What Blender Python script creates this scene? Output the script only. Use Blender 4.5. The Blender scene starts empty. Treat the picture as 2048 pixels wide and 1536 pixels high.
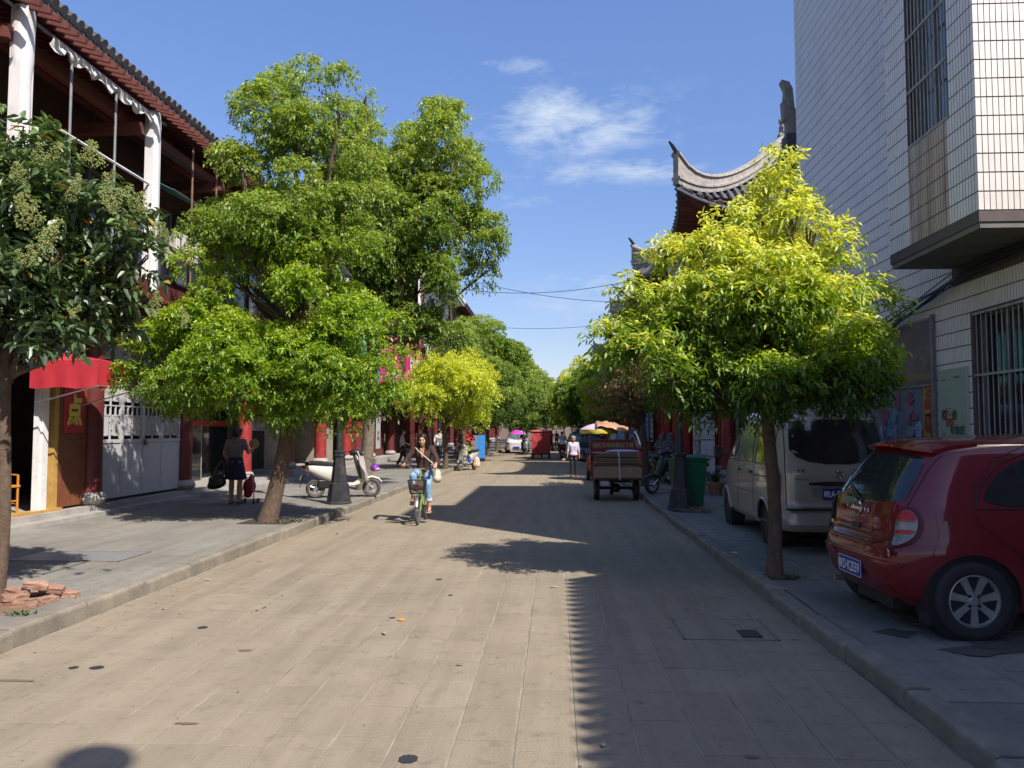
import bpy, bmesh, math, random
import numpy as np
from mathutils import Vector, Matrix, Euler
R = math.radians
C = bpy.context.scene.collection
scene = bpy.context.scene
rnd = random.Random(7)

# ---------------------------------------------------------------- camera, sky, sun, exposure
YAW = math.atan(86/1600); PIT = math.atan(92/1600)
cd = bpy.data.cameras.new('camera'); cam = bpy.data.objects.new('camera', cd); C.objects.link(cam)
cam.location = (0, 0, 1.67); cam.rotation_euler = (math.pi/2 + PIT, 0, YAW)
cd.sensor_width = 36; cd.lens = 36*1600/2048; cd.clip_start = .05; cd.clip_end = 3000
scene.camera = cam
SUN_EL = R(46.3); SUN_DX, SUN_DY = -1.0, 1.07           # where the light travels, seen from above
w = bpy.data.worlds.new('World'); scene.world = w; w.use_nodes = True
nt = w.node_tree; nt.nodes.clear()
N = nt.nodes.new; L = nt.links.new
out = N('ShaderNodeOutputWorld'); bg = N('ShaderNodeBackground'); sky = N('ShaderNodeTexSky')
sky.sky_type = 'NISHITA'; sky.sun_disc = False; sky.sun_elevation = SUN_EL
sky.sun_rotation = math.atan2(-SUN_DX, -SUN_DY)
sky.altitude = 0; sky.air_density = 1.0; sky.dust_density = .8; sky.ozone_density = 5.0
bg.inputs['Strength'].default_value = .082
tc = N('ShaderNodeTexCoord'); sep = N('ShaderNodeSeparateXYZ'); L(tc.outputs['Generated'], sep.inputs[0])
def wm(op, a, b=None, c=None):
    n = N('ShaderNodeMath'); n.operation = op
    for i, v in enumerate((a, b, c)):
        if v is None: continue
        if isinstance(v, (int, float)): n.inputs[i].default_value = v
        else: L(v, n.inputs[i])
    return n.outputs[0]
# azimuth / elevation in radians (azimuth 0 = along the street, + to the right)
az = wm('ARCTAN2', sep.outputs[0], sep.outputs[1]); el = wm('ARCSINE', sep.outputs[2])
comb = N('ShaderNodeCombineXYZ'); L(az, comb.inputs[0]); L(el, comb.inputs[1])
mp = N('ShaderNodeMapping'); mp.inputs['Scale'].default_value = (6, 17, 1); mp.inputs['Rotation'].default_value = (0, 0, R(-10)); L(comb.outputs[0], mp.inputs[0])
nz = N('ShaderNodeTexNoise'); nz.inputs['Scale'].default_value = 2.2; nz.inputs['Detail'].default_value = 9; nz.inputs['Roughness'].default_value = .68; nz.inputs['Distortion'].default_value = .2
L(mp.outputs[0], nz.inputs['Vector'])
tot = None
for (a0, e0, ra, re, amp) in ((.022, .372, .115, .042, .95), (.085, .315, .12, .016, .8), (-.045, .435, .06, .012, .5),
                              (.06, .165, .12, .035, .62), (-.03, .285, .06, .012, .5), (-.9, .35, .2, .05, .7), (.9, .5, .3, .08, .8), (2.4, .4, .5, .1, .8)):
    dx = wm('DIVIDE', wm('SUBTRACT', az, a0), ra); dy = wm('DIVIDE', wm('SUBTRACT', el, e0), re)
    r2 = wm('ADD', wm('MULTIPLY', dx, dx), wm('MULTIPLY', dy, dy))
    g = wm('MULTIPLY', wm('EXPONENT', wm('MULTIPLY', r2, -1.0)), amp)
    tot = g if tot is None else wm('MAXIMUM', tot, g)
cr = wm('SUBTRACT', wm('ADD', nz.outputs['Fac'], wm('MULTIPLY', tot, .30)), .56)
cm = N('ShaderNodeClamp'); L(wm('MULTIPLY', wm('MULTIPLY', cr, 2.9), wm('MINIMUM', wm('MULTIPLY', tot, 1.6), 1.0)), cm.inputs[0])
mx = N('ShaderNodeMix'); mx.data_type = 'RGBA'; L(cm.outputs[0], mx.inputs[0]); hsv = N('ShaderNodeHueSaturation'); hsv.inputs['Saturation'].default_value = 1.10; hsv.inputs['Value'].default_value = 1.20; L(sky.outputs[0], hsv.inputs['Color']); mr_ = N('ShaderNodeMapRange'); mr_.inputs[1].default_value = .12; mr_.inputs[2].default_value = .62; L(el, mr_.inputs[0])
grd = N('ShaderNodeMix'); grd.data_type = 'RGBA'; L(mr_.outputs[0], grd.inputs[0]); grd.inputs[6].default_value = (1.0, .80, .80, 1); grd.inputs[7].default_value = (1.40, 1.16, 1.22, 1)
mul = N('ShaderNodeMix'); mul.data_type = 'RGBA'; mul.blend_type = 'MULTIPLY'; mul.inputs[0].default_value = 1; L(hsv.outputs[0], mul.inputs[6]); L(grd.outputs[2], mul.inputs[7]); L(mul.outputs[2], mx.inputs[6]); mx.inputs[7].default_value = (4.1, 4.8, 5.9, 1)
L(mx.outputs[2], bg.inputs[0]); L(bg.outputs[0], out.inputs[0])
ld = bpy.data.lights.new('sun', 'SUN'); ld.energy = 3.95; ld.angle = R(.53); ld.color = (1, .925, .87)
sun = bpy.data.objects.new('sun', ld); C.objects.link(sun); sun.location = (20, -20, 30)
hl = math.hypot(SUN_DX, SUN_DY)
sun.rotation_euler = Vector((SUN_DX/hl*math.cos(SUN_EL), SUN_DY/hl*math.cos(SUN_EL), -math.sin(SUN_EL))).to_track_quat('-Z', 'Y').to_euler()
scene.view_settings.view_transform = 'Standard'; scene.view_settings.look = 'None'
scene.view_settings.exposure = 0.95; scene.view_settings.gamma = 1; scene.view_settings.use_curve_mapping = False

# ---------------------------------------------------------------- materials
def mat(name, c1, c2=None, rough=.7, scale=3., bump=0., bscale=40., metal=0., spec=.4, coat=0., vary=0., stain=None, sscale=1.2, samt=.5, coords='pos', detail=6, trans=0., street=None):
    """procedural surface: two-tone noise, optional stains, fine relief, per-object variation"""
    m = bpy.data.materials.new(name); m.use_nodes = True; t = m.node_tree; n = t.nodes; b = n['Principled BSDF']
    def add(k): return n.new(k)
    def lk(a, c): t.links.new(a, c)
    c2 = c2 or tuple(x*.82 for x in c1)
    if coords == 'pos': src = add('ShaderNodeNewGeometry').outputs['Position']
    else: src = add('ShaderNodeTexCoord').outputs['Object']
    no = add('ShaderNodeTexNoise'); no.inputs['Scale'].default_value = scale; no.inputs['Detail'].default_value = detail; no.inputs['Roughness'].default_value = .62
    lk(src, no.inputs['Vector'])
    ra = add('ShaderNodeValToRGB'); ra.color_ramp.elements[0].position = .32; ra.color_ramp.elements[1].position = .68
    ra.color_ramp.elements[0].color = (*c2, 1); ra.color_ramp.elements[1].color = (*c1, 1); lk(no.outputs['Fac'], ra.inputs[0]); col = ra.outputs[0]
    if stain:
        ns = add('ShaderNodeTexNoise'); ns.inputs['Scale'].default_value = sscale; ns.inputs['Detail'].default_value = 8; ns.inputs['Roughness'].default_value = .7; lk(src, ns.inputs['Vector'])
        rs = add('ShaderNodeValToRGB'); rs.color_ramp.elements[0].position = .5; rs.color_ramp.elements[1].position = .72
        rs.color_ramp.elements[0].color = (0, 0, 0, 1); rs.color_ramp.elements[1].color = (samt, samt, samt, 1); lk(ns.outputs['Fac'], rs.inputs[0])
        mm = add('ShaderNodeMix'); mm.data_type = 'RGBA'; lk(rs.outputs[0], mm.inputs[0]); lk(col, mm.inputs[6]); mm.inputs[7].default_value = (*stain, 1); col = mm.outputs[2]
    if street:
        for (sc_, nsc, lo, hi, c_, am) in (((3.2, .16, 1), 1.3, .42, .66, tuple(x*.85 for x in street), .60), ((1, 1, 1), 46, .60, .70, tuple(x*.45 for x in street), .55), ((1, 1, 1), 7, .54, .72, tuple(x*.66 for x in street), .65), ((1, 1, 1), .55, .40, .75, tuple(min(1, x*1.55) for x in street), .45)):
            mp2 = add('ShaderNodeMapping'); mp2.inputs['Scale'].default_value = sc_; lk(src, mp2.inputs[0]); n2 = add('ShaderNodeTexNoise'); n2.inputs['Scale'].default_value = nsc; n2.inputs['Detail'].default_value = 7; n2.inputs['Roughness'].default_value = .65; lk(mp2.outputs[0], n2.inputs['Vector'])
            r2_ = add('ShaderNodeMapRange'); r2_.inputs[1].default_value = lo; r2_.inputs[2].default_value = hi; r2_.inputs[4].default_value = am; lk(n2.outputs['Fac'], r2_.inputs[0])
            m2_ = add('ShaderNodeMix'); m2_.data_type = 'RGBA'; lk(r2_.outputs[0], m2_.inputs[0]); lk(col, m2_.inputs[6]); m2_.inputs[7].default_value = (*c_, 1); col = m2_.outputs[2]
    if vary:
        oi = add('ShaderNodeObjectInfo'); mr = add('ShaderNodeMapRange'); mr.inputs[3].default_value = 1-vary; mr.inputs[4].default_value = 1+vary; lk(oi.outputs['Random'], mr.inputs[0])
        hs = add('ShaderNodeHueSaturation'); lk(mr.outputs[0], hs.inputs['Value']); lk(col, hs.inputs['Color']); col = hs.outputs[0]
    lk(col, b.inputs['Base Color'])
    b.inputs['Roughness'].default_value = rough; b.inputs['Metallic'].default_value = metal
    b.inputs['Specular IOR Level'].default_value = spec; b.inputs['Coat Weight'].default_value = coat; b.inputs['Coat Roughness'].default_value = .06
    if trans: b.inputs['Transmission Weight'].default_value = trans
    if bump:
        nb = add('ShaderNodeTexNoise'); nb.inputs['Scale'].default_value = bscale; nb.inputs['Detail'].default_value = 5; lk(src, nb.inputs['Vector'])
        bu = add('ShaderNodeBump'); bu.inputs['Strength'].default_value = bump; bu.inputs['Distance'].default_value = .01; lk(nb.outputs['Fac'], bu.inputs['Height']); lk(bu.outputs[0], b.inputs['Normal'])
    return m
def leaf_mat(name, trans=.48, gloss=.035):
    m = bpy.data.materials.new(name); m.use_nodes = True; t = m.node_tree; n = t.nodes; n.clear()
    o = n.new('ShaderNodeOutputMaterial'); at = n.new('ShaderNodeAttribute'); at.attribute_name = 'tint'
    d = n.new('ShaderNodeBsdfDiffuse'); tr = n.new('ShaderNodeBsdfTranslucent'); g = n.new('ShaderNodeBsdfGlossy'); g.inputs['Roughness'].default_value = .48; g.inputs['Color'].default_value = (.9, .95, .9, 1)
    hs = n.new('ShaderNodeHueSaturation'); hs.inputs['Hue'].default_value = .485; hs.inputs['Saturation'].default_value = 1.15; hs.inputs['Value'].default_value = 1.5
    t.links.new(at.outputs['Color'], d.inputs[0]); t.links.new(at.outputs['Color'], hs.inputs['Color']); t.links.new(hs.outputs[0], tr.inputs[0])
    a = n.new('ShaderNodeMixShader'); a.inputs[0].default_value = trans; t.links.new(d.outputs[0], a.inputs[1]); t.links.new(tr.outputs[0], a.inputs[2])
    b = n.new('ShaderNodeMixShader'); b.inputs[0].default_value = gloss; t.links.new(a.outputs[0], b.inputs[1]); t.links.new(g.outputs[0], b.inputs[2])
    t.links.new(b.outputs[0], o.inputs[0]); return m
M = {}
M['leaf'] = leaf_mat('leaf'); M['gloss_leaf'] = leaf_mat('gloss_leaf', .22, .07)
M['ground'] = mat('ground', (.2, .18, .15), (.14, .13, .11), .95)
M['road_bed'] = mat('road_mortar', (.34, .295, .215), (.17, .145, .10), .95, 2.6, .3, 60)
M['slab'] = mat('road_slab', (.280, .238, .165), (.235, .20, .14), .92, 1.6, .6, 60, vary=.045, stain=(.20, .165, .11), sscale=1.1, samt=.5, spec=.2, street=(.20, .165, .112))
M['walk'] = mat('walk_slab', (.24, .225, .175), (.175, .165, .135), .85, 2.0, .3, 80, vary=.10, stain=(.13, .12, .105), sscale=1.4, samt=.6, spec=.3, street=(.14, .13, .11))
M['walk_left'] = mat('walk_slab_left', (.245, .235, .195), (.19, .182, .155), .85, 1.2, .3, 80, vary=.05, stain=(.15, .14, .12), sscale=.9, samt=.5, spec=.3, street=(.16, .15, .125))
M['walk_bed'] = mat('walk_joint', (.10, .095, .085), (.07, .066, .06), .95, 6)
M['kerb'] = mat('kerb_stone', (.255, .225, .165), (.175, .155, .12), .85, 5, .5, 60, vary=.09, stain=(.11, .10, .085), sscale=3, samt=.6)
M['concrete'] = mat('concrete', (.33, .31, .28), (.25, .235, .21), .9, 3, .3, 50, stain=(.15, .14, .12), sscale=2)
M['step'] = mat('step_stone', (.36, .34, .30), (.27, .255, .225), .85, 4, .3, 60, stain=(.15, .14, .12), sscale=2.5, vary=.05)
M['tile'] = mat('wall_tile', (.78, .74, .66), (.70, .665, .60), .32, 5, 0, 40, spec=.5, vary=.03, stain=(.52, .47, .40), sscale=.9, samt=.45)
M['grout'] = mat('wall_grout', (.13, .105, .095), (.09, .075, .068), .9, 9)
M['grey'] = mat('concrete_dark', (.20, .19, .17), (.13, .125, .11), .9, 3, .3, 40)
M['rooftile'] = mat('roof_tile', (.105, .108, .115), (.055, .058, .064), .75, 9, .4, 90, vary=.15)
M['ridge'] = mat('ridge_plaster', (.34, .32, .275), (.22, .205, .175), .9, 5, .4, 50, stain=(.10, .09, .08), sscale=4, samt=.7)
M['redwood'] = mat('red_wood', (.17, .055, .037), (.10, .034, .026), .6, 6, .2, 60, stain=(.16, .06, .045), sscale=5)
M['darkred'] = mat('dark_red_wood', (.13, .028, .022), (.085, .02, .016), .5, 6, .2, 60)
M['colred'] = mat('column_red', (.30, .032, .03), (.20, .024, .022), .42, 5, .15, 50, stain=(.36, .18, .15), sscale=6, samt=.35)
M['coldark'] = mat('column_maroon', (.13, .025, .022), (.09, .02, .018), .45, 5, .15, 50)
M['brownwall'] = mat('brown_plaster', (.12, .07, .05), (.08, .05, .038), .85, 3)
M['khaki'] = mat('khaki_plaster', (.30, .265, .20), (.22, .195, .15), .9, 3, .2, 40, stain=(.13, .11, .09), sscale=2)
M['white'] = mat('white_paint', (.74, .73, .70), (.62, .61, .58), .55, 4, stain=(.38, .34, .28), sscale=5, samt=.5)
M['cloth_white'] = mat('white_cloth', (.70, .69, .66), (.60, .59, .56), .8, 3, .2, 30, stain=(.34, .32, .29), sscale=3, samt=.5)
M['doorwhite'] = mat('grey_white_metal', (.50, .505, .50), (.42, .425, .42), .5, 4, stain=(.28, .22, .17), sscale=4, samt=.45)
M['wood'] = mat('brown_door', (.21, .075, .035), (.14, .05, .025), .45, 8, .15, 50)
M['yellowwood'] = mat('ochre_frame', (.50, .31, .09), (.38, .22, .06), .55, 8, stain=(.25, .15, .06), sscale=6)
M['dark'] = mat('interior_shade', (.025, .024, .022), (.015, .014, .013), .8)  # near-black colour standing in for the shade inside openings
M['glass'] = mat('dark_glass', (.03, .035, .035), (.018, .02, .02), .05, spec=.8)
M['glass_blue'] = mat('bluish_glass', (.11, .15, .165), (.07, .10, .11), .08, spec=.8)
M['bark'] = mat('bark', (.125, .085, .055), (.065, .045, .03), .95, 14, .9, 45)
M['bark_pale'] = mat('bark_pale', (.19, .16, .115), (.11, .09, .065), .95, 14, .8, 45)
M['black'] = mat('black_plastic', (.022, .022, .023), (.015, .015, .016), .4, 20)
M['iron'] = mat('black_iron', (.035, .037, .04), (.022, .023, .025), .38, 9, .2, 30, stain=(.11, .09, .075), sscale=6, samt=.5)
M['rubber'] = mat('rubber', (.03, .029, .028), (.02, .02, .019), .85, 20)
M['tyre_dusty'] = mat('dusty_tyre', (.10, .088, .072), (.05, .045, .038), .9, 20)
M['steel'] = mat('steel', (.5, .5, .5), (.38, .38, .38), .35, 15, metal=.85)
M['alu'] = mat('alloy', (.42, .42, .41), (.33, .33, .32), .38, 15, metal=.6)
M['chrome'] = mat('chrome', (.75, .75, .75), (.6, .6, .6), .12, metal=1)
M['pipe'] = mat('grey_pipe', (.24, .25, .25), (.15, .155, .155), .6, 8)
M['rustpipe'] = mat('rusty_pipe', (.22, .12, .07), (.12, .075, .05), .8, 9)
M['barpaint'] = mat('window_bar', (.42, .42, .39), (.26, .25, .22), .6, 9, stain=(.25, .13, .07), sscale=5, samt=.6)
M['red_paint'] = mat('red_car_paint', (.15, .004, .008), (.13, .004, .007), .55, 2, coat=.9, spec=.25, stain=(.13, .02, .018), sscale=5, samt=.25)
M['van_paint'] = mat('champagne_paint', (.40, .375, .31), (.36, .335, .28), .36, 3, metal=.2, coat=.8, stain=(.22, .2, .165), sscale=2, samt=.35)
M['lamp_red'] = mat('red_lens', (.42, .008, .008), (.34, .006, .006), .25, 30, spec=.4, coat=.2)
M['lamp_clear'] = mat('clear_lens', (.26, .25, .235), (.12, .115, .105), .2, 25, spec=.5, coat=.4)
M['orange_lens'] = mat('orange_lens', (.7, .22, .02), (.6, .18, .02), .15)
M['plate_blue'] = mat('plate_blue', (.008, .035, .24), (.006, .03, .2), .4)
M['ink_white'] = mat('white_lettering', (.8, .8, .78), (.74, .74, .72), .5)
M['skin'] = mat('skin', (.50, .27, .17), (.46, .24, .15), .5, 8, spec=.35)
M['skin_dark'] = mat('tanned_skin', (.36, .18, .11), (.31, .155, .095), .5, 8)
M['hair'] = mat('black_hair', (.015, .012, .01), (.008, .007, .006), .42, 50)
M['hair_grey'] = mat('grey_hair', (.33, .32, .31), (.2, .19, .18), .6, 60)
def flat(name, c, rough=.6, **k):
    if name not in M: M[name] = mat(name, c, tuple(x*.88 for x in c), rough, **k)
    return M[name]

# ---------------------------------------------------------------- mesh helpers
class MB:
    def __init__(s): s.v = []; s.f = []; s.mi = []
    def add(s, vs, fs, mi=0):
        o = len(s.v); s.v += [tuple(p) for p in vs]; s.f += [tuple(i+o for i in f) for f in fs]; s.mi += [mi]*len(fs); return s
    def box(s, c, d, rz=0, rx=0, ry=0, mi=0):
        h = [x/2 for x in d]; vs = [Vector((sx*h[0], sy*h[1], sz*h[2])) for sz in (-1, 1) for sy in (-1, 1) for sx in (-1, 1)]
        if rz or rx or ry:
            m = Euler((rx, ry, rz)).to_matrix(); vs = [m @ v for v in vs]
        return s.add([(v[0]+c[0], v[1]+c[1], v[2]+c[2]) for v in vs], [(0, 2, 3, 1), (4, 5, 7, 6), (0, 1, 5, 4), (2, 6, 7, 3), (0, 4, 6, 2), (1, 3, 7, 5)], mi)
    def bb(s, x0, x1, y0, y1, z0, z1, mi=0): return s.box(((x0+x1)/2, (y0+y1)/2, (z0+z1)/2), (abs(x1-x0), abs(y1-y0), abs(z1-z0)), mi=mi)
    def tube(s, pts, r, n=8, caps=True, mi=0):
        pts = [Vector(p) for p in pts]; k = len(pts); rs = r if isinstance(r, (list, tuple)) else [r]*k
        prev = None; rings = []
        for i, p in enumerate(pts):
            d = (pts[min(i+1, k-1)]-pts[max(i-1, 0)]).normalized()
            if prev is None:
                a = d.cross(Vector((0, 0, 1)));  a = a if a.length > .05 else d.cross(Vector((1, 0, 0)))
            else: a = prev - d*prev.dot(d)
            a.normalize(); prev = a; b = d.cross(a)
            rings.append([p+(a*math.cos(t)+b*math.sin(t))*rs[i] for t in [2*math.pi*j/n for j in range(n)]])
        vs = [v for ring in rings for v in ring]
        fs = [(i*n+j, i*n+(j+1) % n, (i+1)*n+(j+1) % n, (i+1)*n+j) for i in range(k-1) for j in range(n)]
        if caps: fs += [tuple(range(n-1, -1, -1)), tuple((k-1)*n+j for j in range(n))]
        return s.add(vs, fs, mi)
    def lathe(s, prof, c=(0, 0, 0), n=16, axis='z', mi=0):
        vs = []
        for (r, z) in prof:
            for j in range(n):
                a = 2*math.pi*j/n; x, y = r*math.cos(a), r*math.sin(a)
                p = (x, y, z) if axis == 'z' else ((z, x, y) if axis == 'x' else (x, z, y))
                vs.append((p[0]+c[0], p[1]+c[1], p[2]+c[2]))
        k = len(prof); fs = [(i*n+j, i*n+(j+1) % n, (i+1)*n+(j+1) % n, (i+1)*n+j) for i in range(k-1) for j in range(n)]
        fs += [tuple(range(n-1, -1, -1)), tuple((k-1)*n+j for j in range(n))]
        return s.add(vs, fs, mi)
    def ball(s, c, r, n=10, m=7, mi=0):
        r = (r, r, r) if isinstance(r, (int, float)) else r; vs = [(c[0], c[1], c[2]-r[2])]
        for i in range(1, m):
            a = -math.pi/2+math.pi*i/m
            for j in range(n):
                b = 2*math.pi*j/n; vs.append((c[0]+r[0]*math.cos(a)*math.cos(b), c[1]+r[1]*math.cos(a)*math.sin(b), c[2]+r[2]*math.sin(a)))
        vs.append((c[0], c[1], c[2]+r[2])); t = len(vs)-1
        fs = [(0, 1+(j+1) % n, 1+j) for j in range(n)]
        fs += [(1+i*n+j, 1+i*n+(j+1) % n, 1+(i+1)*n+(j+1) % n, 1+(i+1)*n+j) for i in range(m-2) for j in range(n)]
        fs += [(1+(m-2)*n+j, 1+(m-2)*n+(j+1) % n, t) for j in range(n)]
        return s.add(vs, fs, mi)
    def prism(s, poly, a0, a1, axis='y', mi=0):
        def P(p, a): return (p[0], a, p[1]) if axis == 'y' else ((a, p[0], p[1]) if axis == 'x' else (p[0], p[1], a))
        n = len(poly); vs = [P(p, a0) for p in poly]+[P(p, a1) for p in poly]
        return s.add(vs, [tuple(range(n)), tuple(range(2*n-1, n-1, -1))]+[(i, (i+1) % n, n+(i+1) % n, n+i) for i in range(n)], mi)
    def grid(s, rows, closed=False, mi=0):
        k = len(rows); n = len(rows[0]); vs = [p for r_ in rows for p in r_]
        m = n if closed else n-1
        return s.add(vs, [(i*n+j, i*n+(j+1) % n, (i+1)*n+(j+1) % n, (i+1)*n+j) for i in range(k-1) for j in range(m)], mi)
    def xf(s, mtx): s.v = [tuple(mtx @ Vector(p)) for p in s.v]; return s
    def mesh(s, name, mats, smooth=False):
        me = bpy.data.meshes.new(name); me.from_pydata(s.v, [], s.f)
        mats = mats if isinstance(mats, (list, tuple)) else [mats]
        for m in mats: me.materials.append(m)
        if len(mats) > 1: me.polygons.foreach_set('material_index', s.mi)
        bm = bmesh.new(); bm.from_mesh(me); bmesh.ops.recalc_face_normals(bm, faces=bm.faces); bm.to_mesh(me); bm.free()
        if smooth:
            me.polygons.foreach_set('use_smooth', [True]*len(me.polygons))
            try: me.set_sharp_from_angle(angle=R(38))
            except Exception: pass
        me.update(); return me
def mk(name, me, parent=None, loc=None):
    o = bpy.data.objects.new(name, me); C.objects.link(o)
    if parent is not None: o.parent = parent
    if loc is not None: o.location = loc
    return o
def obj(name, mb, m, parent=None, smooth=False, bev=0, kind=None, loc=None, label=None):
    me = mb.mesh(name, m, smooth); o = mk(name, me, parent, loc)
    if bev:
        b = o.modifiers.new('bevel', 'BEVEL'); b.width = bev; b.segments = 2; b.limit_method = 'ANGLE'; b.angle_limit = R(40)
    if kind: o['kind'] = kind
    if label: o['label'] = label
    return o
def thing(name, label, cat, loc=(0, 0, 0), rz=0, group=None):
    o = bpy.data.objects.new(name, None); C.objects.link(o); o.location = loc; o.rotation_euler = (0, 0, rz)
    o.empty_display_size = .3; o['label'] = label; o['category'] = cat
    if group: o['group'] = group
    return o
def tag(o, label, cat, group=None):
    o['label'] = label; o['category'] = cat
    if group: o['group'] = group
    return o
def struct(o): o['kind'] = 'structure'; return o
def dup(root, loc, rz=None, label=None, group=None, scale=None):
    r_ = root.copy(); C.objects.link(r_); r_.location = loc
    if rz is not None: r_.rotation_euler = (0, 0, rz)
    if label: r_['label'] = label
    if group: r_['group'] = group
    if scale: r_.scale = scale
    for ch in list(root.children):
        c = ch.copy(); C.objects.link(c); c.parent = r_
        for g in list(ch.children):
            d = g.copy(); C.objects.link(d); d.parent = c
    return r_
FONT = None
def text_mb(txt, h=None, w=None, ext=.004, bold=0.0):
    """letters as flat solids in the XZ plane (x to the right, z up, facing -y), centred; returns MB"""
    cu = bpy.data.curves.new('t', 'FONT'); cu.body = txt; cu.size = 1; cu.extrude = 0; cu.offset = bold; cu.resolution_u = 2
    cu.align_x = 'LEFT'
    o = bpy.data.objects.new('t', cu); C.objects.link(o); dg = bpy.context.evaluated_depsgraph_get(); me = bpy.data.meshes.new_from_object(o.evaluated_get(dg))
    bpy.data.objects.remove(o); bpy.data.curves.remove(cu)
    mb = MB(); co = np.zeros(len(me.vertices)*3); me.vertices.foreach_get('co', co); co = co.reshape(-1, 3)
    if len(co) == 0: return mb
    mn = co.min(0); mxx = co.max(0); size = mxx-mn; cen = (mn+mxx)/2
    sx = sz = 1
    if h: sz = h/size[1]; sx = sz
    if w: sx = w/size[0]
    if w and not h: sz = sx
    pts = [((p[0]-cen[0])*sx, 0, (p[1]-cen[1])*sz) for p in co]
    fs = [tuple(p.vertices) for p in me.polygons]
    mb.add([(p[0], -ext, p[2]) for p in pts], fs)
    bpy.data.meshes.remove(me); return mb
def text(txt, m, parent, loc, rz=0, rx=0, h=None, w=None, ext=.003, bold=0.01, name='lettering'):
    mb = text_mb(txt, h, w, ext, bold)
    me = bpy.data.meshes.new(name); me.from_pydata(mb.v, [], mb.f); me.materials.append(m)
    o = mk(name, me, parent, loc); o.rotation_euler = (rx, 0, rz); return o
def lerp(a, b, t): return a+(b-a)*t
def interp(tab, x):
    """piecewise cosine-free linear interpolation through (x, y) pairs"""
    if x <= tab[0][0]: return tab[0][1]
    for (x0, y0), (x1, y1) in zip(tab, tab[1:]):
        if x <= x1: return y0+(y1-y0)*(x-x0)/(x1-x0)
    return tab[-1][1]
def smooth_tab(tab, n=60, it=3):
    xs = [lerp(tab[0][0], tab[-1][0], i/n) for i in range(n+1)]; ys = [interp(tab, x) for x in xs]
    for _ in range(it): ys = [ys[0]]+[(ys[i-1]+2*ys[i]+ys[i+1])/4 for i in range(1, n)]+[ys[-1]]
    return list(zip(xs, ys))
# ---------------------------------------------------------------- ground, road, pavements
KL, KR = -4.15, 2.08            # kerb faces
ZL, ZR = .13, .11               # pavement heights
Y0, Y1 = -8, 190
g = obj('ground', MB().add([(-400, -300, -.06), (400, -300, -.06), (400, 700, -.06), (-400, 700, -.06)], [(0, 1, 2, 3)]), M['ground']); struct(g)
road = struct(obj('road', MB().bb(KL, KR, Y0, Y1, -.05, -.004), M['road_bed']))
def slab_mesh(w_, l_, th, name, m, b=.0025):
    h = th; x, y = w_/2, l_/2
    vs = [(-x, -y, -h), (x, -y, -h), (x, y, -h), (-x, y, -h), (-x, -y, -b*.6), (x, -y, -b*.6), (x, y, -b*.6), (-x, y, -b*.6), (-x+b, -y+b, 0), (x-b, -y+b, 0), (x-b, y-b, 0), (-x+b, y-b, 0)]
    fs = [(8, 9, 10, 11)]+[(i, (i+1) % 4, 4+(i+1) % 4, 4+i) for i in range(4)]+[(4+i, 4+(i+1) % 4, 8+(i+1) % 4, 8+i) for i in range(4)]
    me = bpy.data.meshes.new(name); me.from_pydata(vs, [], fs); me.materials.append(m); return me, vs, fs
def pave(parent, x0, x1, y0, y1, w_, l_, gapx, gapy, z, m, near_y, offs, name='slab', jit=.0015, limit=300):
    """slabs: the nearest ones single objects sharing a mesh, the rest one part"""
    nx = int(round((x1-x0)/w_)); w_ = (x1-x0)/nx
    me, vs, fs = slab_mesh(w_-gapx, l_-gapy, .03, name, m)
    rows = []
    for i in range(nx):
        k0 = int((y0)/l_)-1; k1 = int(y1/l_)+1
        for k in range(k0, k1):
            y = k*l_+offs(i)*l_
            if y < y0 or y > y1: continue
            rows.append((x0+(i+.5)*w_, y, math.hypot(x0+(i+.5)*w_, y)))
    near = sorted([r for r in rows if r[1] > near_y], key=lambda r: r[2])[:limit]; ns = set(near)
    for r in near:
        o = mk(name, me, parent, (r[0], r[1], z+rnd.uniform(-jit, jit))); o.rotation_euler = (rnd.uniform(-.002, .002), rnd.uniform(-.003, .003), rnd.uniform(-.002, .002))
    mb = MB()
    for r in rows:
        if r in ns: continue
        dz = rnd.uniform(-jit, jit)
        if r[1] < 45: mb.add([(v[0]+r[0], v[1]+r[1], v[2]+z+dz) for v in vs], fs)
        else: mb.add([(vs[i][0]+r[0], vs[i][1]+r[1], z+dz) for i in (4, 5, 6, 7)], [(0, 1, 2, 3)])
    me2 = bpy.data.meshes.new(name+'_field'); me2.from_pydata(mb.v, [], mb.f); me2.materials.append(m)
    o = mk(name+'_field', me2, parent); o['kind'] = 'stuff'
colo = [rnd.choice((0, 0, .5, .3)) for _ in range(5)]
pave(road, KL+.02, KR-.02, -6, 120, .325, .5, .013, .006, 0, M['slab'], 3.2, lambda i: colo[i//4 % 5]+(.04 if i % 3 == 0 else 0), 'paving_slab')
for side, xa, xb, z, wl, ll in ((-1, -8.9, KL-.16, ZL, .6, .9), (1, KR+.16, 9.5, ZR, .62, .42)):
    name = 'left_pavement' if side < 0 else 'right_pavement'
    p = struct(obj(name, MB().bb(xa, xb, Y0, Y1, -.05, z-.010), M['walk_bed']))
    pave(p, xa, xb, -2, 90, wl, ll, .010 if side > 0 else .005, .010 if side > 0 else .005, z, M['walk'] if side > 0 else M['walk_left'], 3.2, (lambda i: .5*(i % 2)) if side > 0 else (lambda i: .37*(i % 3)), 'paving_slab', .0035 if side > 0 else .0015, 200)
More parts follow.
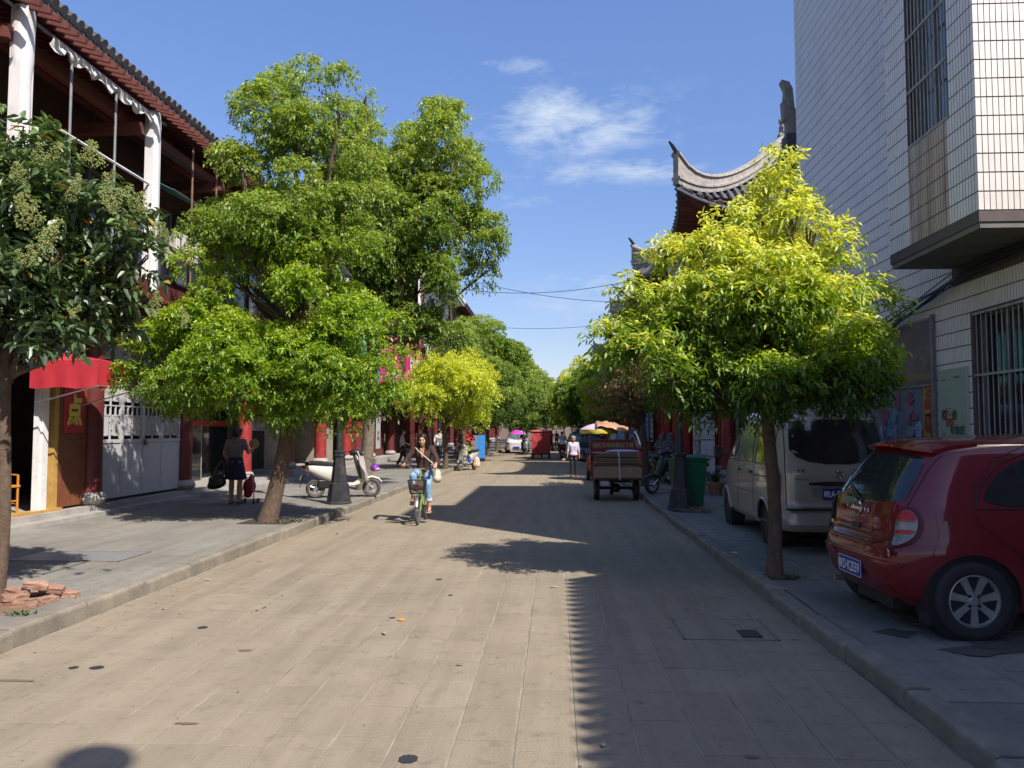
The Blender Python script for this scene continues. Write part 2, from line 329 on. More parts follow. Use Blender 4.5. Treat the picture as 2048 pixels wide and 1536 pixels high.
# kerbs: every stone its own piece, a little out of line
for side in (-1, 1):
    kx = KL if side < 0 else KR; z = ZL if side < 0 else ZR
    kerb = struct(obj('left_kerb' if side < 0 else 'right_kerb', MB().bb(kx-.14 if side < 0 else kx+.02, kx-.02 if side < 0 else kx+.14, Y0, Y1, -.05, z-.02), M['walk_bed']))
    meshes = []
    for q in range(5):
        mb = MB(); r2 = random.Random(q+side*9); prof = [(0, -.05), (.15, -.05), (.15, 0), (.026, .002), (.006, -.012), (0, -.03)]
        rowsg = []
        for t in range(7):
            y = -.487+.974*t/6; j = r2.uniform(-.004, .004); jz = r2.uniform(-.003, .002)
            rowsg.append([(px*(-1 if side < 0 else 1)*1.0+(j if px < .05 else 0), y, (pz if pz > -.05 else -.05-z+.02)+(jz if pz > -.04 else 0)) for px, pz in prof])
        mb.grid(rowsg, True); n_ = len(prof); mb.f += [tuple(range(n_)), tuple(range(6*n_, 7*n_))]; mb.mi += [0, 0]
        meshes.append(mb.mesh('kerb_stone', M['kerb']))
    for k in range(0, 115):
        y = -3.5+k*1.0
        o = mk('kerb_stone', meshes[k % 5], kerb, (kx+rnd.uniform(-.018, .018), y, z+.012+rnd.uniform(-.009, .009))); o.rotation_euler = (rnd.uniform(-.006, .006), 0, rnd.uniform(-.010, .010))
    obj('kerb_run', MB().bb(kx if side > 0 else kx-.15, kx+.15 if side > 0 else kx, 111.2, Y1, -.05, z+.01), M['kerb'], kerb)

# covers and patches let into the paving
def cover(name, label, cat, x0, x1, y0, y1, z, m, frame=None, parent=None):
    t = thing(name, label, cat, ((x0+x1)/2, (y0+y1)/2, z)); a, b = (x1-x0)/2, (y1-y0)/2
    obj('plate', MB().bb(-a+.02, a-.02, -b+.02, b-.02, -.02, .006), m, t)
    f_ = MB(); f_.bb(-a, a, -b, -b+.018, -.02, .007); f_.bb(-a, a, b-.018, b, -.02, .007); f_.bb(-a, -a+.018, -b, b, -.02, .007); f_.bb(a-.018, a, -b, b, -.02, .007)
    obj('frame', f_, frame or M['rustpipe'], t); return t
cover('inspection_cover', 'flat concrete cover let into the sunlit road by the left kerb', 'manhole cover', -3.65, -2.75, 7.35, 8.05, 0, M['slab'], M['road_bed'])
cover('inspection_cover', 'flat concrete cover in the shaded road by the right kerb', 'manhole cover', 1.02, 1.78, 6.55, 7.25, 0, M['slab'], M['grey'])
obj_ = cover('drain_grate', 'small dark iron grate in the corner of the shaded road cover', 'drain', 1.5, 1.66, 6.62, 6.84, .008, M['black'], M['iron'])
cover('steel_hatch', 'blue grey steel hatch plate in the left pavement beyond the bricks', 'hatch', -6.5, -5.1, 9.2, 9.95, ZL, flat('hatch_blue', (.21, .225, .215), .5, stain=(.26, .23, .19), samt=.6), M['rustpipe'])
cover('inspection_cover', 'stone cover plate beside the blue steel hatch in the left pavement', 'manhole cover', -6.75, -5.45, 8.35, 9.12, ZL, M['walk'], M['walk_bed'])
# ---------------------------------------------------------------- white tiled building on the right
WX, BX, WY0, WY1, WZ, BZ = 4.95, 4.17, 8.05, 16.35, 11.05, 3.72
wb = thing('tiled_building', 'tall white tiled building with an overhanging bay above the parked red car', 'building', (6.5, 12, 0))
WO = Vector((6.5, 12, 0))
def wobj(name, mb, m, parent=wb, **k):
    if parent is wb: mb.xf(Matrix.Translation(-WO))
    return obj(name, mb, m, parent, **k)
def wall_x(mb, x0, x1, y0, y1, z0, z1, holes):
    """solid wall between x0 and x1 with rectangular holes (ya, yb, za, zb), split into boxes"""
    ys = sorted({y0, y1} | {h[0] for h in holes} | {h[1] for h in holes}); zs = sorted({z0, z1} | {h[2] for h in holes} | {h[3] for h in holes})
    for a, b in zip(ys, ys[1:]):
        for c, d in zip(zs, zs[1:]):
            cy, cz = (a+b)/2, (c+d)/2
            if any(h[0] < cy < h[1] and h[2] < cz < h[3] for h in holes): continue
            mb.bb(x0, x1, a, b, c, d)
W1 = (8.68, 9.72, .85, 3.05); W2 = (8.56, 9.52, 4.98, 7.6); W3 = (12.6, 13.8, 5.2, 7.4)
mb = MB(); wall_x(mb, WX+.006, WX+.30, WY0+.006, WY1, .0, WZ, [W1]); mb.bb(WX+.30, 14, WY0+.006, WY1, 0, .3); mb.bb(WX+.3, 14, WY1-.25, WY1, .3, WZ); mb.bb(WX+.3, 14, WY0+.006, WY0+.25, .3, WZ); mb.bb(13.75, 14, WY0+.25, WY1-.25, .3, WZ); mb.bb(WX+.3, 13.75, WY0+.25, WY1-.25, WZ-.3, WZ)
wobj('wall', mb, M['grout'])
mb = MB(); wall_x(mb, BX+.006, BX+.2, 8.006, 10.1, BZ, WZ, [W2]); mb.bb(BX+.2, WX+.004, 8.006, 8.2, BZ, WZ); mb.bb(BX+.2, WX+.004, 9.9, 10.1, BZ, WZ); mb.bb(BX+.2, WX+.004, 8.2, 9.9, WZ-.2, WZ)
wobj('bay_wall', mb, M['grout'])
mb = MB(); mb.bb(BX+.02, WX+.004, 8.02, 10.08, BZ-.06, BZ-.003)
wobj('bay_slab', mb, M['grey'])
# tiles
TW, TH = .0570, .1900
M['tile_rust'] = mat('rust_streaked_tile', (.55, .48, .38), (.40, .27, .17), .5, 7, vary=.05, stain=(.20, .085, .035), sscale=9, samt=.9)
for n_ in M['tile_rust'].node_tree.nodes:                 # draw the rust out into vertical runs
    if n_.type == 'TEX_NOISE':
        t_ = M['tile_rust'].node_tree; l_ = n_.inputs['Vector'].links[0]; s_ = l_.from_socket; mp_ = t_.nodes.new('ShaderNodeMapping'); mp_.inputs['Scale'].default_value = (1, 1, .07); t_.links.new(s_, mp_.inputs[0]); t_.links.new(mp_.outputs[0], n_.inputs['Vector'])
tilespec = []          # (axis, u, z, plane, rust)
def tiles_x(plane, y0, y1, z0, z1, holes, rust=None):
    nu = int((y1-y0)/TW); nzz = int((z1-z0)/TH)
    for i in range(nu):
        for k in range(nzz):
            y = y0+(i+.5)*(y1-y0)/nu; z = z1-(k+.5)*TH
            if any(h[0]-.02 < y < h[1]+.02 and h[2]-TH*.5 < z < h[3]+TH*.5 for h in holes): continue
            ru = rust and rust[0] < y < rust[1] and z < rust[2]
            tilespec.append(('x', y, z, plane, bool(ru)))
tiles_x(WX, WY0, WY1, .12, WZ, [W1, (8, 10.12, BZ-.1, WZ+1)])
tiles_x(BX, 8.0, 10.1, BZ, WZ, [W2], (W2[0], W2[1], W2[2]))
nu = int((WX-BX)/TW)
for i in range(nu+14):
    for k in range(int((WZ-BZ)/TH)):
        x = BX+(i+.5)*TW; pl = 8.0 if i < nu else 8.05
        tilespec.append(('y', x, WZ-(k+.5)*TH, pl, False))
def tile_me(axis, m, name='wall_tile'):
    a, b, t = (TW-(.0145 if axis == 'x' else .0085))/2, (TH-.014)/2, .007
    vs = [(-a, t, -b), (a, t, -b), (a, t, b), (-a, t, b), (-a, 0, -b), (a, 0, -b), (a, 0, b), (-a, 0, b)]
    if axis == 'x': vs = [(p[1], p[0], p[2]) for p in vs]
    fs = [(4, 5, 6, 7), (0, 1, 5, 4), (1, 2, 6, 5), (2, 3, 7, 6), (3, 0, 4, 7)]
    me = bpy.data.meshes.new(name); me.from_pydata(vs, [], fs); me.materials.append(m)
    bm = bmesh.new(); bm.from_mesh(me); bmesh.ops.recalc_face_normals(bm, faces=bm.faces); bm.to_mesh(me); bm.free(); return me, vs, fs
tme = {}
for ax in 'xy':
    for ru in (False, True): tme[ax, ru] = tile_me(ax, M['tile_rust'] if ru else M['tile'])
def tdist(t):
    p = (t[3], t[1], t[2]) if t[0] == 'x' else (t[1], t[3], t[2])
    return p[0]**2+p[1]**2+(p[2]-1.67)**2
def tvis(t):
    p = (t[3], t[1]) if t[0] == 'x' else (t[1], t[3]); z = t[2]
    u = 1110+1600*p[0]/p[1]; v = 860-1600*(z-1.67)/p[1]
    return u < 2040 and 5 < v < 850
near = sorted([t for t in tilespec if tvis(t) and not (t[0] == 'x' and t[3] == WX and z < 3.2)], key=tdist)
near = near[:300]; ns = set(near)
field = {False: MB(), True: MB()}
for t in tilespec:
    p = Vector((t[3]-.0012*rnd.random(), t[1], t[2])) if t[0] == 'x' else Vector((t[1], t[3]-.0012*rnd.random(), t[2]))
    if t in ns:
        o = mk('wall_tile', tme[t[0], t[4]][0], wb, p-WO); o.rotation_euler = (rnd.gauss(0, .002), rnd.gauss(0, .002), rnd.gauss(0, .003))
    else:
        _, vs, fs = tme[t[0], t[4]]; q = p-WO; field[t[4]].add([(v[0]+q[0], v[1]+q[1], v[2]+q[2]) for v in vs], fs)
for ru, mb in field.items():
    if mb.v: obj('wall_tile_field', mb, M['tile_rust'] if ru else M['tile'], wb, kind='stuff')
# windows
def barred(name, w_, x, rows, nb, depth=.14, gl=M['glass'], reveal=.1):
    t = obj(name, MB().bb(x+depth, x+depth+.02, w_[0], w_[1], w_[2], w_[3]).xf(Matrix.Translation(-WO)), gl, wb)
    f_ = MB(); s_ = .05
    for a, b, c, d in ((w_[0], w_[0]+s_, w_[2], w_[3]), (w_[1]-s_, w_[1], w_[2], w_[3]), (w_[0]+s_, w_[1]-s_, w_[2], w_[2]+s_), (w_[0]+s_, w_[1]-s_, w_[3]-s_, w_[3]), ((w_[0]+w_[1])/2-.02, (w_[0]+w_[1])/2+.02, w_[2]+s_, w_[3]-s_)): f_.bb(x+depth-.03, x+depth-.002, a, b, c, d)
    obj('frame', f_.xf(Matrix.Translation(-WO)), M['pipe'], t)
    for k in range(nb):
        y = lerp(w_[0]+.03, w_[1]-.03, k/(nb-1)); obj('bar', MB().tube([(x+.03, y, w_[2]), (x+.03, y, w_[3])], .0075, 6).xf(Matrix.Translation(-WO)), M['barpaint'], t)
    for k in range(rows+1):
        z = lerp(w_[2]+.012, w_[3]-.012, k/rows); obj('rail', MB().bb(x+.002, x+.018, w_[0], w_[1], z-.014, z+.014).xf(Matrix.Translation(-WO)), M['barpaint'], t)
barred('barred_window', W1, WX, 3, 10)
barred('barred_window', W2, BX, 4, 11, gl=M['glass_blue'])
# cable bundle under the bay
cb = thing('cable_bundle', 'black bundle of sagging cables along the white tiled wall under the bay', 'cable', (4.9, 10, 3.5))
for k in range(9):
    r2 = random.Random(k); o = r2.uniform(-.06, .06); sag = r2.uniform(.0, .22)
    pts = []
    for i in range(15):
        t = i/14; y = lerp(15.2, 8.2, t); base = lerp(2.72, 3.62, min(1, t*1.25)**.8)
        pts.append((4.90+o*.4-4.9-.05*math.sin(t*3.1), y-10, base+o*(1-t*.3)-sag*math.sin(t*math.pi)*.8*(1 if t > .3 else .6)+.05*math.sin(t*9+k)-3.5))
    obj('cable', MB().tube(pts, .008+.004*(k % 3 == 0), 5), M['black'], cb, smooth=True)
# ---------------------------------------------------------------- things fixed to the tiled wall
bd = thing('notice_board', 'tall wall board of torn notices under a dark purple banner behind the van', 'notice board', (WX-.01, 11.8, 0))
def onwall(name, x, y0, y1, z0, z1, m, parent=bd, th=.02, base=(WX-.01, 11.8, 0)):
    b = Vector(base); return obj(name, MB().bb(x, x+th, y0, y1, z0, z1).xf(Matrix.Translation(-b)), m, parent)
mbn = mat('banner_print', (.055, .045, .085), (.02, .018, .035), .35, 2.2, stain=(.35, .27, .30), sscale=2.4, samt=.45)
onwall('banner', WX-.035, 10.72, 12.9, 2.28, 3.12, mbn)
f_ = MB(); b = Vector((WX-.01, 11.8, 0))
for a in ((WX-.045, WX-.005, 10.66, 12.95, 3.12, 3.15), (WX-.045, WX-.005, 10.66, 12.95, 2.25, 2.28), (WX-.05, WX-.005, 10.64, 10.70, .5, 3.18)): f_.bb(*a)
obj('frame', f_.xf(Matrix.Translation(-b)), M['pipe'], bd)
# banner lettering and gold band
text('局', M['ink_white'], bd, (-.032, .30, 2.93), rz=R(-90), h=.30)
onwall('gold_band', WX-.037, 10.75, 12.6, 2.34, 2.43, flat('dull_gold', (.22, .15, .05), .5), th=.004)
onwall('backing', WX-.025, 10.98, 12.9, .5, 2.25, flat('board_backing', (.18, .20, .21), .8, stain=(.3, .28, .27), samt=.7), th=.02)
strip = onwall('red_strip', WX-.034, 10.72, 10.96, .45, 2.25, flat('strip_red', (.36, .035, .025), .5), th=.012)
ym = flat('strip_yellow', (.60, .40, .05), .5)
for k, ch in enumerate('城管执法为您'):
    text(ch, ym, bd, (-.030, 10.84-11.8, 2.14-k*.285), rz=R(-90), h=.18, bold=.025)
for yy in (10.727, 10.953): onwall('strip_edge', WX-.037, yy-.006, yy+.006, .45, 2.25, ym, th=.004)
r2 = random.Random(31)
cols = [(.32, .10, .12), (.30, .33, .34), (.22, .27, .33), (.08, .09, .18), (.34, .31, .28), (.30, .13, .08), (.17, .24, .29), (.42, .42, .41), (.30, .19, .20)]
for k in range(90):      # torn paper layers
    y = r2.uniform(11.05, 12.75); z = r2.uniform(.6, 2.1); a, b_ = r2.uniform(.04, .15), r2.uniform(.04, .16); npt = 11
    poly = []
    for j in range(npt):
        an = 2*math.pi*j/npt; poly.append((y-11.8+a*math.cos(an)*r2.uniform(.55, 1.25), z+b_*math.sin(an)*r2.uniform(.55, 1.25)))
    c = cols[0] if (z > 1.75 and r2.random() < .7) else r2.choice(cols[1:])
    obj('paper_scrap', MB().prism(poly, -.0285-.0001*k, -.016, 'x'), flat('paper_%d' % cols.index(c), c, .8), bd)
for (yc, zc, ww, hh, c) in ((11.10, 1.62, .14, .26, (.42, .44, .55)), (11.62, 1.18, .26, .55, (.02, .025, .13)), (11.32, 1.18, .24, .55, (.022, .028, .14)), (12.1, 1.38, .2, .14, (.5, .52, .56))):
    p = obj('notice', MB().bb(-.045, -.030, yc-ww/2-11.8, yc+ww/2-11.8, zc-hh/2, zc+hh/2), flat('notice_%d' % int(c[0]*1000), c, .6), bd)
    if c[0] < .03:
        for z_ in (-.2, -.14, .0, .06, .2):
            obj('print_line', MB().bb(-.047, -.0445, yc-ww*.4-11.8, yc+ww*.4-11.8, zc+z_-.014, zc+z_+.014), flat('print_gold', (.42, .36, .12), .5), p)
    else:
        for k in range(5): obj('print_line', MB().bb(-.047, -.0445, yc-ww*.38-11.8, yc+ww*.38-11.8, zc-hh*.35+k*hh*.17, zc-hh*.35+k*hh*.17+.008), flat('print_blue', (.10, .12, .3), .5), p)
ps = thing('poster', 'pale green poster with Chinese calligraphy between the notice board and barred window', 'poster', (WX-.01, 10.2, 1.6))
pb = (WX-.01, 10.2, 1.6)
mpost = mat('poster_green', (.36, .46, .33), (.30, .41, .30), .55, .8)
onwall('sheet', WX-.022, 9.86, 10.55, .80, 2.42, mpost, ps, .014, pb)
f_ = MB()
for a in ((WX-.026, WX-.004, 9.845, 9.86, .79, 2.435), (WX-.026, WX-.004, 10.55, 10.565, .79, 2.435), (WX-.026, WX-.004, 9.86, 10.55, 2.42, 2.435)): f_.bb(*a)
obj('frame', f_.xf(Matrix.Translation(-Vector(pb))), flat('frame_cream', (.5, .5, .42), .5), ps)
ink = flat('ink', (.05, .07, .05), .6); inkr = flat('ink_red', (.45, .09, .04), .6)
for ch, y, z, h_, m_ in (('积', 10.42, 1.86, .13, ink), ('德', 10.30, 1.83, .24, inkr), ('者', 10.165, 1.86, .13, ink), ('有馀庆', 10.10, 1.67, .12, ink), ('善', 10.44, 1.58, .12, flat('ink_pink', (.5, .25, .2), .6)), ('印', 9.96, 1.46, .08, inkr), ('讲文明树新风', 10.08, 2.32, .028, ink), ('公益广告', 10.42, 2.30, .028, ink)):
    text(ch, m_, ps, (-.0145, y-10.2, z-1.6), rz=R(-90), h=h_, bold=.02)
r2 = random.Random(5)
for k in range(26):
    y = r2.uniform(9.93, 10.5)-10.2; z = r2.uniform(.85, 1.28)-1.6; h_ = r2.uniform(.03, .13)
    obj('brush_stroke', MB().prism([(y, z), (y+.014, z+.01), (y+r2.uniform(-.03, .04), z+h_), (y-.012, z+h_*.5)], -.0150, -.0125, 'x'), flat('ink_red2', (.3, .07, .07), .6) if k % 4 == 0 else flat('ink_green', (.10, .20, .17), .6), ps)
# ---------------------------------------------------------------- neighbour on the right beside the photographer (its tiled eave throws the scalloped shadow)
nb_ = thing('tile_roofed_shophouse', 'shophouse with a scalloped tile eave beside the camera on the right', 'building', (8, -4, 0))
NO = Vector((8, -4, 0)); T_ = Matrix.Translation(-NO)
obj('wall', MB().bb(5.6, 14, -14, 3.4, 0, 6.1).xf(T_), M['brownwall'], nb_)
mb = MB(); mb.prism([(4.40, 6.34), (9.8, 9.5), (15, 6.32), (15, 6.12), (9.8, 9.3), (4.40, 6.14)], -14.5, 4.8); obj('roof', mb.xf(T_), M['rooftile'], nb_)
mb = MB(); mb.bb(5.6, 14, 3.1, 3.4, 6.1, 6.6); mb.prism([(5.6, 6.1), (9.8, 9.0), (14, 6.1)], 3.12, 3.38); obj('gable', mb.xf(T_), M['brownwall'], nb_)
y = -14.3; k = 0
while y < 4.8:
    mb = MB().tube([(4.30, y, 6.34), (9.8, y, 9.62)], .06, 8); o = obj('roof_tile', mb.xf(T_), M['rooftile'], nb_); y += .21
shadow_lamp = thing('street_lamp', 'unseen black globe lamp added beside the camera to cast a round road shadow', 'street lamp', (2.50, -1.15, ZR), 0, 'street lamps along both kerbs')  # added out of view, for the round soft shadow it throws on the road
obj('base', MB().lathe([(.3, 0), (.27, .02), (.16, .5), (.11, .95), (.12, 1.0), (.06, 1.05)], n=8), M['iron'], shadow_lamp)
obj('pole', MB().tube([(0, 0, 1), (0, 0, 7.1)], [.06, .035], 8), M['iron'], shadow_lamp)
obj('globe', MB().ball((0, 0, 7.28), .19, 16, 10), flat('globe_white', (.7, .7, .68), .3), shadow_lamp, smooth=True)
# ---------------------------------------------------------------- timber shophouses with tiled roofs
class Trad:
    """side -1 = left of the street, +1 = right. Depth runs away from the street."""
    def __init__(s, name, label, side, y0, y1, fx):
        s.side, s.y0, s.y1, s.fx = side, y0, y1, fx
        s.o = Vector((fx, (y0+y1)/2, 0)); s.t = thing(name, label, 'building', s.o); s.T = Matrix.Translation(-s.o)
    def p(s, name, mb, m, parent=None, **k):
        return obj(name, mb.xf(s.T), m, parent or s.t, **k)
    def X(s, d): return s.fx+s.side*d          # d > 0 goes into the building, < 0 over the street
    def box(s, mb, d0, d1, ya, yb, z0, z1): a, b = sorted((s.X(d0), s.X(d1))); mb.bb(a, b, ya, yb, z0, z1); return mb
    def columns(s, ys, z0, z1, m, d=0.0, r=.19, base=M['step']):
        for y in ys:
            c = s.p('column', MB().tube([(s.X(d), y, z0+.22), (s.X(d), y, z1)], [r, r*.93], 14), m, smooth=True)
            obj('column_base', MB().lathe([(r*.95, 0), (r*1.25, .04), (r*1.42, .11), (r*1.25, .19), (r*1.0, .23)], (s.X(d)-s.o.x, y-s.o.y, z0), 14), base, c, smooth=True)
    def roof(s, ez, over=1.2, depth=6, slope=.55, sp=.22, n_single=150, ya=None, yb=None, ridge=True, tail=.1):
        ya = s.y0-.3 if ya is None else ya; yb = s.y1+.3 if yb is None else yb
        sd = s.side; e = s.X(-over)
        P_ = lambda d, z: (s.X(-over+d), z)
        mb = MB(); a = [P_(.12, ez-.05), P_(depth, ez+slope*depth-.05), P_(2*depth, ez-.05), P_(2*depth, ez-.17), P_(depth, ez+slope*depth-.17), P_(.12, ez-.17)]
        mb.prism(a, ya, yb); s.p('roof', mb, M['rooftile'])
        n = int((yb-ya)/sp); cnt = 0
        # cover tiles: a run up the slope, its end disc, and a hanging drip tile between runs
        r_ = .085; L_ = MB()
        ml = MB()
        pts = lambda y, d0, d1, dz=0: [(s.X(-over+d0)-s.o.x, y-s.o.y, ez+slope*d0+dz), (s.X(-over+d1)-s.o.x, y-s.o.y, ez+slope*d1+dz)]
        seg = MB(); seg.tube([(0, 0, 0), (sd*.30, 0, slope*.30)], [r_, r_*.92], 8)
        for k in range(5): seg.tube([(sd*(.30+k*.34), 0, slope*(.30+k*.34)-.01), (sd*(.64+k*.34), 0, slope*(.64+k*.34)-.02)], [r_*1.0, r_*.86], 7, False)
        me_c = seg.mesh('roof_tile', M['rooftile'], True)
        dr = MB(); dr.prism([(-.10, .02), (.10, .02), (.085, -.05), (0, -.13), (-.085, -.05)], -.012, .012, 'x'); me_d = dr.mesh('drip_tile', M['rooftile'])
        for k in range(n+1):
            y = ya+k*sp; lo = (e-s.o.x, y-s.o.y+rnd.uniform(-.01, .01), ez+.02+rnd.uniform(-.012, .012))
            o = mk('roof_tile', me_c, s.t, lo)
            if y < 60: mk('drip_tile', me_d, s.t, (e-s.o.x+sd*.07, y-s.o.y+sp/2, ez-.05))
            if slope and k % 1 == 0: L_.tube([(s.X(-over+1.9), y, ez+slope*1.9), (s.X(-over+depth), y, ez+slope*depth)], r_*.9, 5, False)
        s.p('tile_run', L_, M['rooftile'], kind='stuff')
        if ridge:
            mb = MB(); c = s.X(-over+depth); mb.bb(c-.14, c+.14, ya-.05, yb+.05, ez+slope*depth-.1, ez+slope*depth+.42); s.p('ridge', mb, M['ridge'])
        # fascia, rafters, boarded soffit
        mb = MB(); mb.bb(*sorted((e+sd*.13, e+sd*.17)), ya, yb, ez-.19, ez-.06); s.p('fascia', mb, M['redwood'])
        rf = MB(); rf.tube([(0, 0, 0), (sd*(over+.2), 0, slope*(over+.2)*.5)], .045, 5); me_r = MB(); me_r.box((sd*(over*.5), 0, slope*.2), (over+.5, .07, .09), ry=-sd*math.atan(slope)*.55); me_r = me_r.mesh('rafter', M['redwood'])
        k = 0; y = ya
        while y < min(yb, 60):
            mk('rafter', me_r, s.t, (e-s.o.x+sd*.02, y-s.o.y+.05, ez-.22)); y += sp*1.0; k += 1
        mb = MB(); mb.prism([(s.X(-over+.2), ez-.15), (s.X(.6), ez-.15+slope*(over+.4)*.6), (s.X(.6), ez-.20+slope*(over+.4)*.6), (s.X(-over+.2), ez-.20)], ya, yb); s.p('soffit', mb, M['darkred'])
def lattice(mb, x, ya, yb, za, zb, th=.03, dp=.035, cell=.145):
    """Chinese fret: grid of bars with offset inner rectangles, in the plane x"""
    nx = max(1, round((yb-ya)/(cell*2.6))); w_ = (yb-ya)/nx; nz_ = max(1, round((zb-za)/(cell*3.6))); h_ = (zb-za)/nz_
    B = lambda a, b, c, d: mb.bb(x-dp/2, x+dp/2, a, b, c, d)
    for i in range(nx):
        for k in range(nz_):
            a, c = ya+i*w_, za+k*h_; q = th/2
            B(a-q, a+q, c, c+h_); B(a+q, a+w_-q, c-q, c+q)
            u0, u1, v0, v1 = a+w_*.24, a+w_*.76, c+h_*.14, c+h_*.72
            B(u0-q, u0+q, v0, v1); B(u1-q, u1+q, v0, v1); B(u0+q, u1-q, v0-q, v0+q); B(u0+q, u1-q, v1-q, v1+q)
            for f in (.35, .66): u = lerp(u0, u1, f); B(u-q*.8, u+q*.8, v0+q, v1-q)
            B(a+q, u0-q, lerp(v0, v1, .3)-q, lerp(v0, v1, .3)+q); B(u1+q, a+w_-q, lerp(v0, v1, .7)-q, lerp(v0, v1, .7)+q)
            m_ = (u0+u1)/2; B(m_-q, m_+q, v1+q, c+h_-q)
            B(a+q, u0-q, v1-q, v1+q) if k % 2 else B(u1+q, a+w_-q, v1-q, v1+q)
    return mb

# ---- L1: the near house on the left, with the white wrapped gallery posts
FX = -8.55
L1 = Trad('timber_shophouse', 'two storey timber shophouse with white wrapped gallery posts and red awning, nearest on the left', -1, 5.2, 21.7, FX)
s = L1
s.p('wall', s.box(MB(), 2.5, 6, 5.2, 21.7, 0, 9.6), M['brownwall'])
mb = MB(); s.box(mb, -.17, 6, 5.2, 18.2, .0, .30); s.p('plinth', mb, M['step'])
mb = MB(); s.box(mb, -.42, -.17, 5.2, 18.0, .0, .20); s.p('step', mb, M['step'])
mb = MB(); s.box(mb, -.15, 6, 18.2, 21.7, .0, .30); s.p('plinth', mb, M['step'])
mb = MB(); s.box(mb, -.75, -.15, 18.2, 24.4, .0, .22); s.p('step', mb, M['step'])
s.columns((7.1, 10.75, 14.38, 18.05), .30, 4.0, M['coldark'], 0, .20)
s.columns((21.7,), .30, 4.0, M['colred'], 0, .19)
s.p('lintel', s.box(MB(), -.1, .12, 5.2, 21.7, 3.92, 4.25), M['darkred'])
s.p('gallery_floor', s.box(MB(), -.85, 2.5, 5.2, 21.7, 4.25, 4.42), M['darkred'])
s.p('fascia_beam', s.box(MB(), -.90, -.85, 5.2, 21.7, 4.15, 4.50), M['darkred'])
# doors of bay 1 (open shop) and bay 2 (white fretwork gates)
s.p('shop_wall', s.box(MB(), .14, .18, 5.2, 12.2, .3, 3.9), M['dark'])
s.p('door_header', s.box(MB(), .0, .12, 10.9, 14.2, 2.95, 3.9), M['darkred'])
s.p('back_wall', s.box(MB(), 1.6, 1.7, 10.9, 14.38, .3, 3.9), M['khaki'])
mb = MB(); s.box(mb, -.02, .06, 12.80, 12.87, .3, 2.95); s.box(mb, -.05, .02, 12.88, 13.03, .3, 2.95); s.p('white_door_frame', mb, M['white'])
s.p('door_gap_shade', s.box(MB(), .10, .14, 13.03, 13.2, .3, 2.95), M['dark'])  # dark strip painting the shade between the two door frames
mb = MB(); s.box(mb, -.06, .08, 13.18, 13.26, .3, 2.95); s.box(mb, -.02, .08, 13.26, 13.36, .3, 2.95); s.p('ochre_door_frame', mb, M['yellowwood'])
s.p('sill', s.box(MB(), -.1, .1, 12.2, 13.4, .3, .345), M['yellowwood'])
d = s.p('wooden_door', s.box(MB(), .0, .05, 13.38, 14.16, .34, 2.9), M['wood'])
mb = MB(); s.box(mb, -.02, .0, 13.38, 13.46, .34, 2.9); s.box(mb, -.02, .0, 14.08, 14.16, .34, 2.9); s.box(mb, -.02, .0, 13.46, 14.08, .34, .46); s.box(mb, -.02, .0, 13.46, 14.08, 1.42, 1.5); obj('door_rail', mb.xf(s.T), M['wood'], d)
sg = obj('red_panel', s.box(MB(), -.028, -.004, 13.47, 14.07, 1.62, 2.95).xf(s.T), flat('sign_red', (.45, .03, .05), .4), d)
yl = flat('sign_yellow', (.72, .62, .10), .4)
text('早', yl, s.t, (s.X(-.034)-s.o.x, 13.77-s.o.y, 2.62), rz=R(90), h=.46, w=.44, bold=.045)
text('点', yl, s.t, (s.X(-.034)-s.o.x, 13.77-s.o.y, 2.02), rz=R(90), h=.56, w=.46, bold=.045)
for i in range(4):       # gate leaves
    a = 14.60+i*.81; b = a+.80
    g_ = s.p('gate_leaf', s.box(MB(), .0, .035, a, b, .36, 1.46), M['doorwhite'])
    mb = MB(); s.box(mb, -.015, .045, a, a+.045, 1.46, 2.86); s.box(mb, -.015, .045, b-.045, b, 1.46, 2.86); s.box(mb, -.015, .045, a+.045, b-.045, 2.81, 2.86); s.box(mb, -.018, .0, a, b, 1.42, 1.475); s.box(mb, -.012, .0, a, b, .36, .41); s.box(mb, -.012, .0, a, a+.04, .41, 1.42); s.box(mb, -.012, .0, b-.04, b, .41, 1.42)
    obj('gate_frame', mb.xf(s.T), M['doorwhite'], g_)
    obj('fretwork', lattice(MB(), s.X(.015), a+.045, b-.045, 1.475, 2.81, .024, .03, .155).xf(s.T), M['doorwhite'], g_)
s.p('gate_transom', s.box(MB(), -.02, .06, 14.58, 17.85, 2.87, 2.97), M['doorwhite'])
s.p('transom_fretwork', lattice(MB(), s.X(.015), 14.6, 17.84, 2.98, 3.88, .026, .03, .155), M['doorwhite'])
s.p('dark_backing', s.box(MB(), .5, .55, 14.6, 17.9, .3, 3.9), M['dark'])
mb = MB(); mb.tube([(s.X(-.03), 16.18, 1.50), (s.X(-.07), 16.22, 1.40), (s.X(-.03), 16.28, 1.50)], .014, 5); mb.bb(s.X(-.08), s.X(-.03), 16.19, 16.27, 1.36, 1.43); s.p('padlock', mb, M['rustpipe'])
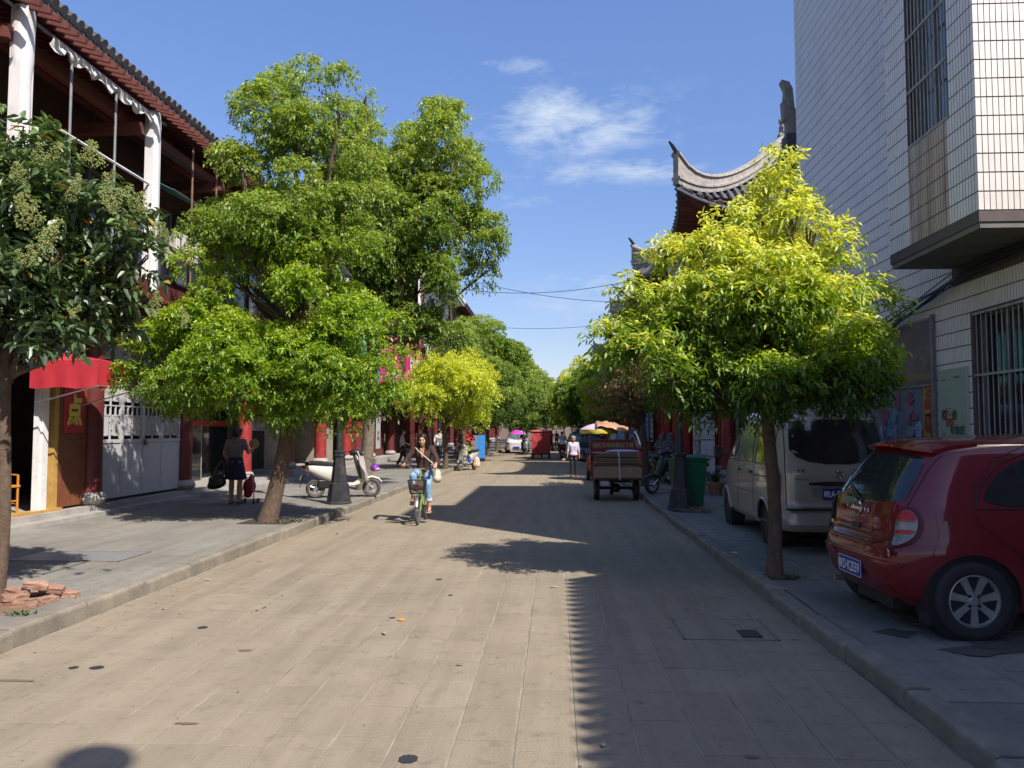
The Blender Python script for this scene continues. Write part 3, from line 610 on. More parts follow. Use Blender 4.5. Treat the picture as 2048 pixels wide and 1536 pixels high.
# recessed porch bay 3
s.p('porch_wall', s.box(MB(), 1.2, 1.35, 18.05, 21.7, .3, 3.9), M['khaki'])
for a, b in ((18.35, 19.9), (20.2, 21.5)):
    gd = s.p('glass_door', s.box(MB(), 1.14, 1.19, a, b, .3, 3.0), M['glass'])
    obj('ribbon', s.box(MB(), 1.12, 1.138, a, b, 1.78, 1.92).xf(s.T), flat('ribbon_red', (.42, .03, .02), .6), gd)
    mb = MB(); s.box(mb, 1.10, 1.138, (a+b)/2-.02, (a+b)/2+.02, .3, 1.78); obj('door_stile', mb.xf(s.T), M['steel'], gd)
for y in (19.95, 20.12):
    s.p('couplet', s.box(MB(), 1.06, 1.1, y, y+.12, .9, 2.9), flat('couplet_red', (.55, .06, .03), .6))
# upper storey
s.p('upper_wall', s.box(MB(), 1.0, 1.15, 5.2, 21.7, 4.42, 8.6), M['brownwall'])
for k in range(8):
    a = 6.0+k*1.9
    wn = s.p('window', s.box(MB(), .93, .97, a, a+1.6, 5.3, 7.0), M['glass_blue'])
    mb = MB()
    for z in (5.3, 6.4, 6.96): s.box(mb, .89, .925, a, a+1.6, z, z+.05)
    for f in (0, .5, 1): s.box(mb, .885, .924, a+f*1.55, a+f*1.55+.05, 5.3, 7.0)
    obj('window_frame', mb.xf(s.T), flat('frame_green', (.16, .19, .17), .5), wn)
mb = MB(); s.box(mb, -.55, -.35, 5.2, 21.7, 7.45, 7.62); s.box(mb, .35, .5, 5.2, 21.7, 7.9, 8.1); s.p('upper_beam', mb, M['redwood'])
for y in (7.1, 10.75, 14.4, 18.05, 21.5): s.p('cross_beam', s.box(MB(), -.8, 1.0, y-.09, y+.09, 7.25, 7.45), M['redwood'])
PX = .84                              # gallery posts stand this far out over the street
for y in (7.6, 10.95, 14.75):
    pst = s.p('gallery_post', s.box(MB(), -PX-.06, -PX+.10, y-.15, y+.15, 4.5, 7.75), M['cloth_white'])
    mb = MB(); r2 = random.Random(int(y*7)); rows = []
    for i in range(15):
        z = lerp(4.3, 7.8, i/14); row = []
        for j in range(11):
            a = 2*math.pi*j/11; rr = .145+.012*math.sin(a*3+i*.25)+r2.uniform(-.006, .006)+(.03 if i > 10 and y < 12 else 0); row.append((s.X(-PX)+rr*.75*math.cos(a), y+rr*1.05*math.sin(a), z))
        rows.append(row)
    mb.grid(rows, True); obj('cloth_wrap', mb.xf(s.T), M['cloth_white'], pst, smooth=True)
for y in (12.1, 13.4, 16.4, 17.6): s.p('gallery_rod', MB().tube([(s.X(-PX), y, 4.4), (s.X(-PX), y, 7.7)], .022, 6), M['pipe'] if y < 14 else M['rustpipe'])
s.p('gallery_rail', MB().tube([(s.X(-PX), 5.3, 7.72), (s.X(-PX), 15.2, 7.72)], .028, 6), M['pipe'])
s.p('gallery_rail', MB().tube([(s.X(-PX), 11.4, 6.35), (s.X(-PX), 14.8, 6.35)], .025, 6), M['white'])
s.p('gallery_rail', MB().tube([(s.X(-PX), 11.4, 5.6), (s.X(-PX), 14.8, 5.35)], .02, 6), M['pipe'])
s.p('gallery_rail', MB().tube([(s.X(-PX+.1), 13.4, 5.9), (s.X(-PX+.5), 15.0, 5.15)], .018, 6), M['rustpipe'])
s.p('gallery_rail', MB().tube([(s.X(-PX), 5.3, 5.35), (s.X(-PX), 21.5, 5.35)], .018, 6), M['rustpipe'])
for k in range(5):       # cloth rags torn from the rail
    y0_, y1_ = 11.55+k*.64, 12.15+k*.64+.05; r2 = random.Random(40+k); rows = []
    for i in range(7):
        row = []
        for j in range(9):
            y = lerp(y0_, y1_, j/8); hang = (.22+.07*math.sin(j*1.1+k*2)+r2.uniform(-.03, .03))*(1-.25*abs(j/4-1))
            row.append((s.X(-PX-.03-.05*math.sin(i*.9+j*.8)*i/6), y, 7.73-hang*i/6))
        rows.append(row)
    o = s.p('torn_cloth', MB().grid(rows), M['cloth_white'], smooth=True); so = o.modifiers.new('thick', 'SOLIDIFY'); so.thickness = .008
s.roof(8.05, 1.08, 6.0, .55, .22)
# ---- L2: porch with red columns
L2 = Trad('timber_shophouse', 'timber shophouse with sunlit red porch columns behind the white scooter', -1, 21.7, 36.3, FX)
s = L2
s.p('wall', s.box(MB(), 2.5, 6, 21.9, 36.3, 0, 9.6), M['brownwall'])
s.p('plinth', s.box(MB(), -.5, 6, 24.4, 36.3, .0, .42), M['step'])
s.p('plinth', s.box(MB(), -.15, 6, 21.7, 24.4, .0, .30), M['step'])
s.p('step', s.box(MB(), -.85, -.5, 24.4, 33.5, .0, .28), M['step'])
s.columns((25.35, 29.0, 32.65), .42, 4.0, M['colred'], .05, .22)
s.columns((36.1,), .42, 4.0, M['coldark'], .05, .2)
s.p('lintel', s.box(MB(), -.1, .12, 21.7, 36.3, 3.92, 4.25), M['darkred'])
s.p('gallery_floor', s.box(MB(), -.7, 2.5, 21.7, 36.3, 4.25, 4.42), M['darkred'])
s.p('porch_wall', s.box(MB(), 1.6, 1.75, 21.7, 32.65, .3, 3.9), M['khaki'])
s.p('wall_pier', s.box(MB(), 1.3, 1.6, 26.5, 28.4, .42, 3.9), M['khaki'])
s.p('wall_pier', s.box(MB(), .2, 1.6, 30.3, 31.2, .42, 3.9), M['khaki'])
d = s.p('glass_door', s.box(MB(), 1.54, 1.59, 22.4, 24.2, .3, 3.0), M['glass'])
obj('ribbon', s.box(MB(), 1.52, 1.538, 22.4, 24.2, 1.78, 1.95).xf(s.T), flat('ribbon_red', (.42, .03, .02), .6), d)
d = s.p('shop_door', s.box(MB(), 1.0, 1.05, 24.3, 25.9, .3, 2.2), M['dark'])
obj('red_surround', s.box(MB(), .96, .998, 24.2, 24.45, .42, 2.45).xf(s.T), flat('couplet_red', (.55, .06, .03), .6), d)
obj('red_surround', s.box(MB(), .96, .998, 24.45, 26.0, 2.2, 2.45).xf(s.T), flat('couplet_red', (.55, .06, .03), .6), d)
obj('shop_placard', s.box(MB(), .93, .957, 24.5, 25.7, 1.65, 2.1).xf(s.T), flat('placard_grey', (.5, .5, .48), .6), d)
text('徽之味', flat('ink_maroon', (.25, .05, .05), .6), s.t, (s.X(.925)-s.o.x, 25.1-s.o.y, 1.93), rz=R(90), h=.2)
text('饮食坊', flat('ink_maroon', (.25, .05, .05), .6), s.t, (s.X(.925)-s.o.x, 25.1-s.o.y, 1.74), rz=R(90), h=.12)
mb = MB()
for k in range(5): mb.bb(s.X(.5)-.012, s.X(.5)+.012, 26.3+k*.22, 26.32+k*.22, .42, 1.7)
mb.bb(s.X(.5)-.012, s.X(.5)+.012, 26.3, 27.2, 1.68, 1.7); mb.bb(s.X(.5)-.012, s.X(.5)+.012, 26.3, 27.2, 1.1, 1.12); s.p('metal_gate', mb, M['steel'])
for a in (32.9, 34.5):   # dark red panelled doors
    d = s.p('panelled_door', s.box(MB(), .0, .05, a, a+1.5, .42, 1.65), flat('door_maroon', (.20, .035, .035), .5, stain=(.3, .12, .1)))
    obj('fretwork', lattice(MB(), s.X(.02), a, a+1.5, 1.68, 3.85, .05, .03, .16).xf(s.T), flat('door_maroon', (.2, .03, .03)), d)
    obj('door_rail', s.box(MB(), -.02, .0, a, a+1.5, 1.58, 1.68).xf(s.T), M['darkred'], d)
s.p('upper_wall', s.box(MB(), 1.0, 1.15, 21.7, 36.3, 4.42, 8.6), M['brownwall'])
for k in range(7):
    a = 22.2+k*2.0; wn = s.p('window', s.box(MB(), .93, .97, a, a+1.6, 5.3, 7.0), M['glass_blue'])
    obj('window_frame', s.box(s.box(MB(), .89, .925, a, a+1.6, 6.2, 6.25), .89, .925, a+.78, a+.83, 5.3, 7.0).xf(s.T), M['white'], wn)
for y in (21.9, 25.4, 29.0, 32.7): s.p('gallery_post', s.box(MB(), -.7, -.5, y-.1, y+.1, 4.42, 7.9), M['redwood'])
for y in (22.6, 26.3): s.p('gallery_rod', MB().tube([(s.X(-.7), y, 4.4), (s.X(-.7), y, 7.7)], .04, 6), M['white'])
mb = MB()
for k in range(60): mb.tube([(s.X(-.68), 21.9+k*.235, 4.45), (s.X(-.68), 21.9+k*.235, 5.3)], .014, 4)
mb.bb(s.X(-.70), s.X(-.66), 21.8, 36.2, 5.3, 5.35); s.p('railing', mb, M['pipe'])
s.p('green_canopy', MB().prism([(s.X(-1.3), 4.0), (s.X(-.7), 4.25), (s.X(-.7), 4.28), (s.X(-1.3), 4.03)], 21.9, 27.5), flat('canopy_green', (.02, .20, .15), .6))
s.roof(8.05, 1.08, 6.0, .55, .22)
# ---- L3.. further left
def row_house(name, label, side, y0, y1, fx, ez, storeys=2, over=1.0, wall='white', colm='coldark', low=.25, sp=.3, roof=True, floor_z=None, cols=True):
    s = Trad(name, label, side, y0, y1, fx); zf = (ZL if side < 0 else ZR)+low
    s.p('wall', s.box(MB(), 1.5, 9, y0, y1, 0, ez+1.2), M['khaki' if wall == 'khaki' else 'brownwall'])
    s.p('plinth', s.box(MB(), -.4, 1.5, y0, y1, 0, zf), M['step'])
    n = max(2, int((y1-y0)/3.6)); ys = [y0+.3+(y1-y0-.6)*i/n for i in range(n+1)]
    if cols: s.columns(ys, zf, 3.9, M[colm], 0, .2)
    s.p('lintel', s.box(MB(), -.1, .15, y0, y1, 3.9, 4.3), M['darkred'])
    for i in range(n):
        a, b = ys[i]+.3, ys[i+1]-.3; r2 = random.Random(int(a*10))
        if r2.random() < .45:
            d = s.p('shop_opening_shade', s.box(MB(), .5, .55, a, b, zf, 3.2), M['dark'])  # solid near-black sheet, shade of the shop inside put into its colour
            obj('shop_fascia', s.box(MB(), .0, .08, a, b, 3.2, 3.85).xf(s.T), flat('fascia_%d' % (i % 4), [(.30, .05, .05), (.28, .25, .2), (.05, .14, .22), (.35, .06, .05)][i % 4], .5), d)
        else:
            d = s.p('panelled_door', s.box(MB(), .3, .35, a, b, zf, 1.5), flat('door_maroon2', (.12, .03, .03), .5))
            obj('fretwork', lattice(MB(), s.X(.3), a, b, 1.5, 3.8, .06, .03, .2).xf(s.T), M['coldark'], d)
    for k in range(1, storeys):
        z0 = 4.3+(k-1)*3.4; z1 = min(z0+3.4, ez+.1)
        s.p('upper_wall', s.box(MB(), .3, .45, y0, y1, z0, ez+.4 if k == storeys-1 else z1), M[{'white': 'white', 'khaki': 'khaki', 'brown': 'brownwall'}[wall]])
        for i in range(n):
            a, b = ys[i]+.7, ys[i+1]-.7; wn = s.p('window', s.box(MB(), .25, .29, a, b, z0+.9, z0+2.4), M['glass_blue'])
            mb = MB(); s.box(mb, .21, .25, a-.06, a, z0+.84, z0+2.46); s.box(mb, .21, .25, b, b+.06, z0+.84, z0+2.46); s.box(mb, .21, .25, a, b, z0+2.4, z0+2.46); s.box(mb, .21, .25, a, b, z0+.84, z0+.9); s.box(mb, .22, .248, (a+b)/2-.03, (a+b)/2+.03, z0+.9, z0+2.4); obj('window_frame', mb.xf(s.T), M['redwood'], wn)
        for y in ys: s.p('pilaster', s.box(MB(), .1, .3, y-.14, y+.14, z0, z1), M['redwood'])
    if roof: s.roof(ez, over, 5.0, .6, sp)
    return s
row_house('timber_shophouse', 'timber shophouse behind the pink massage sign on the left', -1, 36.4, 50.8, FX, 8.0, 2, 1.0, 'khaki')
s = row_house('white_cornice_building', 'three storey pale building with a white projecting cornice, far left', -1, 52, 66, FX, 12.2, 3, 1.0, 'white', roof=False)
s.p('cornice', s.box(s.box(MB(), -1.1, 3, 52, 66.3, 12.2, 12.45), -1.0, 3, 52.1, 66.2, 12.0, 12.2), M['white'])
s.p('parapet', s.box(MB(), -.3, .0, 52.2, 66, 12.45, 13.0), M['ridge'])
row_house('timber_shophouse', 'taller tile roofed house beyond the white cornice on the left', -1, 68, 84, FX, 12.6, 3, .9, 'brown')
row_house('timber_shophouse', 'low timber shophouse farthest along the left pavement', -1, 86, 120, FX, 8.2, 2, 1.0, 'brown', sp=.5)

# ---------------------------------------------------------------- right side: hipped roofs with upturned corners
def hip_roof(s, y0, y1, z0, x0, lift=.8, both=True, sp=.26, dmax=4.2, ridge_h=.5):
    """x0 = eave line over the street; roof rises away from it; tiles run up each slope"""
    def zf(x, y):
        dx = x-x0; dn = y-y0; df = y1-y; d = max(0, min(dx, dn, df if both else 99)); sN = max(dx, dn); sF = max(dx, df)
        return z0+.50*d+.075*d*d+lift*math.exp(-sN/1.15)*(1)+(lift*math.exp(-sF/1.15) if both else 0)
    def off(x, y):       # corners also sweep outwards
        k = .30*math.exp(-max(x-x0, y-y0)/1.0); k2 = .30*math.exp(-max(x-x0, y1-y)/1.0) if both else 0
        return (x-k-k2, y-k+k2)
    P_ = lambda x, y, dz=0: (*off(x, y), zf(x, y)+dz)
    surf = MB(); rows = []
    n1, n2 = 40, 60
    for i in range(n1+1):
        dx = 9.0*(i/n1)**1.3
        rows.append([P_(x0+dx, lerp(y0, y1, .5-.5*math.cos(math.pi*j/n2)), -.06) for j in range(n2+1)])
    o = s.p('roof', surf.grid(rows), M['rooftile'], smooth=True); so = o.modifiers.new('thick', 'SOLIDIFY'); so.thickness = .12; so.offset = -1
    # tile runs
    y = y0+.12
    ends = []; runs = MB()
    def run(fn, L_):
        k = max(2, int(L_/.3)); pts = [fn(L_*i/k) for i in range(k+1)]
        e = MB().tube([pts[0], pts[1]], [.085, .08], 7)
        s.p('roof_tile', e, M['rooftile'], smooth=True)
        if k > 1: runs.tube(pts[1:], .075, 6, False)
    while y < y1-.1:
        L_ = min(7.5, y-y0, (y1-y) if both else 99)
        L_ = 7.5 if min(y-y0, (y1-y) if both else 99) > dmax else L_
        run(lambda t, y=y: P_(x0+t, y), max(.3, L_)); y += sp
    x = x0+.12
    while x < x0+8.5:
        L_ = min(x-x0, dmax); run(lambda t, x=x: P_(x, y0+t), max(.3, L_)); x += sp
    s.p('tile_run', runs, M['rooftile'], smooth=True, kind='stuff')
    # hip ridge
    def ridge(pts, name='hip_ridge'):
        mb = MB(); n = len(pts); rows = []
        for i, (p, h_) in enumerate(pts):
            t = i/(n-1); q = Vector(p); a = Vector(pts[min(i+1, n-1)][0])-Vector(pts[max(0, i-1)][0]); a.z = 0; a.normalize(); nrm = Vector((-a.y, a.x, 0))*.11
            hh = h_; prof = [(1, -.02), (1, .12), (1.45, .14), (1.45, .2), (.85, .24), (.85, hh-.08), (1.5, hh-.06), (1.3, hh+.02), (0, hh+.06), (-1.3, hh+.02), (-1.5, hh-.06), (-.85, hh-.08), (-.85, .24), (-1.45, .2), (-1.45, .14), (-1, .12), (-1, -.02)]
            rows.append([tuple(q+nrm*u+Vector((0, 0, v))) for u, v in prof])
        mb.grid(rows, True); m_ = len(rows[0]); mb.f += [tuple(range(m_)), tuple(range((n-1)*m_, n*m_))]; mb.mi += [0, 0]
        return s.p(name, mb, M['ridge'])
    pts = []
    for i in range(22):
        t = 5.2*i/21-0.0; h_ = .50+.45*math.exp(-t/.35)
        pts.append((P_(x0+t, y0+t), h_))
    ridge(pts)
    a = Vector(pts[0][0]); tip = MB().tube([a+Vector((.05, .05, .95)), a+Vector((-.10, -.10, 1.12)), a+Vector((-.22, -.22, 1.22))], [.07, .06, .03], 6); s.p('ridge_tip', tip, M['black'])
    if both:
        pts2 = [(P_(x0+t, y1-t), .62+.42*math.exp(-t/.35)) for t in [5.2*i/21 for i in range(22)]]; ridge(pts2)
    # main descent ridge with a small beast figure at its foot
    gx, gy = x0+4.0, y0+4.0; zt = zf(gx, gy)
    b = Vector((gx+.2, gy+.2, zt+.7)); mb = MB(); mb.ball(b+Vector((0, 0, .22)), (.16, .2, .26)); mb.ball(b+Vector((-.07, -.07, .5)), (.12, .12, .14)); mb.box(b, (.34, .34, .12)); mb.prism([(b.x-.02, b.z+.4), (b.x+.25, b.z+.5), (b.x+.1, b.z)], b.y-.06, b.y+.06)
    s.p('ridge_beast', mb, M['ridge'], smooth=True)
    ridge([((gx+.3+t*.0, gy+t*0+.3*t, zt+.35+t*.0-.0), .5) for t in (0, 1, 2, 3, 4)], 'gable_ridge')
    # gable triangle boards
    mb = MB(); mb.prism([(gx, zt), (gx+4.5, zt), (gx+4.5, zt+4.2)], gy-.1, gy); s.p('gable_wall', mb, M['white'])
    mb = MB(); mb.prism([(gx-.1, zt-.05), (gx+4.5, zt+4.2), (gx+4.5, zt+4.5), (gx-.1, zt+.3)], gy-.18, gy-.1); s.p('bargeboard', mb, M['redwood'])
    # red soffit and brackets under the corner
    rows = []
    for i in range(9):
        dx = 1.9*i/8; rows.append([(*off(x0+dx+.1, lerp(y0+.1, y1, (j/40)**1.3)), zf(x0+.1, lerp(y0+.1, y1, (j/40)**1.3))-.22-.10*dx) for j in range(41)])
    s.p('soffit', MB().grid(rows), M['redwood'])
    rows = []
    for i in range(9):
        dy = 1.9*i/8; rows.append([(*off(x0+.1+8*(j/40)**1.3, y0+dy+.1), zf(x0+.1+8*(j/40)**1.3, y0+.1)-.22-.10*dy) for j in range(41)])
    s.p('soffit', MB().grid(rows), M['redwood'])
    y = y0+.3
    while y < min(y1, 60):
        a = P_(x0+.06, y); mb = MB().tube([(a[0]+.04, a[1], a[2]-.2), (a[0]+1.6, a[1]+.0, a[2]-.34)], .05, 5); s.p('rafter', mb, M['redwood']); y += sp
    x = x0+.3
    while x < x0+6:
        a = P_(x, y0+.06); s.p('rafter', MB().tube([(a[0], a[1]+.04, a[2]-.2), (a[0], a[1]+1.6, a[2]-.34)], .05, 5), M['redwood']); x += sp
    # bracket blocks
    for (bx, by) in ((x0+1.1, y0+1.2), (x0+1.1, y0+4.5), (x0+1.1, y0+8)):
        mb = MB()
        for k in range(4): mb.bb(bx-.12-.16*k, bx+.12, by-.1-.13*k, by+.1+.13*k, z0-1.1+.2*k, z0-.96+.2*k)
        s.p('bracket', mb, M['redwood'])
def right_house(label, y0, y1, z0, lift=.8, both=True, storeys=3, seed=1):
    s = Trad('upturned_roof_house', label, 1, y0, y1, 4.95)
    s.p('wall', s.box(MB(), 1.4, 10, y0+1, y1-.8, 0, z0+.3), M['khaki'])
    s.p('plinth', s.box(MB(), -.2, 1.4, y0+.6, y1-.5, 0, ZR+.25), M['step'])
    ys = [y0+1.0+i*(y1-y0-2)/4 for i in range(5)]
    s.columns(ys, ZR+.25, 3.8, flat('column_bright', (.30, .02, .017), .4), 0, .21)
    s.p('lintel', s.box(MB(), -.12, .14, y0+.8, y1-.8, 3.8, 4.2), M['darkred'])
    s.p('canopy', s.box(MB(), -.5, 1.4, y0+.8, y1-.8, 4.2, 4.35), M['darkred'])
    r2 = random.Random(seed)
    for i in range(4):
        a, b = ys[i]+.28, ys[i+1]-.28
        k = (i+seed) % 3
        d = s.p('shop_opening_shade', s.box(MB(), .9, .95, a, b, ZR+.25, 3.7), M['dark'])  # dark sheet across the bay paints the shaded interior
        if k == 0: obj('red_door', s.box(MB(), .6, .65, a+.2, a+1.1, ZR+.25, 3.0).xf(s.T), flat('door_orange_red', (.35, .04, .02), .5), d)
        if k == 1: obj('blue_board', s.box(MB(), .2, .26, a+.1, a+1.2, 1.0, 2.4).xf(s.T), flat('board_blue', (.04, .16, .28), .5), d)
        if k == 2: obj('shop_shelf', s.box(MB(), .5, .8, a+.1, b-.1, .8, .85).xf(s.T), M['steel'], d)
        obj('transom', s.box(MB(), .1, .16, a, b, 3.2, 3.75).xf(s.T), flat('transom_%d' % (i % 2), [(.30, .04, .03), (.22, .13, .03)][i % 2], .5), d)
    s.p('upper_wall', s.box(MB(), .3, .5, y0+.8, y1-.8, 4.35, z0+.2), M['white'])
    s.p('end_wall', s.box(MB(), .5, 9, y0+.8, y0+1, 4.35, z0+.2), M['white'])
    for i in range(4):
        for kz in range(storeys-1):
            z_ = 5.1+kz*2.9
            if z_+1.4 > z0-.2: continue
            a, b = ys[i]+.7, ys[i+1]-.7; wn = s.p('window', s.box(MB(), .25, .29, a, b, z_, z_+1.4), M['glass_blue'])
            obj('window_frame', s.box(s.box(MB(), .20, .248, a-.06, b+.06, z_+1.4, z_+1.47), .20, .248, a-.06, b+.06, z_-.07, z_).xf(s.T), M['redwood'], wn)
    for y in ys: s.p('pilaster', s.box(MB(), .12, .3, y-.15, y+.15, 4.35, z0), M['redwood'])
    s.p('beam', s.box(MB(), -.1, .3, y0+.7, y1-.7, z0-.55, z0-.2), M['redwood'])
    hip_roof(s, y0, y1, z0, 3.95, lift, both)
    return s
RA = right_house('red columned house with the big upturned grey roof corner, above the yellow green tree', 24.2, 36.2, 8.2, .86, True, 3, 2)
RB = right_house('second house on the right with an upturned roof tip just showing over the tree', 37.4, 52, 8.4, .95, True, 3, 1)
right_house('house with upturned eaves beyond the second one on the right', 57, 73, 8.0, .7, True, 2, 0)
right_house('farthest house on the right with upturned eaves among the trees', 76.5, 98, 7.9, .7, True, 2, 2)
# low house and stepped fire wall between them and the tiled building
s = Trad('low_shophouse', 'low two storey shophouse between the tiled building and the red columned house', 1, 17.4, 23.6, 4.95)
s.p('wall', s.box(MB(), .3, 9, 17.4, 23.6, 0, 5.1), M['khaki']); s.columns((17.8, 20.4, 23.2), ZR+.2, 3.6, M['colred'], 0, .2)
s.p('lintel', s.box(MB(), -.1, .3, 17.4, 23.6, 3.6, 4.0), M['darkred']); s.p('plinth', s.box(MB(), -.2, .3, 17.4, 23.6, 0, ZR+.2), M['step'])
s.p('shop_opening_shade', s.box(MB(), .22, .29, 18.2, 22.9, .4, 3.2), M['dark'])  # dark sheet on the wall, painted shade of an open shop
s.roof(5.2, .6, 4, .4, .3, ridge=False)
fw = thing('fire_wall', 'dark stepped fire wall with an upturned ridge end beside the tiled building', 'wall', (8, 17.1, 0)); T_ = Matrix.Translation(Vector((-8, -17.1, 0)))
mb = MB(); mb.bb(4.98, 6.6, 16.95, 17.25, 0, 7.4); mb.bb(6.6, 12, 16.95, 17.25, 0, 9.2); obj('wall', mb.xf(T_), M['brownwall'], fw)
mb = MB(); mb.bb(4.86, 6.6, 16.75, 17.45, 7.4, 7.56); mb.bb(4.92, 6.6, 16.9, 17.3, 7.56, 7.95); mb.bb(6.5, 12, 16.75, 17.45, 9.2, 9.4); obj('coping', mb.xf(T_), M['rooftile'], fw)
mb = MB(); mb.prism([(4.96, 7.9), (5.3, 7.9), (5.55, 7.9), (5.25, 8.15), (5.12, 8.55), (5.09, 8.95), (5.02, 9.10), (4.86, 9.15), (4.94, 8.95), (4.92, 8.72), (4.88, 8.7), (4.90, 8.3), (4.96, 8.25)], 16.98, 17.22); obj('ridge_end', mb.xf(T_), M['ridge'], fw)
# ---------------------------------------------------------------- trees
def unit(v): return v/np.maximum(np.linalg.norm(v, axis=-1, keepdims=True), 1e-9)
def make_leaves(rs, clumps, n_sprig, leaf_l, leaf_w, droop, hang, per=9, spr_l=.22, fine=True):
    """clumps: array (cx,cy,cz,r). Returns per-leaf arrays base, axis, side, normal, sprig height factor"""
    w_ = clumps[:, 3]**2; idx = rs.choice(len(clumps), n_sprig, p=w_/w_.sum()); c = clumps[idx]
    d = unit(rs.normal(size=(n_sprig, 3)) + np.array([0, 0, .62])); r = (1-.36*rs.random(n_sprig)**1.8)[:, None]
    p = c[:, :3]+d*r*c[:, 3:4]*np.array([1, 1, .75])
    ax = unit(d*.9+rs.normal(size=(n_sprig, 3))*.35+np.array([0, 0, .30-hang]))
    t = (np.arange(per)+.6)/per; base = p[:, None, :]+ax[:, None, :]*(t[None, :, None]*spr_l)-np.array([0, 0, 1])*(t[None, :, None]**2*spr_l*hang*.8)
    ang = rs.random((n_sprig, 1))*6.28+np.arange(per)[None, :]*2.4+rs.normal(size=(n_sprig, per))*.3
    a = unit(np.cross(ax, np.array([.13, .21, .97]))); b = np.cross(ax, a)
    rad = a[:, None, :]*np.cos(ang)[..., None]+b[:, None, :]*np.sin(ang)[..., None]
    ld_ = unit(rad*.85+ax[:, None, :]*(.55)+np.array([0, 0, -1.])*droop+rs.normal(size=(n_sprig, per, 3))*.15)
    up = np.array([0, 0, 1.])+rs.normal(size=(n_sprig, per, 3))*.45+rad*.5
    side = unit(np.cross(ld_, up)); nrm = np.cross(side, ld_)
    sz = .72+.5*rs.random((n_sprig, per)); outer = np.repeat(((r[:, 0]-.55)/.45)[:, None], per, 1)*np.clip(.55+.6*d[:, 2:3], 0, 1); tt = np.repeat(t[None, :], n_sprig, 0)
    f = lambda q: q.reshape(-1, q.shape[-1])
    return f(base), f(ld_), f(side), f(nrm), sz.reshape(-1), outer.reshape(-1), tt.reshape(-1), np.repeat(idx, per)
def leaf_mesh(name, L_, leaf_l, leaf_w, col, m, fine=True):
    base, ax, side, nrm, sz = L_[:5]; n = len(base); l = (leaf_l*sz)[:, None]; w_ = (leaf_w*sz)[:, None]
    if fine:
        V = np.stack([base, base+ax*l*.3+side*w_*.5+nrm*w_*.16, base+ax*l*.68+side*w_*.38+nrm*w_*.10-np.array([0, 0, .05])*l, base+ax*l-np.array([0, 0, .16])*l, base+ax*l*.68-side*w_*.38+nrm*w_*.10-np.array([0, 0, .05])*l, base+ax*l*.3-side*w_*.5+nrm*w_*.16], 1); k = 6
        F = np.array([[0, 1, 2, 3], [0, 3, 4, 5]])
    else:
        V = np.stack([base, base+ax*l*.45+side*w_*.5+nrm*w_*.14, base+ax*l-np.array([0, 0, .12])*l, base+ax*l*.45-side*w_*.5+nrm*w_*.14], 1); k = 4
        F = np.array([[0, 1, 2], [0, 2, 3]])
    q = F.shape[1]; faces = (F[None]+(np.arange(n)*k)[:, None, None]).reshape(-1, q)
    me = bpy.data.meshes.new(name); me.vertices.add(n*k); me.vertices.foreach_set('co', V.reshape(-1).astype(np.float32))
    me.loops.add(faces.size); me.loops.foreach_set('vertex_index', faces.reshape(-1).astype(np.int32)); me.polygons.add(len(faces))
    me.polygons.foreach_set('loop_start', (np.arange(len(faces))*q).astype(np.int32)); me.polygons.foreach_set('loop_total', np.full(len(faces), q, np.int32))
    me.update(calc_edges=True); at = me.attributes.new('tint', 'FLOAT_COLOR', 'POINT')
    C_ = np.concatenate([col, np.ones((n, 1))], 1); at.data.foreach_set('color', np.repeat(C_, k, 0).reshape(-1).astype(np.float32))
    me.materials.append(m); return me
def clumps_of(rs, lobes, m, rk=(.26, .44)):
    """lobes (x,y,z,rx,ry,rz) -> leaf clumps on and in each lobe"""
    out = []; vol = np.array([(l[3]*l[4]*l[5])**(2/3) for l in lobes]); cnt = np.maximum(4, (m*vol/vol.sum()).astype(int))
    for l, k in zip(lobes, cnt):
        d = unit(rs.normal(size=(k, 3))+np.array([0, 0, .12])); r = .42+.55*rs.random((k, 1))**.6; p = np.array(l[:3])+d*r*np.array(l[3:]); g_ = (l[3]*l[4]*l[5])**(1/3)
        out.append(np.concatenate([p, g_*rs.uniform(rk[0], rk[1], (k, 1))], 1))
    return np.concatenate(out)
PAL = {   # old leaf, mid leaf, young leaf
 'green': ((.050, .105, .020), (.115, .205, .034), (.27, .36, .07)),
 'deep':  ((.035, .08, .014), (.07, .15, .022), (.17, .27, .04)),
 'lime':  ((.07, .15, .014), (.18, .31, .026), (.38, .48, .06)),
 'yellow': ((.05, .115, .018), (.20, .32, .035), (.60, .64, .13)),
 'gold':  ((.08, .15, .018), (.25, .36, .03), (.50, .56, .075)),
 'brown': ((.07, .075, .02), (.14, .12, .04), (.28, .20, .08)),
 'privet': ((.022, .044, .012), (.044, .082, .020), (.11, .175, .04)),
}
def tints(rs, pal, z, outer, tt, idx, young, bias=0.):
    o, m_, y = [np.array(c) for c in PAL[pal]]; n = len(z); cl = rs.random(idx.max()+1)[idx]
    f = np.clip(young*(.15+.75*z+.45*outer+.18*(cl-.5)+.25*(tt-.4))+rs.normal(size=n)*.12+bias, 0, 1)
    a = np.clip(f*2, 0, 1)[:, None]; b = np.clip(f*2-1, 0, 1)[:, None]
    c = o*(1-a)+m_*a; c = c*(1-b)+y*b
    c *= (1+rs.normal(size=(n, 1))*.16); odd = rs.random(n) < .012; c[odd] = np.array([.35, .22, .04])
    return np.clip(c, .004, .7)
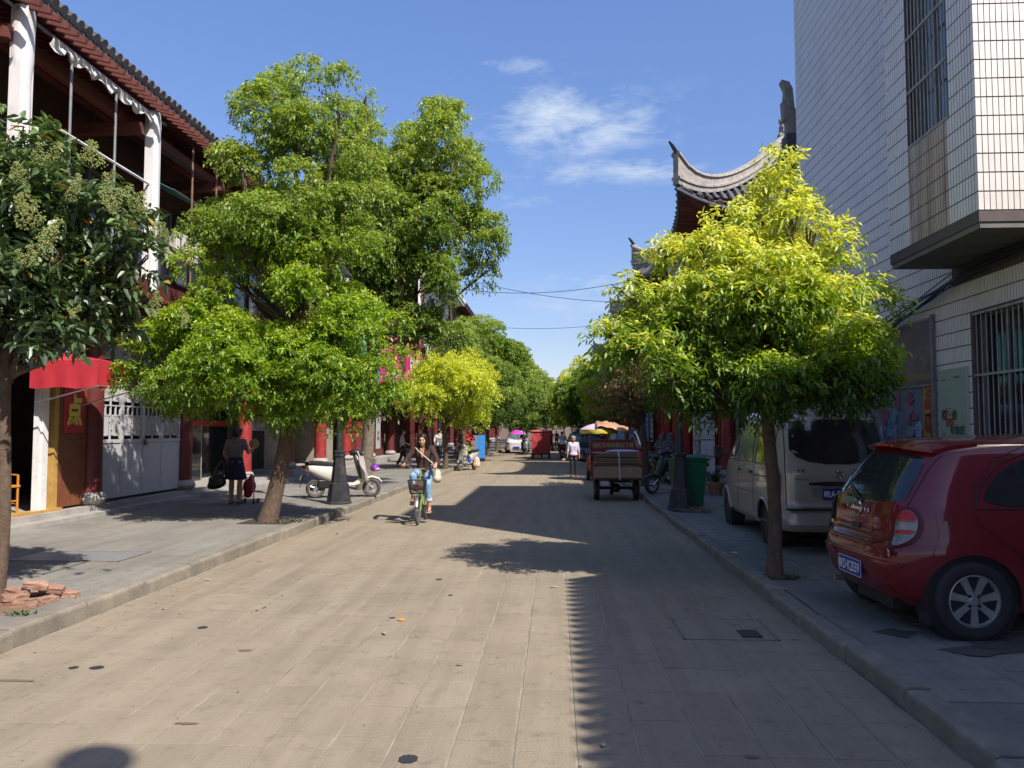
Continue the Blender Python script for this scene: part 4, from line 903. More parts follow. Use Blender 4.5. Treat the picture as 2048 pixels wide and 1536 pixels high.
def branches(t, mbt, base, top, r0, r1, clumps, rs, nb, m, lean=None, trunk_kids=None):
    base = np.array(base, float); top = np.array(top, float); n = 9; pts = []
    for i in range(n+1):
        u = i/n; w_ = base*(1-u)+top*u; w_ = w_+np.array([math.sin(u*5+base[0])*.03, math.cos(u*4+base[1])*.03, 0])*(1 if 0 < i < n else 0); pts.append(w_)
    rr = [lerp(r0, r1, (i/n))*(1.35 if i == 0 else (1.08 if i == 1 else 1)) for i in range(n+1)]
    mbt.tube([tuple(p) for p in pts], rr, 12, False)
    lb = MB(); ch = rs.choice(len(clumps), min(nb, len(clumps)), replace=False)
    for k in ch:
        c = clumps[k, :3]; u = rs.uniform(.80, 1.0); s_ = base*(1-u)+top*u if rs.random() < .8 else top
        mid = (s_*.5+c*.5)+np.array([0, 0, -.12*np.linalg.norm(c-s_)*rs.random()])+rs.normal(size=3)*.06; q1 = s_*.75+mid*.25+np.array([0, 0, .05]); d = np.linalg.norm(c-s_); rb = min(r1*.6, .012+.018*d)
        lb.tube([tuple(s_), tuple(s_*.45+mid*.55), tuple(mid*.5+c*.5+rs.normal(size=3)*.04), tuple(c)], [rb, rb*.75, rb*.5, rb*.25], 6, False)
        for _ in range(3):
            e = c+rs.normal(size=3)*clumps[k, 3]*.6; lb.tube([tuple(mid*.35+c*.65), tuple(c*.5+e*.5+rs.normal(size=3)*.03), tuple(e)], [rb*.4, rb*.28, rb*.12], 5, False)
    return lb
def tree(name, label, loc, lobes, pal, seed, n_sprig, leaf=(.085, .036), droop=.35, hang=.25, trunk=(.10, .07), fork=2.0, lean=(0, 0), young=1., bias=0., pal2=None, nclump=60, group=None, per=9, spr=.22, fine=True, nb=26, bark='bark', lm='leaf', rk=(.26, .44), parts=0, zr=None):
    rs = np.random.RandomState(seed); t = thing(name, label, 'tree', loc, 0, group)
    cl = clumps_of(rs, lobes, nclump, rk); L_ = make_leaves(rs, cl, n_sprig, leaf[0], leaf[1], droop, hang, per, spr)
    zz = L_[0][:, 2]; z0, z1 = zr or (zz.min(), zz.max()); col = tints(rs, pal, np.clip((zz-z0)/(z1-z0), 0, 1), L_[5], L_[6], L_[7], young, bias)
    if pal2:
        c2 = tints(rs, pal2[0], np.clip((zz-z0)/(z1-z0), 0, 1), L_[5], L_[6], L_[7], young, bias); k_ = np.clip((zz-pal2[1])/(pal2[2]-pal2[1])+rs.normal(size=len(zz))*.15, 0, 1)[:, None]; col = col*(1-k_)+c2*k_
    keep = np.ones(len(zz), bool)
    if parts:            # the leaves that show largest become parts of their own
        off = np.array([0, 0, 1.67])-np.array(loc); view = unit(off[None]-L_[0]); face = np.abs((view*L_[3]).sum(1)); d = np.linalg.norm(L_[0]-off, axis=1)
        score = face*L_[4]/d*(np.linalg.norm(L_[0]-np.array(cl[:, :3].mean(0)), axis=1)); sel = np.argsort(-score)[:parts]; keep[sel] = False
        unitm = {}
        lt = bpy.data.meshes.new('leaf')
        vs = [(0, 0, 0), (.3, .5, .06), (.68, .38, .01), (1, 0, -.14), (.68, -.38, .01), (.3, -.5, .06)]; lt.from_pydata(vs, [], [(0, 1, 2, 3), (0, 3, 4, 5)])
        groups = {}
        for i in sel:
            q = int(np.clip(col[i].sum()*9, 0, 6)); 
            if q not in groups:
                m2 = lt.copy(); at = m2.attributes.new('tint', 'FLOAT_COLOR', 'POINT'); at.data.foreach_set('color', np.tile(np.append(col[i], 1), 6).astype(np.float32)); m2.materials.append(M[lm]); groups[q] = m2
            o = mk('leaf', groups[q], t); l = leaf[0]*L_[4][i]; w_ = leaf[1]*L_[4][i]; a, s_, n_, p = L_[1][i]*l, L_[2][i]*w_, L_[3][i]*w_, L_[0][i]
            o.matrix_local = Matrix(((a[0], s_[0], n_[0], p[0]), (a[1], s_[1], n_[1], p[1]), (a[2], s_[2], n_[2], p[2]), (0, 0, 0, 1)))
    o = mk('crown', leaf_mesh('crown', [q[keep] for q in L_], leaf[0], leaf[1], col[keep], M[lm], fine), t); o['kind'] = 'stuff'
    mb = MB(); lb = branches(t, mb, (0, 0, -.03), (lean[0], lean[1], fork), trunk[0], trunk[1], cl, rs, nb, None)
    mb2 = MB(); mb2.v, mb2.f, mb2.mi = mb.v, mb.f, mb.mi; obj('trunk', mb2, M[bark], t, smooth=True)
    obj('branches', lb, M[bark], t, smooth=True)
    return t, cl
def at3(x, y, z, loc): return (x-loc[0], y-loc[1], z-loc[2])
# A: glossy privet at the left edge, with cream flower heads
A = (-4.99, 6.95, ZL)
tA, clA = tree('privet_tree', 'dark glossy leaved tree with cream flower clusters at the left edge, bricks round its foot', A,
     [(-1.5, .1, 2.9, 1.0, 1.0, .75), (-.15, .1, 3.0, .85, .8, .75), (-.7, .1, 3.5, 1.0, .9, .6), (.25, .3, 2.75, .6, .6, .5), (-.8, -.2, 2.45, 1.0, .7, .4), (-1.5, .3, 4.0, .6, .6, .6), (-.6, .2, 4.0, .5, .5, .42), (.1, .1, 2.5, .6, .6, .35), (-1.3, .0, 2.3, .9, .8, .4), (.3, .1, 3.4, .6, .5, .45), (-1.0, 0, 4.5, .4, .4, .4), (.15, .1, 3.9, .45, .4, .4), (-.3, .1, 4.3, .35, .3, .35), (.6, .2, 3.0, .45, .45, .4), (.7, 0, 2.6, .5, .55, .4), (.85, 0, 3.2, .42, .5, .38), (.2, -.2, 2.35, .7, .6, .3), (-.6, -.3, 2.25, .8, .6, .3), (-1.5, -.2, 2.3, .8, .6, .35), (.6, .1, 3.7, .35, .4, .35), (.2, 0, 2.9, .8, .7, .5)],
     'privet', 11, 6000, (.115, .046), .30, .12, (.062, .052), 2.45, (.02, .1), .85, 0, None, 130, None, 8, .20, True, 34, 'bark', 'gloss_leaf', (.24, .40), 300)
fl = flat('flower_cream', (.26, .29, .085), .8)
blob = MB()
r2 = random.Random(9)
for k in range(170):
    z = r2.random(); rr = .055*math.sqrt(1-z*.8)*r2.uniform(.3, 1); a = r2.uniform(0, 6.28); p = (rr*math.cos(a), rr*math.sin(a), z*.17-.05); q = .0055*r2.uniform(.7, 1.2)
    blob.add([(p[0]-q, p[1], p[2]), (p[0]+q, p[1], p[2]), (p[0], p[1]+q, p[2]), (p[0], p[1]-q, p[2]), (p[0], p[1], p[2]+q), (p[0], p[1], p[2]-q)], [(0, 3, 4), (3, 1, 4), (1, 2, 4), (2, 0, 4), (3, 0, 5), (1, 3, 5), (2, 1, 5), (0, 2, 5)])
blm = blob.mesh('flower_cluster', fl)
rs = np.random.RandomState(3)
for (x, y, z, q) in ((-4.22, 6.3, 3.95, 1.8), (-3.86, 6.35, 3.94, 2.0), (-3.72, 6.4, 3.78, 1.4), (-3.40, 6.4, 3.55, 1.9), (-3.33, 6.5, 3.28, 1.6), (-4.32, 6.25, 3.38, 2.4), (-4.12, 6.22, 3.20, 2.2), (-4.20, 6.2, 3.05, 1.6), (-3.66, 6.3, 3.52, 1.8), (-3.95, 6.3, 3.62, 1.5), (-3.42, 6.6, 2.70, 1.4), (-3.30, 6.9, 2.62, 1.2), (-4.00, 6.4, 2.62, 1.0), (-4.45, 6.3, 3.8, 1.6)):
    for _ in range(2):
        o = mk('flower_cluster', blm, tA, (x-A[0]+rs.normal()*.03, y-A[1]+rs.normal()*.03, z-A[2]+rs.normal()*.035)); o.rotation_euler = (rs.uniform(-.6, .6), rs.uniform(-.6, .6), rs.uniform(0, 6)); s_ = q*rs.uniform(.55, .75); o.scale = (s_,)*3; o['kind'] = 'stuff'
# B: bright green tree with the leaning trunk; its darker crown towers behind the low bright boughs
Bl = (-4.82, 13.25, ZL)
tree('camphor_tree', 'big bright green tree with a leaning brown trunk beside the left lamp post', Bl,
     [(-1.2, -.1, 2.75, 1.15, 1.1, .75), (.3, .1, 3.35, 1.3, 1.3, .95), (1.1, .1, 2.85, 1.1, 1.1, .85), (-.6, .2, 3.4, 1.0, 1.0, .7), (.2, -.2, 2.3, 1.6, 1.3, .5), (-1.6, -.1, 2.2, .75, .8, .4), (1.0, .0, 4.1, .75, .75, .6), (-.1, .1, 4.15, .6, .6, .55), (1.6, .2, 2.3, .7, .7, .45), (-.4, 0, 2.6, 1.5, 1.3, .6), (-.9, 0, 2.0, 1.3, 1.1, .4), (.8, 0, 1.95, 1.3, 1.1, .38), (-1.8, 0, 2.7, .7, .8, .6), (1.9, 0, 2.9, .6, .7, .5), (.9, 0, 4.5, .6, .6, .5),
      (.2, .3, 6.8, .85, .8, .95), (.2, .3, 7.75, .55, .5, .75), (.6, .3, 7.1, .8, .6, .7), (-.05, .3, 6.0, 1.0, .8, .8), (1.0, .3, 6.6, .55, .6, .8), (1.0, .3, 7.5, .42, .4, .5), (-.5, .3, 6.2, .6, .7, .65), (-1.05, .2, 5.2, .75, .7, .55), (-1.5, .2, 4.7, .4, .5, .35), (.4, .3, 5.5, 1.15, 1.0, .8), (1.4, .3, 5.8, .6, .6, .7), (.0, .3, 4.8, 1.2, 1.0, .6), (1.5, .3, 4.8, .7, .7, .6), (.2, -.3, 4.7, 1.1, .8, .55), (-.7, -.1, 4.5, .8, .8, .5), (.9, -.2, 5.1, .8, .7, .5)],
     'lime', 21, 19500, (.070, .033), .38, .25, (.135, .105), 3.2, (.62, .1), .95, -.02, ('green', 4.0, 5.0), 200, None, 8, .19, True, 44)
# C: the tall one behind
Cl = (-4.95, 20.6, ZL)
tree('tall_camphor_tree', 'tall dense green tree with a pale trunk rising behind the white scooter', Cl,
     [(.1, 0, 9.0, .85, .9, 1.0), (.0, 0, 10.0, .45, .45, .5), (1.9, 0, 9.0, .9, 1, 1.0), (2.0, 0, 10.0, .55, .5, .45), (1.0, 0, 8.5, .95, 1, 1.0), (2.6, 0, 8.1, .8, .9, 1.0), (2.6, 0, 6.8, .85, 1, 1.1), (1.5, 0, 7.2, 1.2, 1.2, 1.2), (0, 0, 7.4, 1.3, 1.2, 1.3), (.6, 0, 5.9, 1.4, 1.3, 1.0), (2.2, 0, 5.4, 1.0, 1, .9), (2.0, 0, 4.4, .8, .9, .6), (-.6, 0, 5.8, 1.2, 1.2, 1.0), (.2, 0, 4.4, 1.2, 1.1, .6), (1.2, 0, 4.3, .9, .9, .6), (-.8, 0, 7.6, .8, .9, 1.0), (-.7, 0, 8.8, .75, .9, .9), (2.3, 0, 3.9, .4, .5, .35)],
     'green', 33, 17000, (.09, .042), .40, .28, (.17, .12), 4.6, (.25, .0), .98, .04, None, 165, None, 8, .25, True, 40, 'bark_pale')
# R1: the yellow-flushed tree on the right
Rl = (2.32, 8.72, ZR)
tree('young_camphor_tree', 'young camphor tree with pale yellow top leaves between the van and the red car', Rl,
     [(0, .1, 2.45, 1.15, 1.1, .70), (-1.05, .0, 3.15, .55, .6, .50), (-1.45, 0, 2.75, .48, .5, .40), (-1.5, 0, 2.4, .35, .4, .3), (-1.2, .0, 2.3, .62, .7, .42), (.75, .1, 3.3, .46, .5, .48), (.88, .1, 2.75, .42, .6, .45), (.6, .1, 2.3, .66, .8, .5), (.15, .1, 3.35, .62, .6, .55), (.16, .1, 3.85, .42, .42, .42), (.16, .1, 4.15, .32, .32, .36), (.18, .1, 4.45, .22, .22, .28), (-.45, .1, 3.45, .48, .5, .48), (-.35, .1, 3.8, .25, .3, .25), (.6, .1, 3.7, .3, .3, .3), (0, .1, 2.95, 1.0, .9, .5), (-.3, -.1, 1.95, .95, .8, .3), (.6, 0, 1.95, .85, .8, .3), (.85, .1, 2.15, .35, .5, .3)],
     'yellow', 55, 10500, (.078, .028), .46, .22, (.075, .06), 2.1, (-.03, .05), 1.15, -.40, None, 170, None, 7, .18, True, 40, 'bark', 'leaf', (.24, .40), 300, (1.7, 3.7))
# further trees of the avenue: six crown forms, each tree a copy at its own place
GR = 'street trees down the avenue'
def avenue(x, y, h, rx, pal, seed, label, bare=False, fork=None):
    z0 = 1.75; hz = (h-z0); rs_ = random.Random(seed)
    lobes = [(0, 0, z0+hz*.42, rx*.9, rx*.9, hz*.40), (-rx*.45, 0, z0+hz*.35, rx*.6, rx*.6, hz*.3), (rx*.45, .1, z0+hz*.33, rx*.6, rx*.6, hz*.3), (rs_.uniform(-.3, .3), 0, z0+hz*.72, rx*.55, rx*.55, hz*.28), (rx*.3*rs_.choice((-1, 1)), 0, z0+hz*.6, rx*.5, rx*.5, hz*.25)]
    n = int(520*rx*hz*(.35 if bare else 1)*(.75 if y > 60 else 1)); lf = (.12, .055) if y < 45 else ((.17, .08) if y < 75 else (.24, .12))
    if y >= 45: n = int(n*.62)
    if y >= 75: n = int(n*.6)
    kx = ZL if x < 0 else ZR
    return tree('street_tree', label, (x, y, kx), lobes, pal, seed, n, lf, .35, .25, (.11, .07), fork or z0+.2, (rs_.uniform(-.1, .1), 0), 1.0, 0 if pal != 'gold' else .12, None, 46, GR, 8, .26, False, 14, 'bark', 'leaf')
avenue(-4.35, 31.6, 4.7, 1.95, 'gold', 71, 'small round yellow green tree on the left pavement behind the cyclist')
avenue(-4.1, 36.0, 5.4, 1.5, 'gold', 78, 'second yellow green tree just behind the first one on the left')
avenue(-4.3, 43.0, 7.9, 2.9, 'green', 72, 'dark green tree beyond the yellow trees, first of the tall row on the left')
avenue(-4.2, 50.0, 8.3, 2.9, 'deep', 73, 'tall dense green tree second in the left row beyond the yellow trees')
avenue(-4.2, 57.5, 8.6, 3.0, 'green', 74, 'tall green tree third in the left row beyond the yellow trees')
avenue(-3.6, 66.0, 8.5, 3.1, 'green', 75, 'broad green tree leaning over the road, fourth in the left row')
avenue(-4.1, 74.0, 4.5, 1.6, 'gold', 76, 'little yellow tree under the tall green ones far left')
avenue(-4.2, 82.0, 8.5, 3.2, 'deep', 77, 'dark tree behind the little yellow one far left')
avenue(-3.4, 96.0, 8.5, 3.4, 'green', 79, 'hazy green tree near the far end on the left')
avenue(-3.2, 112.0, 8.5, 3.6, 'deep', 80, 'farthest dark green tree on the left')
avenue(2.5, 22.6, 3.9, 1.0, 'brown', 81, 'thin half bare tree with browning leaves behind the cargo tricycle', True)
avenue(2.6, 30.0, 4.4, 1.3, 'brown', 82, 'half bare brown tree next along the right kerb', True)
avenue(2.6, 38.0, 5.2, 1.6, 'lime', 83, 'yellowish tree in front of the dark ones on the right')
avenue(2.5, 46.0, 5.6, 2.1, 'deep', 84, 'dark green shaded tree on the right behind the old woman')
avenue(2.4, 54.0, 6.2, 2.3, 'deep', 85, 'second dark green shaded tree on the right')
avenue(2.4, 62.0, 7.2, 2.4, 'gold', 86, 'tall tree with golden yellow crown on the right')
avenue(2.3, 70.0, 8.6, 2.6, 'gold', 87, 'taller golden tree behind the first golden one')
avenue(2.2, 80.0, 7.8, 2.9, 'deep', 88, 'dark tree beyond the golden ones on the right')
avenue(2.0, 92.0, 8.0, 3.2, 'green', 89, 'green tree arching over the road near the far end on the right')
avenue(1.2, 106.0, 7.6, 3.6, 'lime', 90, 'pale green tree closing the view near the far end')
avenue(-1.4, 124.0, 9.5, 6.0, 'green', 91, 'broad green tree closing the end of the street')
tag(obj('end_wall', MB().bb(-12, 12, 135, 135.4, 0, 2.3), flat('end_grey', (.20, .15, .125), .9)), 'low pinkish wall across the far end of the street', 'wall')
# ---------------------------------------------------------------- cars: bodies as stacks of rounded outlines
class Car:
    """local frame: +x forward, y to the left, z up, origin on the ground at the rear bumper's end"""
    def __init__(s, name, label, loc, rz, paint, xr, xf, hw, nr, nf, top, wheels, r_w, length, group=None, cat='car'):
        s.t = thing(name, label, cat, loc, rz, group); s.xr, s.xf, s.hw = xr, xf, hw; s.nr, s.nf = nr, nf; s.L = length; s.top = top
        zs = [lerp(xr[0][0], top, (i/70)) for i in range(71)]; zs[-1] = top
        rows = []; NA = 96
        for z in zs: rows.append([s.pt(2*math.pi*j/NA, z) for j in range(NA)])
        mb = MB().grid(rows, True); mb.f += [tuple(range(NA)), tuple((len(rows)-1)*NA+j for j in range(NA))]; mb.mi += [0, 0]
        body = obj('body', mb, [paint, M['black']], s.t, smooth=True)
        # wheel arches cut out
        for (wx, wy) in wheels:
            c = MB().lathe([(r_w*1.17, -.30), (r_w*1.17, .30)], (0, 0, 0), 40, 'y', mi=0); c.v = [(p[0]+wx, p[1]+(.62*s.hwz(.4)+.30 if wy > 0 else -.62*s.hwz(.4)-.30)*1.0, p[2]+r_w) for p in c.v]
            co = obj('cut', c, M['black'], s.t); bo = body.modifiers.new('arch', 'BOOLEAN'); bo.object = co; bo.operation = 'DIFFERENCE'; bo.solver = 'EXACT'
            try: bo.material_mode = 'TRANSFER'
            except Exception: pass
        bpy.context.view_layer.update(); dg = bpy.context.evaluated_depsgraph_get(); me = bpy.data.meshes.new_from_object(body.evaluated_get(dg)); body.modifiers.clear(); body.data = me
        for o in [o for o in s.t.children if o.name.startswith('cut')]: bpy.data.objects.remove(o)
        s.body = body
    def hwz(s, z): return interp(s.hw, z)
    def pt(s, a, z, off=0.0):
        x0, x1, w_ = interp(s.xr, z), interp(s.xf, z), s.hwz(z); ca, sa = math.cos(a), math.sin(a); n = s.nf if ca > 0 else s.nr
        xc = (x0+x1)/2; hx = (x1-x0)/2
        if isinstance(n, list): n = interp(n, z)
        k = (abs(ca)**n+abs(sa)**n)**(-1/n)
        return (xc+(hx+off)*ca*k, (w_+off)*sa*k, z)
    def side(s, x, z, sgn, off=.004):
        x0, x1, w_ = interp(s.xr, z), interp(s.xf, z), s.hwz(z); xc = (x0+x1)/2; hx = (x1-x0)/2; u = (x-xc)/hx; n = s.nf if u > 0 else s.nr
        if isinstance(n, list): n = interp(n, z)
        y = w_*max(0, 1-min(1, abs(u))**n)**(1/n); return (x, sgn*(y+off), z)
    def rear(s, y, z, off=.004, front=False):
        x0, x1, w_ = interp(s.xr, z), interp(s.xf, z), s.hwz(z); xc = (x0+x1)/2; hx = (x1-x0)/2; n = s.nf if front else s.nr
        if isinstance(n, list): n = interp(n, z)
        u = max(0, 1-min(1, abs(y)/w_)**n)**(1/n); return (xc+(hx*u+off)*(1 if front else -1), y, z)
    def patch(s, name, outline, fn, m, parent=None, th=.0, sub=8, rnd_=3, label=None):
        """a panel that follows the body: outline in the panel's own 2-D coordinates"""
        pts = outline
        for _ in range(rnd_): pts = [q for i in range(len(pts)) for q in ((.75*pts[i][0]+.25*pts[(i+1) % len(pts)][0], .75*pts[i][1]+.25*pts[(i+1) % len(pts)][1]), (.25*pts[i][0]+.75*pts[(i+1) % len(pts)][0], .25*pts[i][1]+.75*pts[(i+1) % len(pts)][1]))]
        cx = sum(p[0] for p in pts)/len(pts); cy = sum(p[1] for p in pts)/len(pts)
        rows = [[fn(lerp(cx, p[0], k/sub), lerp(cy, p[1], k/sub)) for p in pts] for k in range(1, sub+1)]
        mb = MB().grid(rows, True); c = fn(cx, cy); mb.v.append(c); ci = len(mb.v)-1; n = len(pts)
        for j in range(n): mb.f.append((ci, j, (j+1) % n)); mb.mi.append(0)
        rim = [fn(p[0], p[1], off=-.012) for p in pts]; mb.add(rim, []); b = len(mb.v)-n; o_ = (sub-1)*n
        for j in range(n): mb.f.append((o_+j, o_+(j+1) % n, b+(j+1) % n, b+j)); mb.mi.append(0)
        return obj(name, mb, m, parent or s.t, smooth=True, label=label)
    def line(s, name, pts, fn, m=None, r=.0035, parent=None, off=.001):
        q = []
        for a, b in zip(pts, pts[1:]):
            for i in range(6): q.append(fn(lerp(a[0], b[0], i/6), lerp(a[1], b[1], i/6), off=off))
        q.append(fn(*pts[-1], off=off)); return obj(name, MB().tube(q, r, 5), m or M['black'], parent or s.body, smooth=True)
def wheel(parent, x, y, r, w_, sgn, spokes=7, m_rim=None, detailed=True, z=None, hub=.67, tyre='rubber'):
    """sgn = which way the outer face looks along y"""
    t = MB(); h = w_/2; pr = [(r*hub, -h*.80), (r*.80, -h), (r*.93, -h*.93), (r*.985, -h*.75), (r, -h*.5), (r, h*.5), (r*.985, h*.75), (r*.93, h*.93), (r*.80, h), (r*hub, h*.80)]
    t.lathe(pr+[pr[0]], n=40 if detailed else 20, axis='y')
    t.f = t.f[:-2]; t.mi = t.mi[:-2]
    W = obj('wheel', t, M[tyre], parent, smooth=True, loc=(x, y, r if z is None else z))
    ri = MB(); rr = r*hub; o = h*.74*sgn; i_ = h*.15*sgn
    m_rim = m_rim or M['alu']
    ring = [(rr+.004, o), (rr-.012, o+.004*sgn), (rr-.022, o-.02*sgn), (rr-.03, -h*.5*sgn), (rr+.004, -h*.6*sgn)]
    ri.lathe(ring+[ring[0]], n=40 if detailed else 20, axis='y'); ri.f = ri.f[:-2]; ri.mi = ri.mi[:-2]
    hubp = [(.0, o-.012*sgn), (rr*.24, o-.012*sgn), (rr*.30, o-.03*sgn), (rr*.30, i_)]; ri.lathe([(.002, o-.006*sgn), (rr*.15, o-.008*sgn), (rr*.27, o-.016*sgn), (rr*.31, o-.035*sgn), (rr*.31, i_-.03*sgn)], n=24, axis='y')
    for k in range(spokes):
        a = 2*math.pi*(k+.25)/spokes; ca, sa = math.cos(a), math.sin(a); p = []
        for (u, wd, dy) in ((.20, .15, -.006), (.60, .17, -.010), (.99, .22, -.004)):
            for sg in (-1, 1):
                for dd in (0, -.05): p.append(((u*ca-sg*wd*.75*sa)*rr, o+(dy+dd)*sgn, (u*sa+sg*wd*.75*ca)*rr))
        fs = []
        for q in (0, 1): b = q*4; fs += [(b, b+4, b+6, b+2), (b+1, b+3, b+7, b+5), (b, b+1, b+5, b+4), (b+2, b+6, b+7, b+3)]
        ri.add(p, fs)
    obj('rim', ri, m_rim, W, smooth=False)
    br = MB(); br.lathe([(rr*.8, i_-.02*sgn), (rr*.8, i_-.03*sgn)], n=24, axis='y'); obj('brake_disc', br, M['black'], W)
    if detailed:
        for k in range(4):
            a = math.pi/4+k*math.pi/2; obj('lug_nut', MB().lathe([(.013, o-.018*sgn), (.013, o-.002*sgn)], (rr*.42*math.cos(a)*.62, 0, rr*.42*math.sin(a)*.62), 8, 'y'), M['black'], W)
    return W
# ---- red hatchback, parked with its tail to the kerb
RC = smooth_tab([(.20, .20), (.27, .10), (.36, .035), (.46, .005), (.56, .0), (.66, .015), (.70, .05), (.76, .075), (.88, .085), (1.00, .115), (1.12, .175), (1.24, .255), (1.34, .33), (1.41, .40), (1.46, .52), (1.50, .80), (1.525, 1.25)], 120, 2)
FC = smooth_tab([(.20, 3.70), (.35, 3.77), (.55, 3.76), (.72, 3.62), (.86, 3.30), (.96, 2.92), (1.10, 2.72), (1.25, 2.50), (1.38, 2.30), (1.46, 2.1), (1.50, 1.85), (1.525, 1.45)], 120, 2)
HC = smooth_tab([(.20, .77), (.30, .82), (.45, .832), (.62, .832), (.75, .825), (.88, .80), (.96, .775), (1.05, .735), (1.15, .695), (1.28, .640), (1.38, .585), (1.44, .52), (1.485, .42), (1.51, .30), (1.525, .16)], 120, 1)
HX, HY = 2.47, 6.95
car = Car('parked_hatchback', 'dark red hatchback parked with its tail to the kerb in front of the barred window', (HX, HY, ZR), R(3.0), M['red_paint'], RC, FC, HC,
          [(.2, 5.5), (.6, 6.0), (.95, 6.0), (1.25, 4.8), (1.4, 4.0), (1.53, 2.6)], [(.2, 3.0), (1.0, 2.8), (1.53, 2.4)], 1.525, [(.59, -1), (.59, 1), (3.04, -1), (3.04, 1)], .292, 3.77)
b_ = car.body
for wx in (.59, 3.04):
    for sg in (-1, 1):
        wheel(car.t, wx, sg*.735, .292, .175, sg, 7)
        obj('wheel_arch', MB().lathe([(.345, -.0), (.345, .22), (.1, .22)], (wx, sg*.78 if sg < 0 else .56, .30), 30, 'y'), M['black'], b_)
under = MB().bb(.4, 3.4, -.55, .55, .17, .30); obj('underbody', under, M['black'], b_)
obj('tow_hook', MB().bb(.15, .5, -.45, .2, .16, .26), M['black'], b_)
obj('mud_flap', MB().box((.27, -.70, .24), (.02, .17, .26)), M['black'], car.t)
sR = lambda x, z, off=.004: car.side(x, z, -1, off); rR = lambda y, z, off=.004: car.rear(y, z, off)
sL = lambda x, z, off=.004: car.side(x, z, 1, off)
# glass
rg = car.patch('rear_window', [(-.60, .985), (.60, .985), (.585, 1.10), (.50, 1.33), (.36, 1.372), (-.36, 1.372), (-.50, 1.33), (-.585, 1.10)], lambda y, z, off=.006: rR(y, z, off), M['glass'], rnd_=2)
for f_ in (sR, sL):
    car.patch('side_window', [(.70, .985), (1.58, .985), (1.58, 1.405), (1.25, 1.39), (.92, 1.27), (.74, 1.11)], lambda x, z, off=.005, f_=f_: f_(x, z, off), M['glass'], rnd_=2)
    car.patch('side_window', [(1.66, .985), (2.48, .985), (2.50, 1.08), (2.2, 1.35), (1.95, 1.405), (1.66, 1.405)], lambda x, z, off=.005, f_=f_: f_(x, z, off), M['glass'], rnd_=2)
    car.line('window_trim', [(.64, .975), (.70, 1.12), (.90, 1.30), (1.24, 1.42), (1.9, 1.43), (2.25, 1.37), (2.56, 1.08), (2.62, .97)], f_, M['black'], .007)
    car.line('window_trim', [(.64, .968), (1.7, .972), (2.62, .968)], f_, M['black'], .007)
    car.line('door_seam', [(.60, .955), (.66, .85), (.88, .68), (1.03, .52), (1.10, .36)], f_)
    car.line('door_seam', [(.60, .955), (.66, 1.13), (.86, 1.33), (1.22, 1.455)], f_)
    car.line('door_seam', [(1.63, .98), (1.64, .60), (1.66, .30)], f_)
    car.line('sill_seam', [(1.12, .30), (2.6, .30)], f_)
    car.line('glass_divider', [(1.08, .99), (1.02, 1.31)], f_, M['black'], .006, None, .006)
    car.patch('door_handle', [(.98, .815), (1.20, .825), (1.20, .86), (.98, .85)], lambda x, z, off=.02, f_=f_: f_(x, z, max(off, .018) if off > 0 else .0), M['black'], rnd_=1, sub=3)
    car.patch('handle_recess', [(1.03, .795), (1.16, .800), (1.16, .875), (1.03, .87)], lambda x, z, off=.002, f_=f_: f_(x, z, min(off, .002)), flat('red_deep', (.10, .004, .006), .5), rnd_=2, sub=3)
car.line('hatch_seam', [(-.63, .98), (-.60, .85), (-.56, .72), (-.40, .665), (.40, .665), (.56, .72), (.60, .85), (.63, .98)], rR, r=.005)
car.line('hatch_seam', [(-.63, .98), (-.60, 1.12), (-.52, 1.36)], rR, r=.004); car.line('hatch_seam', [(.63, .98), (.60, 1.12), (.52, 1.36)], rR, r=.004)
car.line('bumper_seam', [(.02, .64), (.20, .64), (.36, .60)], sR, r=.0035) if False else None
# bumper: lower lip, shelf and moulding
for sg in (-1, 1):
    car.patch('bumper_moulding', [(sg*.26, .475), (sg*.66, .50), (sg*.70, .535), (sg*.68, .555), (sg*.28, .545)], lambda y, z, off=.02: rR(y, z, .016 if off > 0 else 0), M['red_paint'], rnd_=2)
    car.patch('reflector', [(sg*.36, .30), (sg*.62, .315), (sg*.60, .36), (sg*.38, .345)], lambda y, z, off=.004: rR(y, z, min(off, .004)), flat('red_deep2', (.16, .01, .012), .3), rnd_=2)
# tail lamps wrap the corner: outlined in (angle, height) round the body
def cr(a, z, off=.012): return car.pt(a, z, off if off > 0 else 0)
for sg in (-1, 1):
    A0 = math.pi+sg*0  # tail direction
    def an(u): u = .60+(u-.16)*1.30; return (math.pi-u) if sg > 0 else (math.pi+u)
    base = [(an(.16), .66), (an(.22), .655), (an(.285), .72), (an(.315), .85), (an(.30), .95), (an(.255), .985), (an(.20), .93), (an(.175), .80)]
    lens = car.patch('tail_lamp', [(an(.185), .685), (an(.225), .68), (an(.272), .74), (an(.296), .85), (an(.29), .93), (an(.252), .962), (an(.208), .91), (an(.190), .80)], lambda a, z, off=.02: cr(a, z, .022), M['lamp_clear'], rnd_=2)
    car.patch('lamp_bezel', base, lambda a, z, off=.01: cr(a, z, .010), flat('red_deep', (.1, .004, .006)), rnd_=2)
    car.patch('red_lens', [(an(.205), .862), (an(.292), .866), (an(.288), .93), (an(.252), .960), (an(.210), .91)], lambda a, z, off=.02: cr(a, z, .026), M['lamp_red'], lens, rnd_=2)
    car.patch('red_lens', [(an(.198), .765), (an(.277), .775), (an(.282), .808), (an(.196), .798)], lambda a, z, off=.02: cr(a, z, .026), M['lamp_red'], lens, rnd_=1)
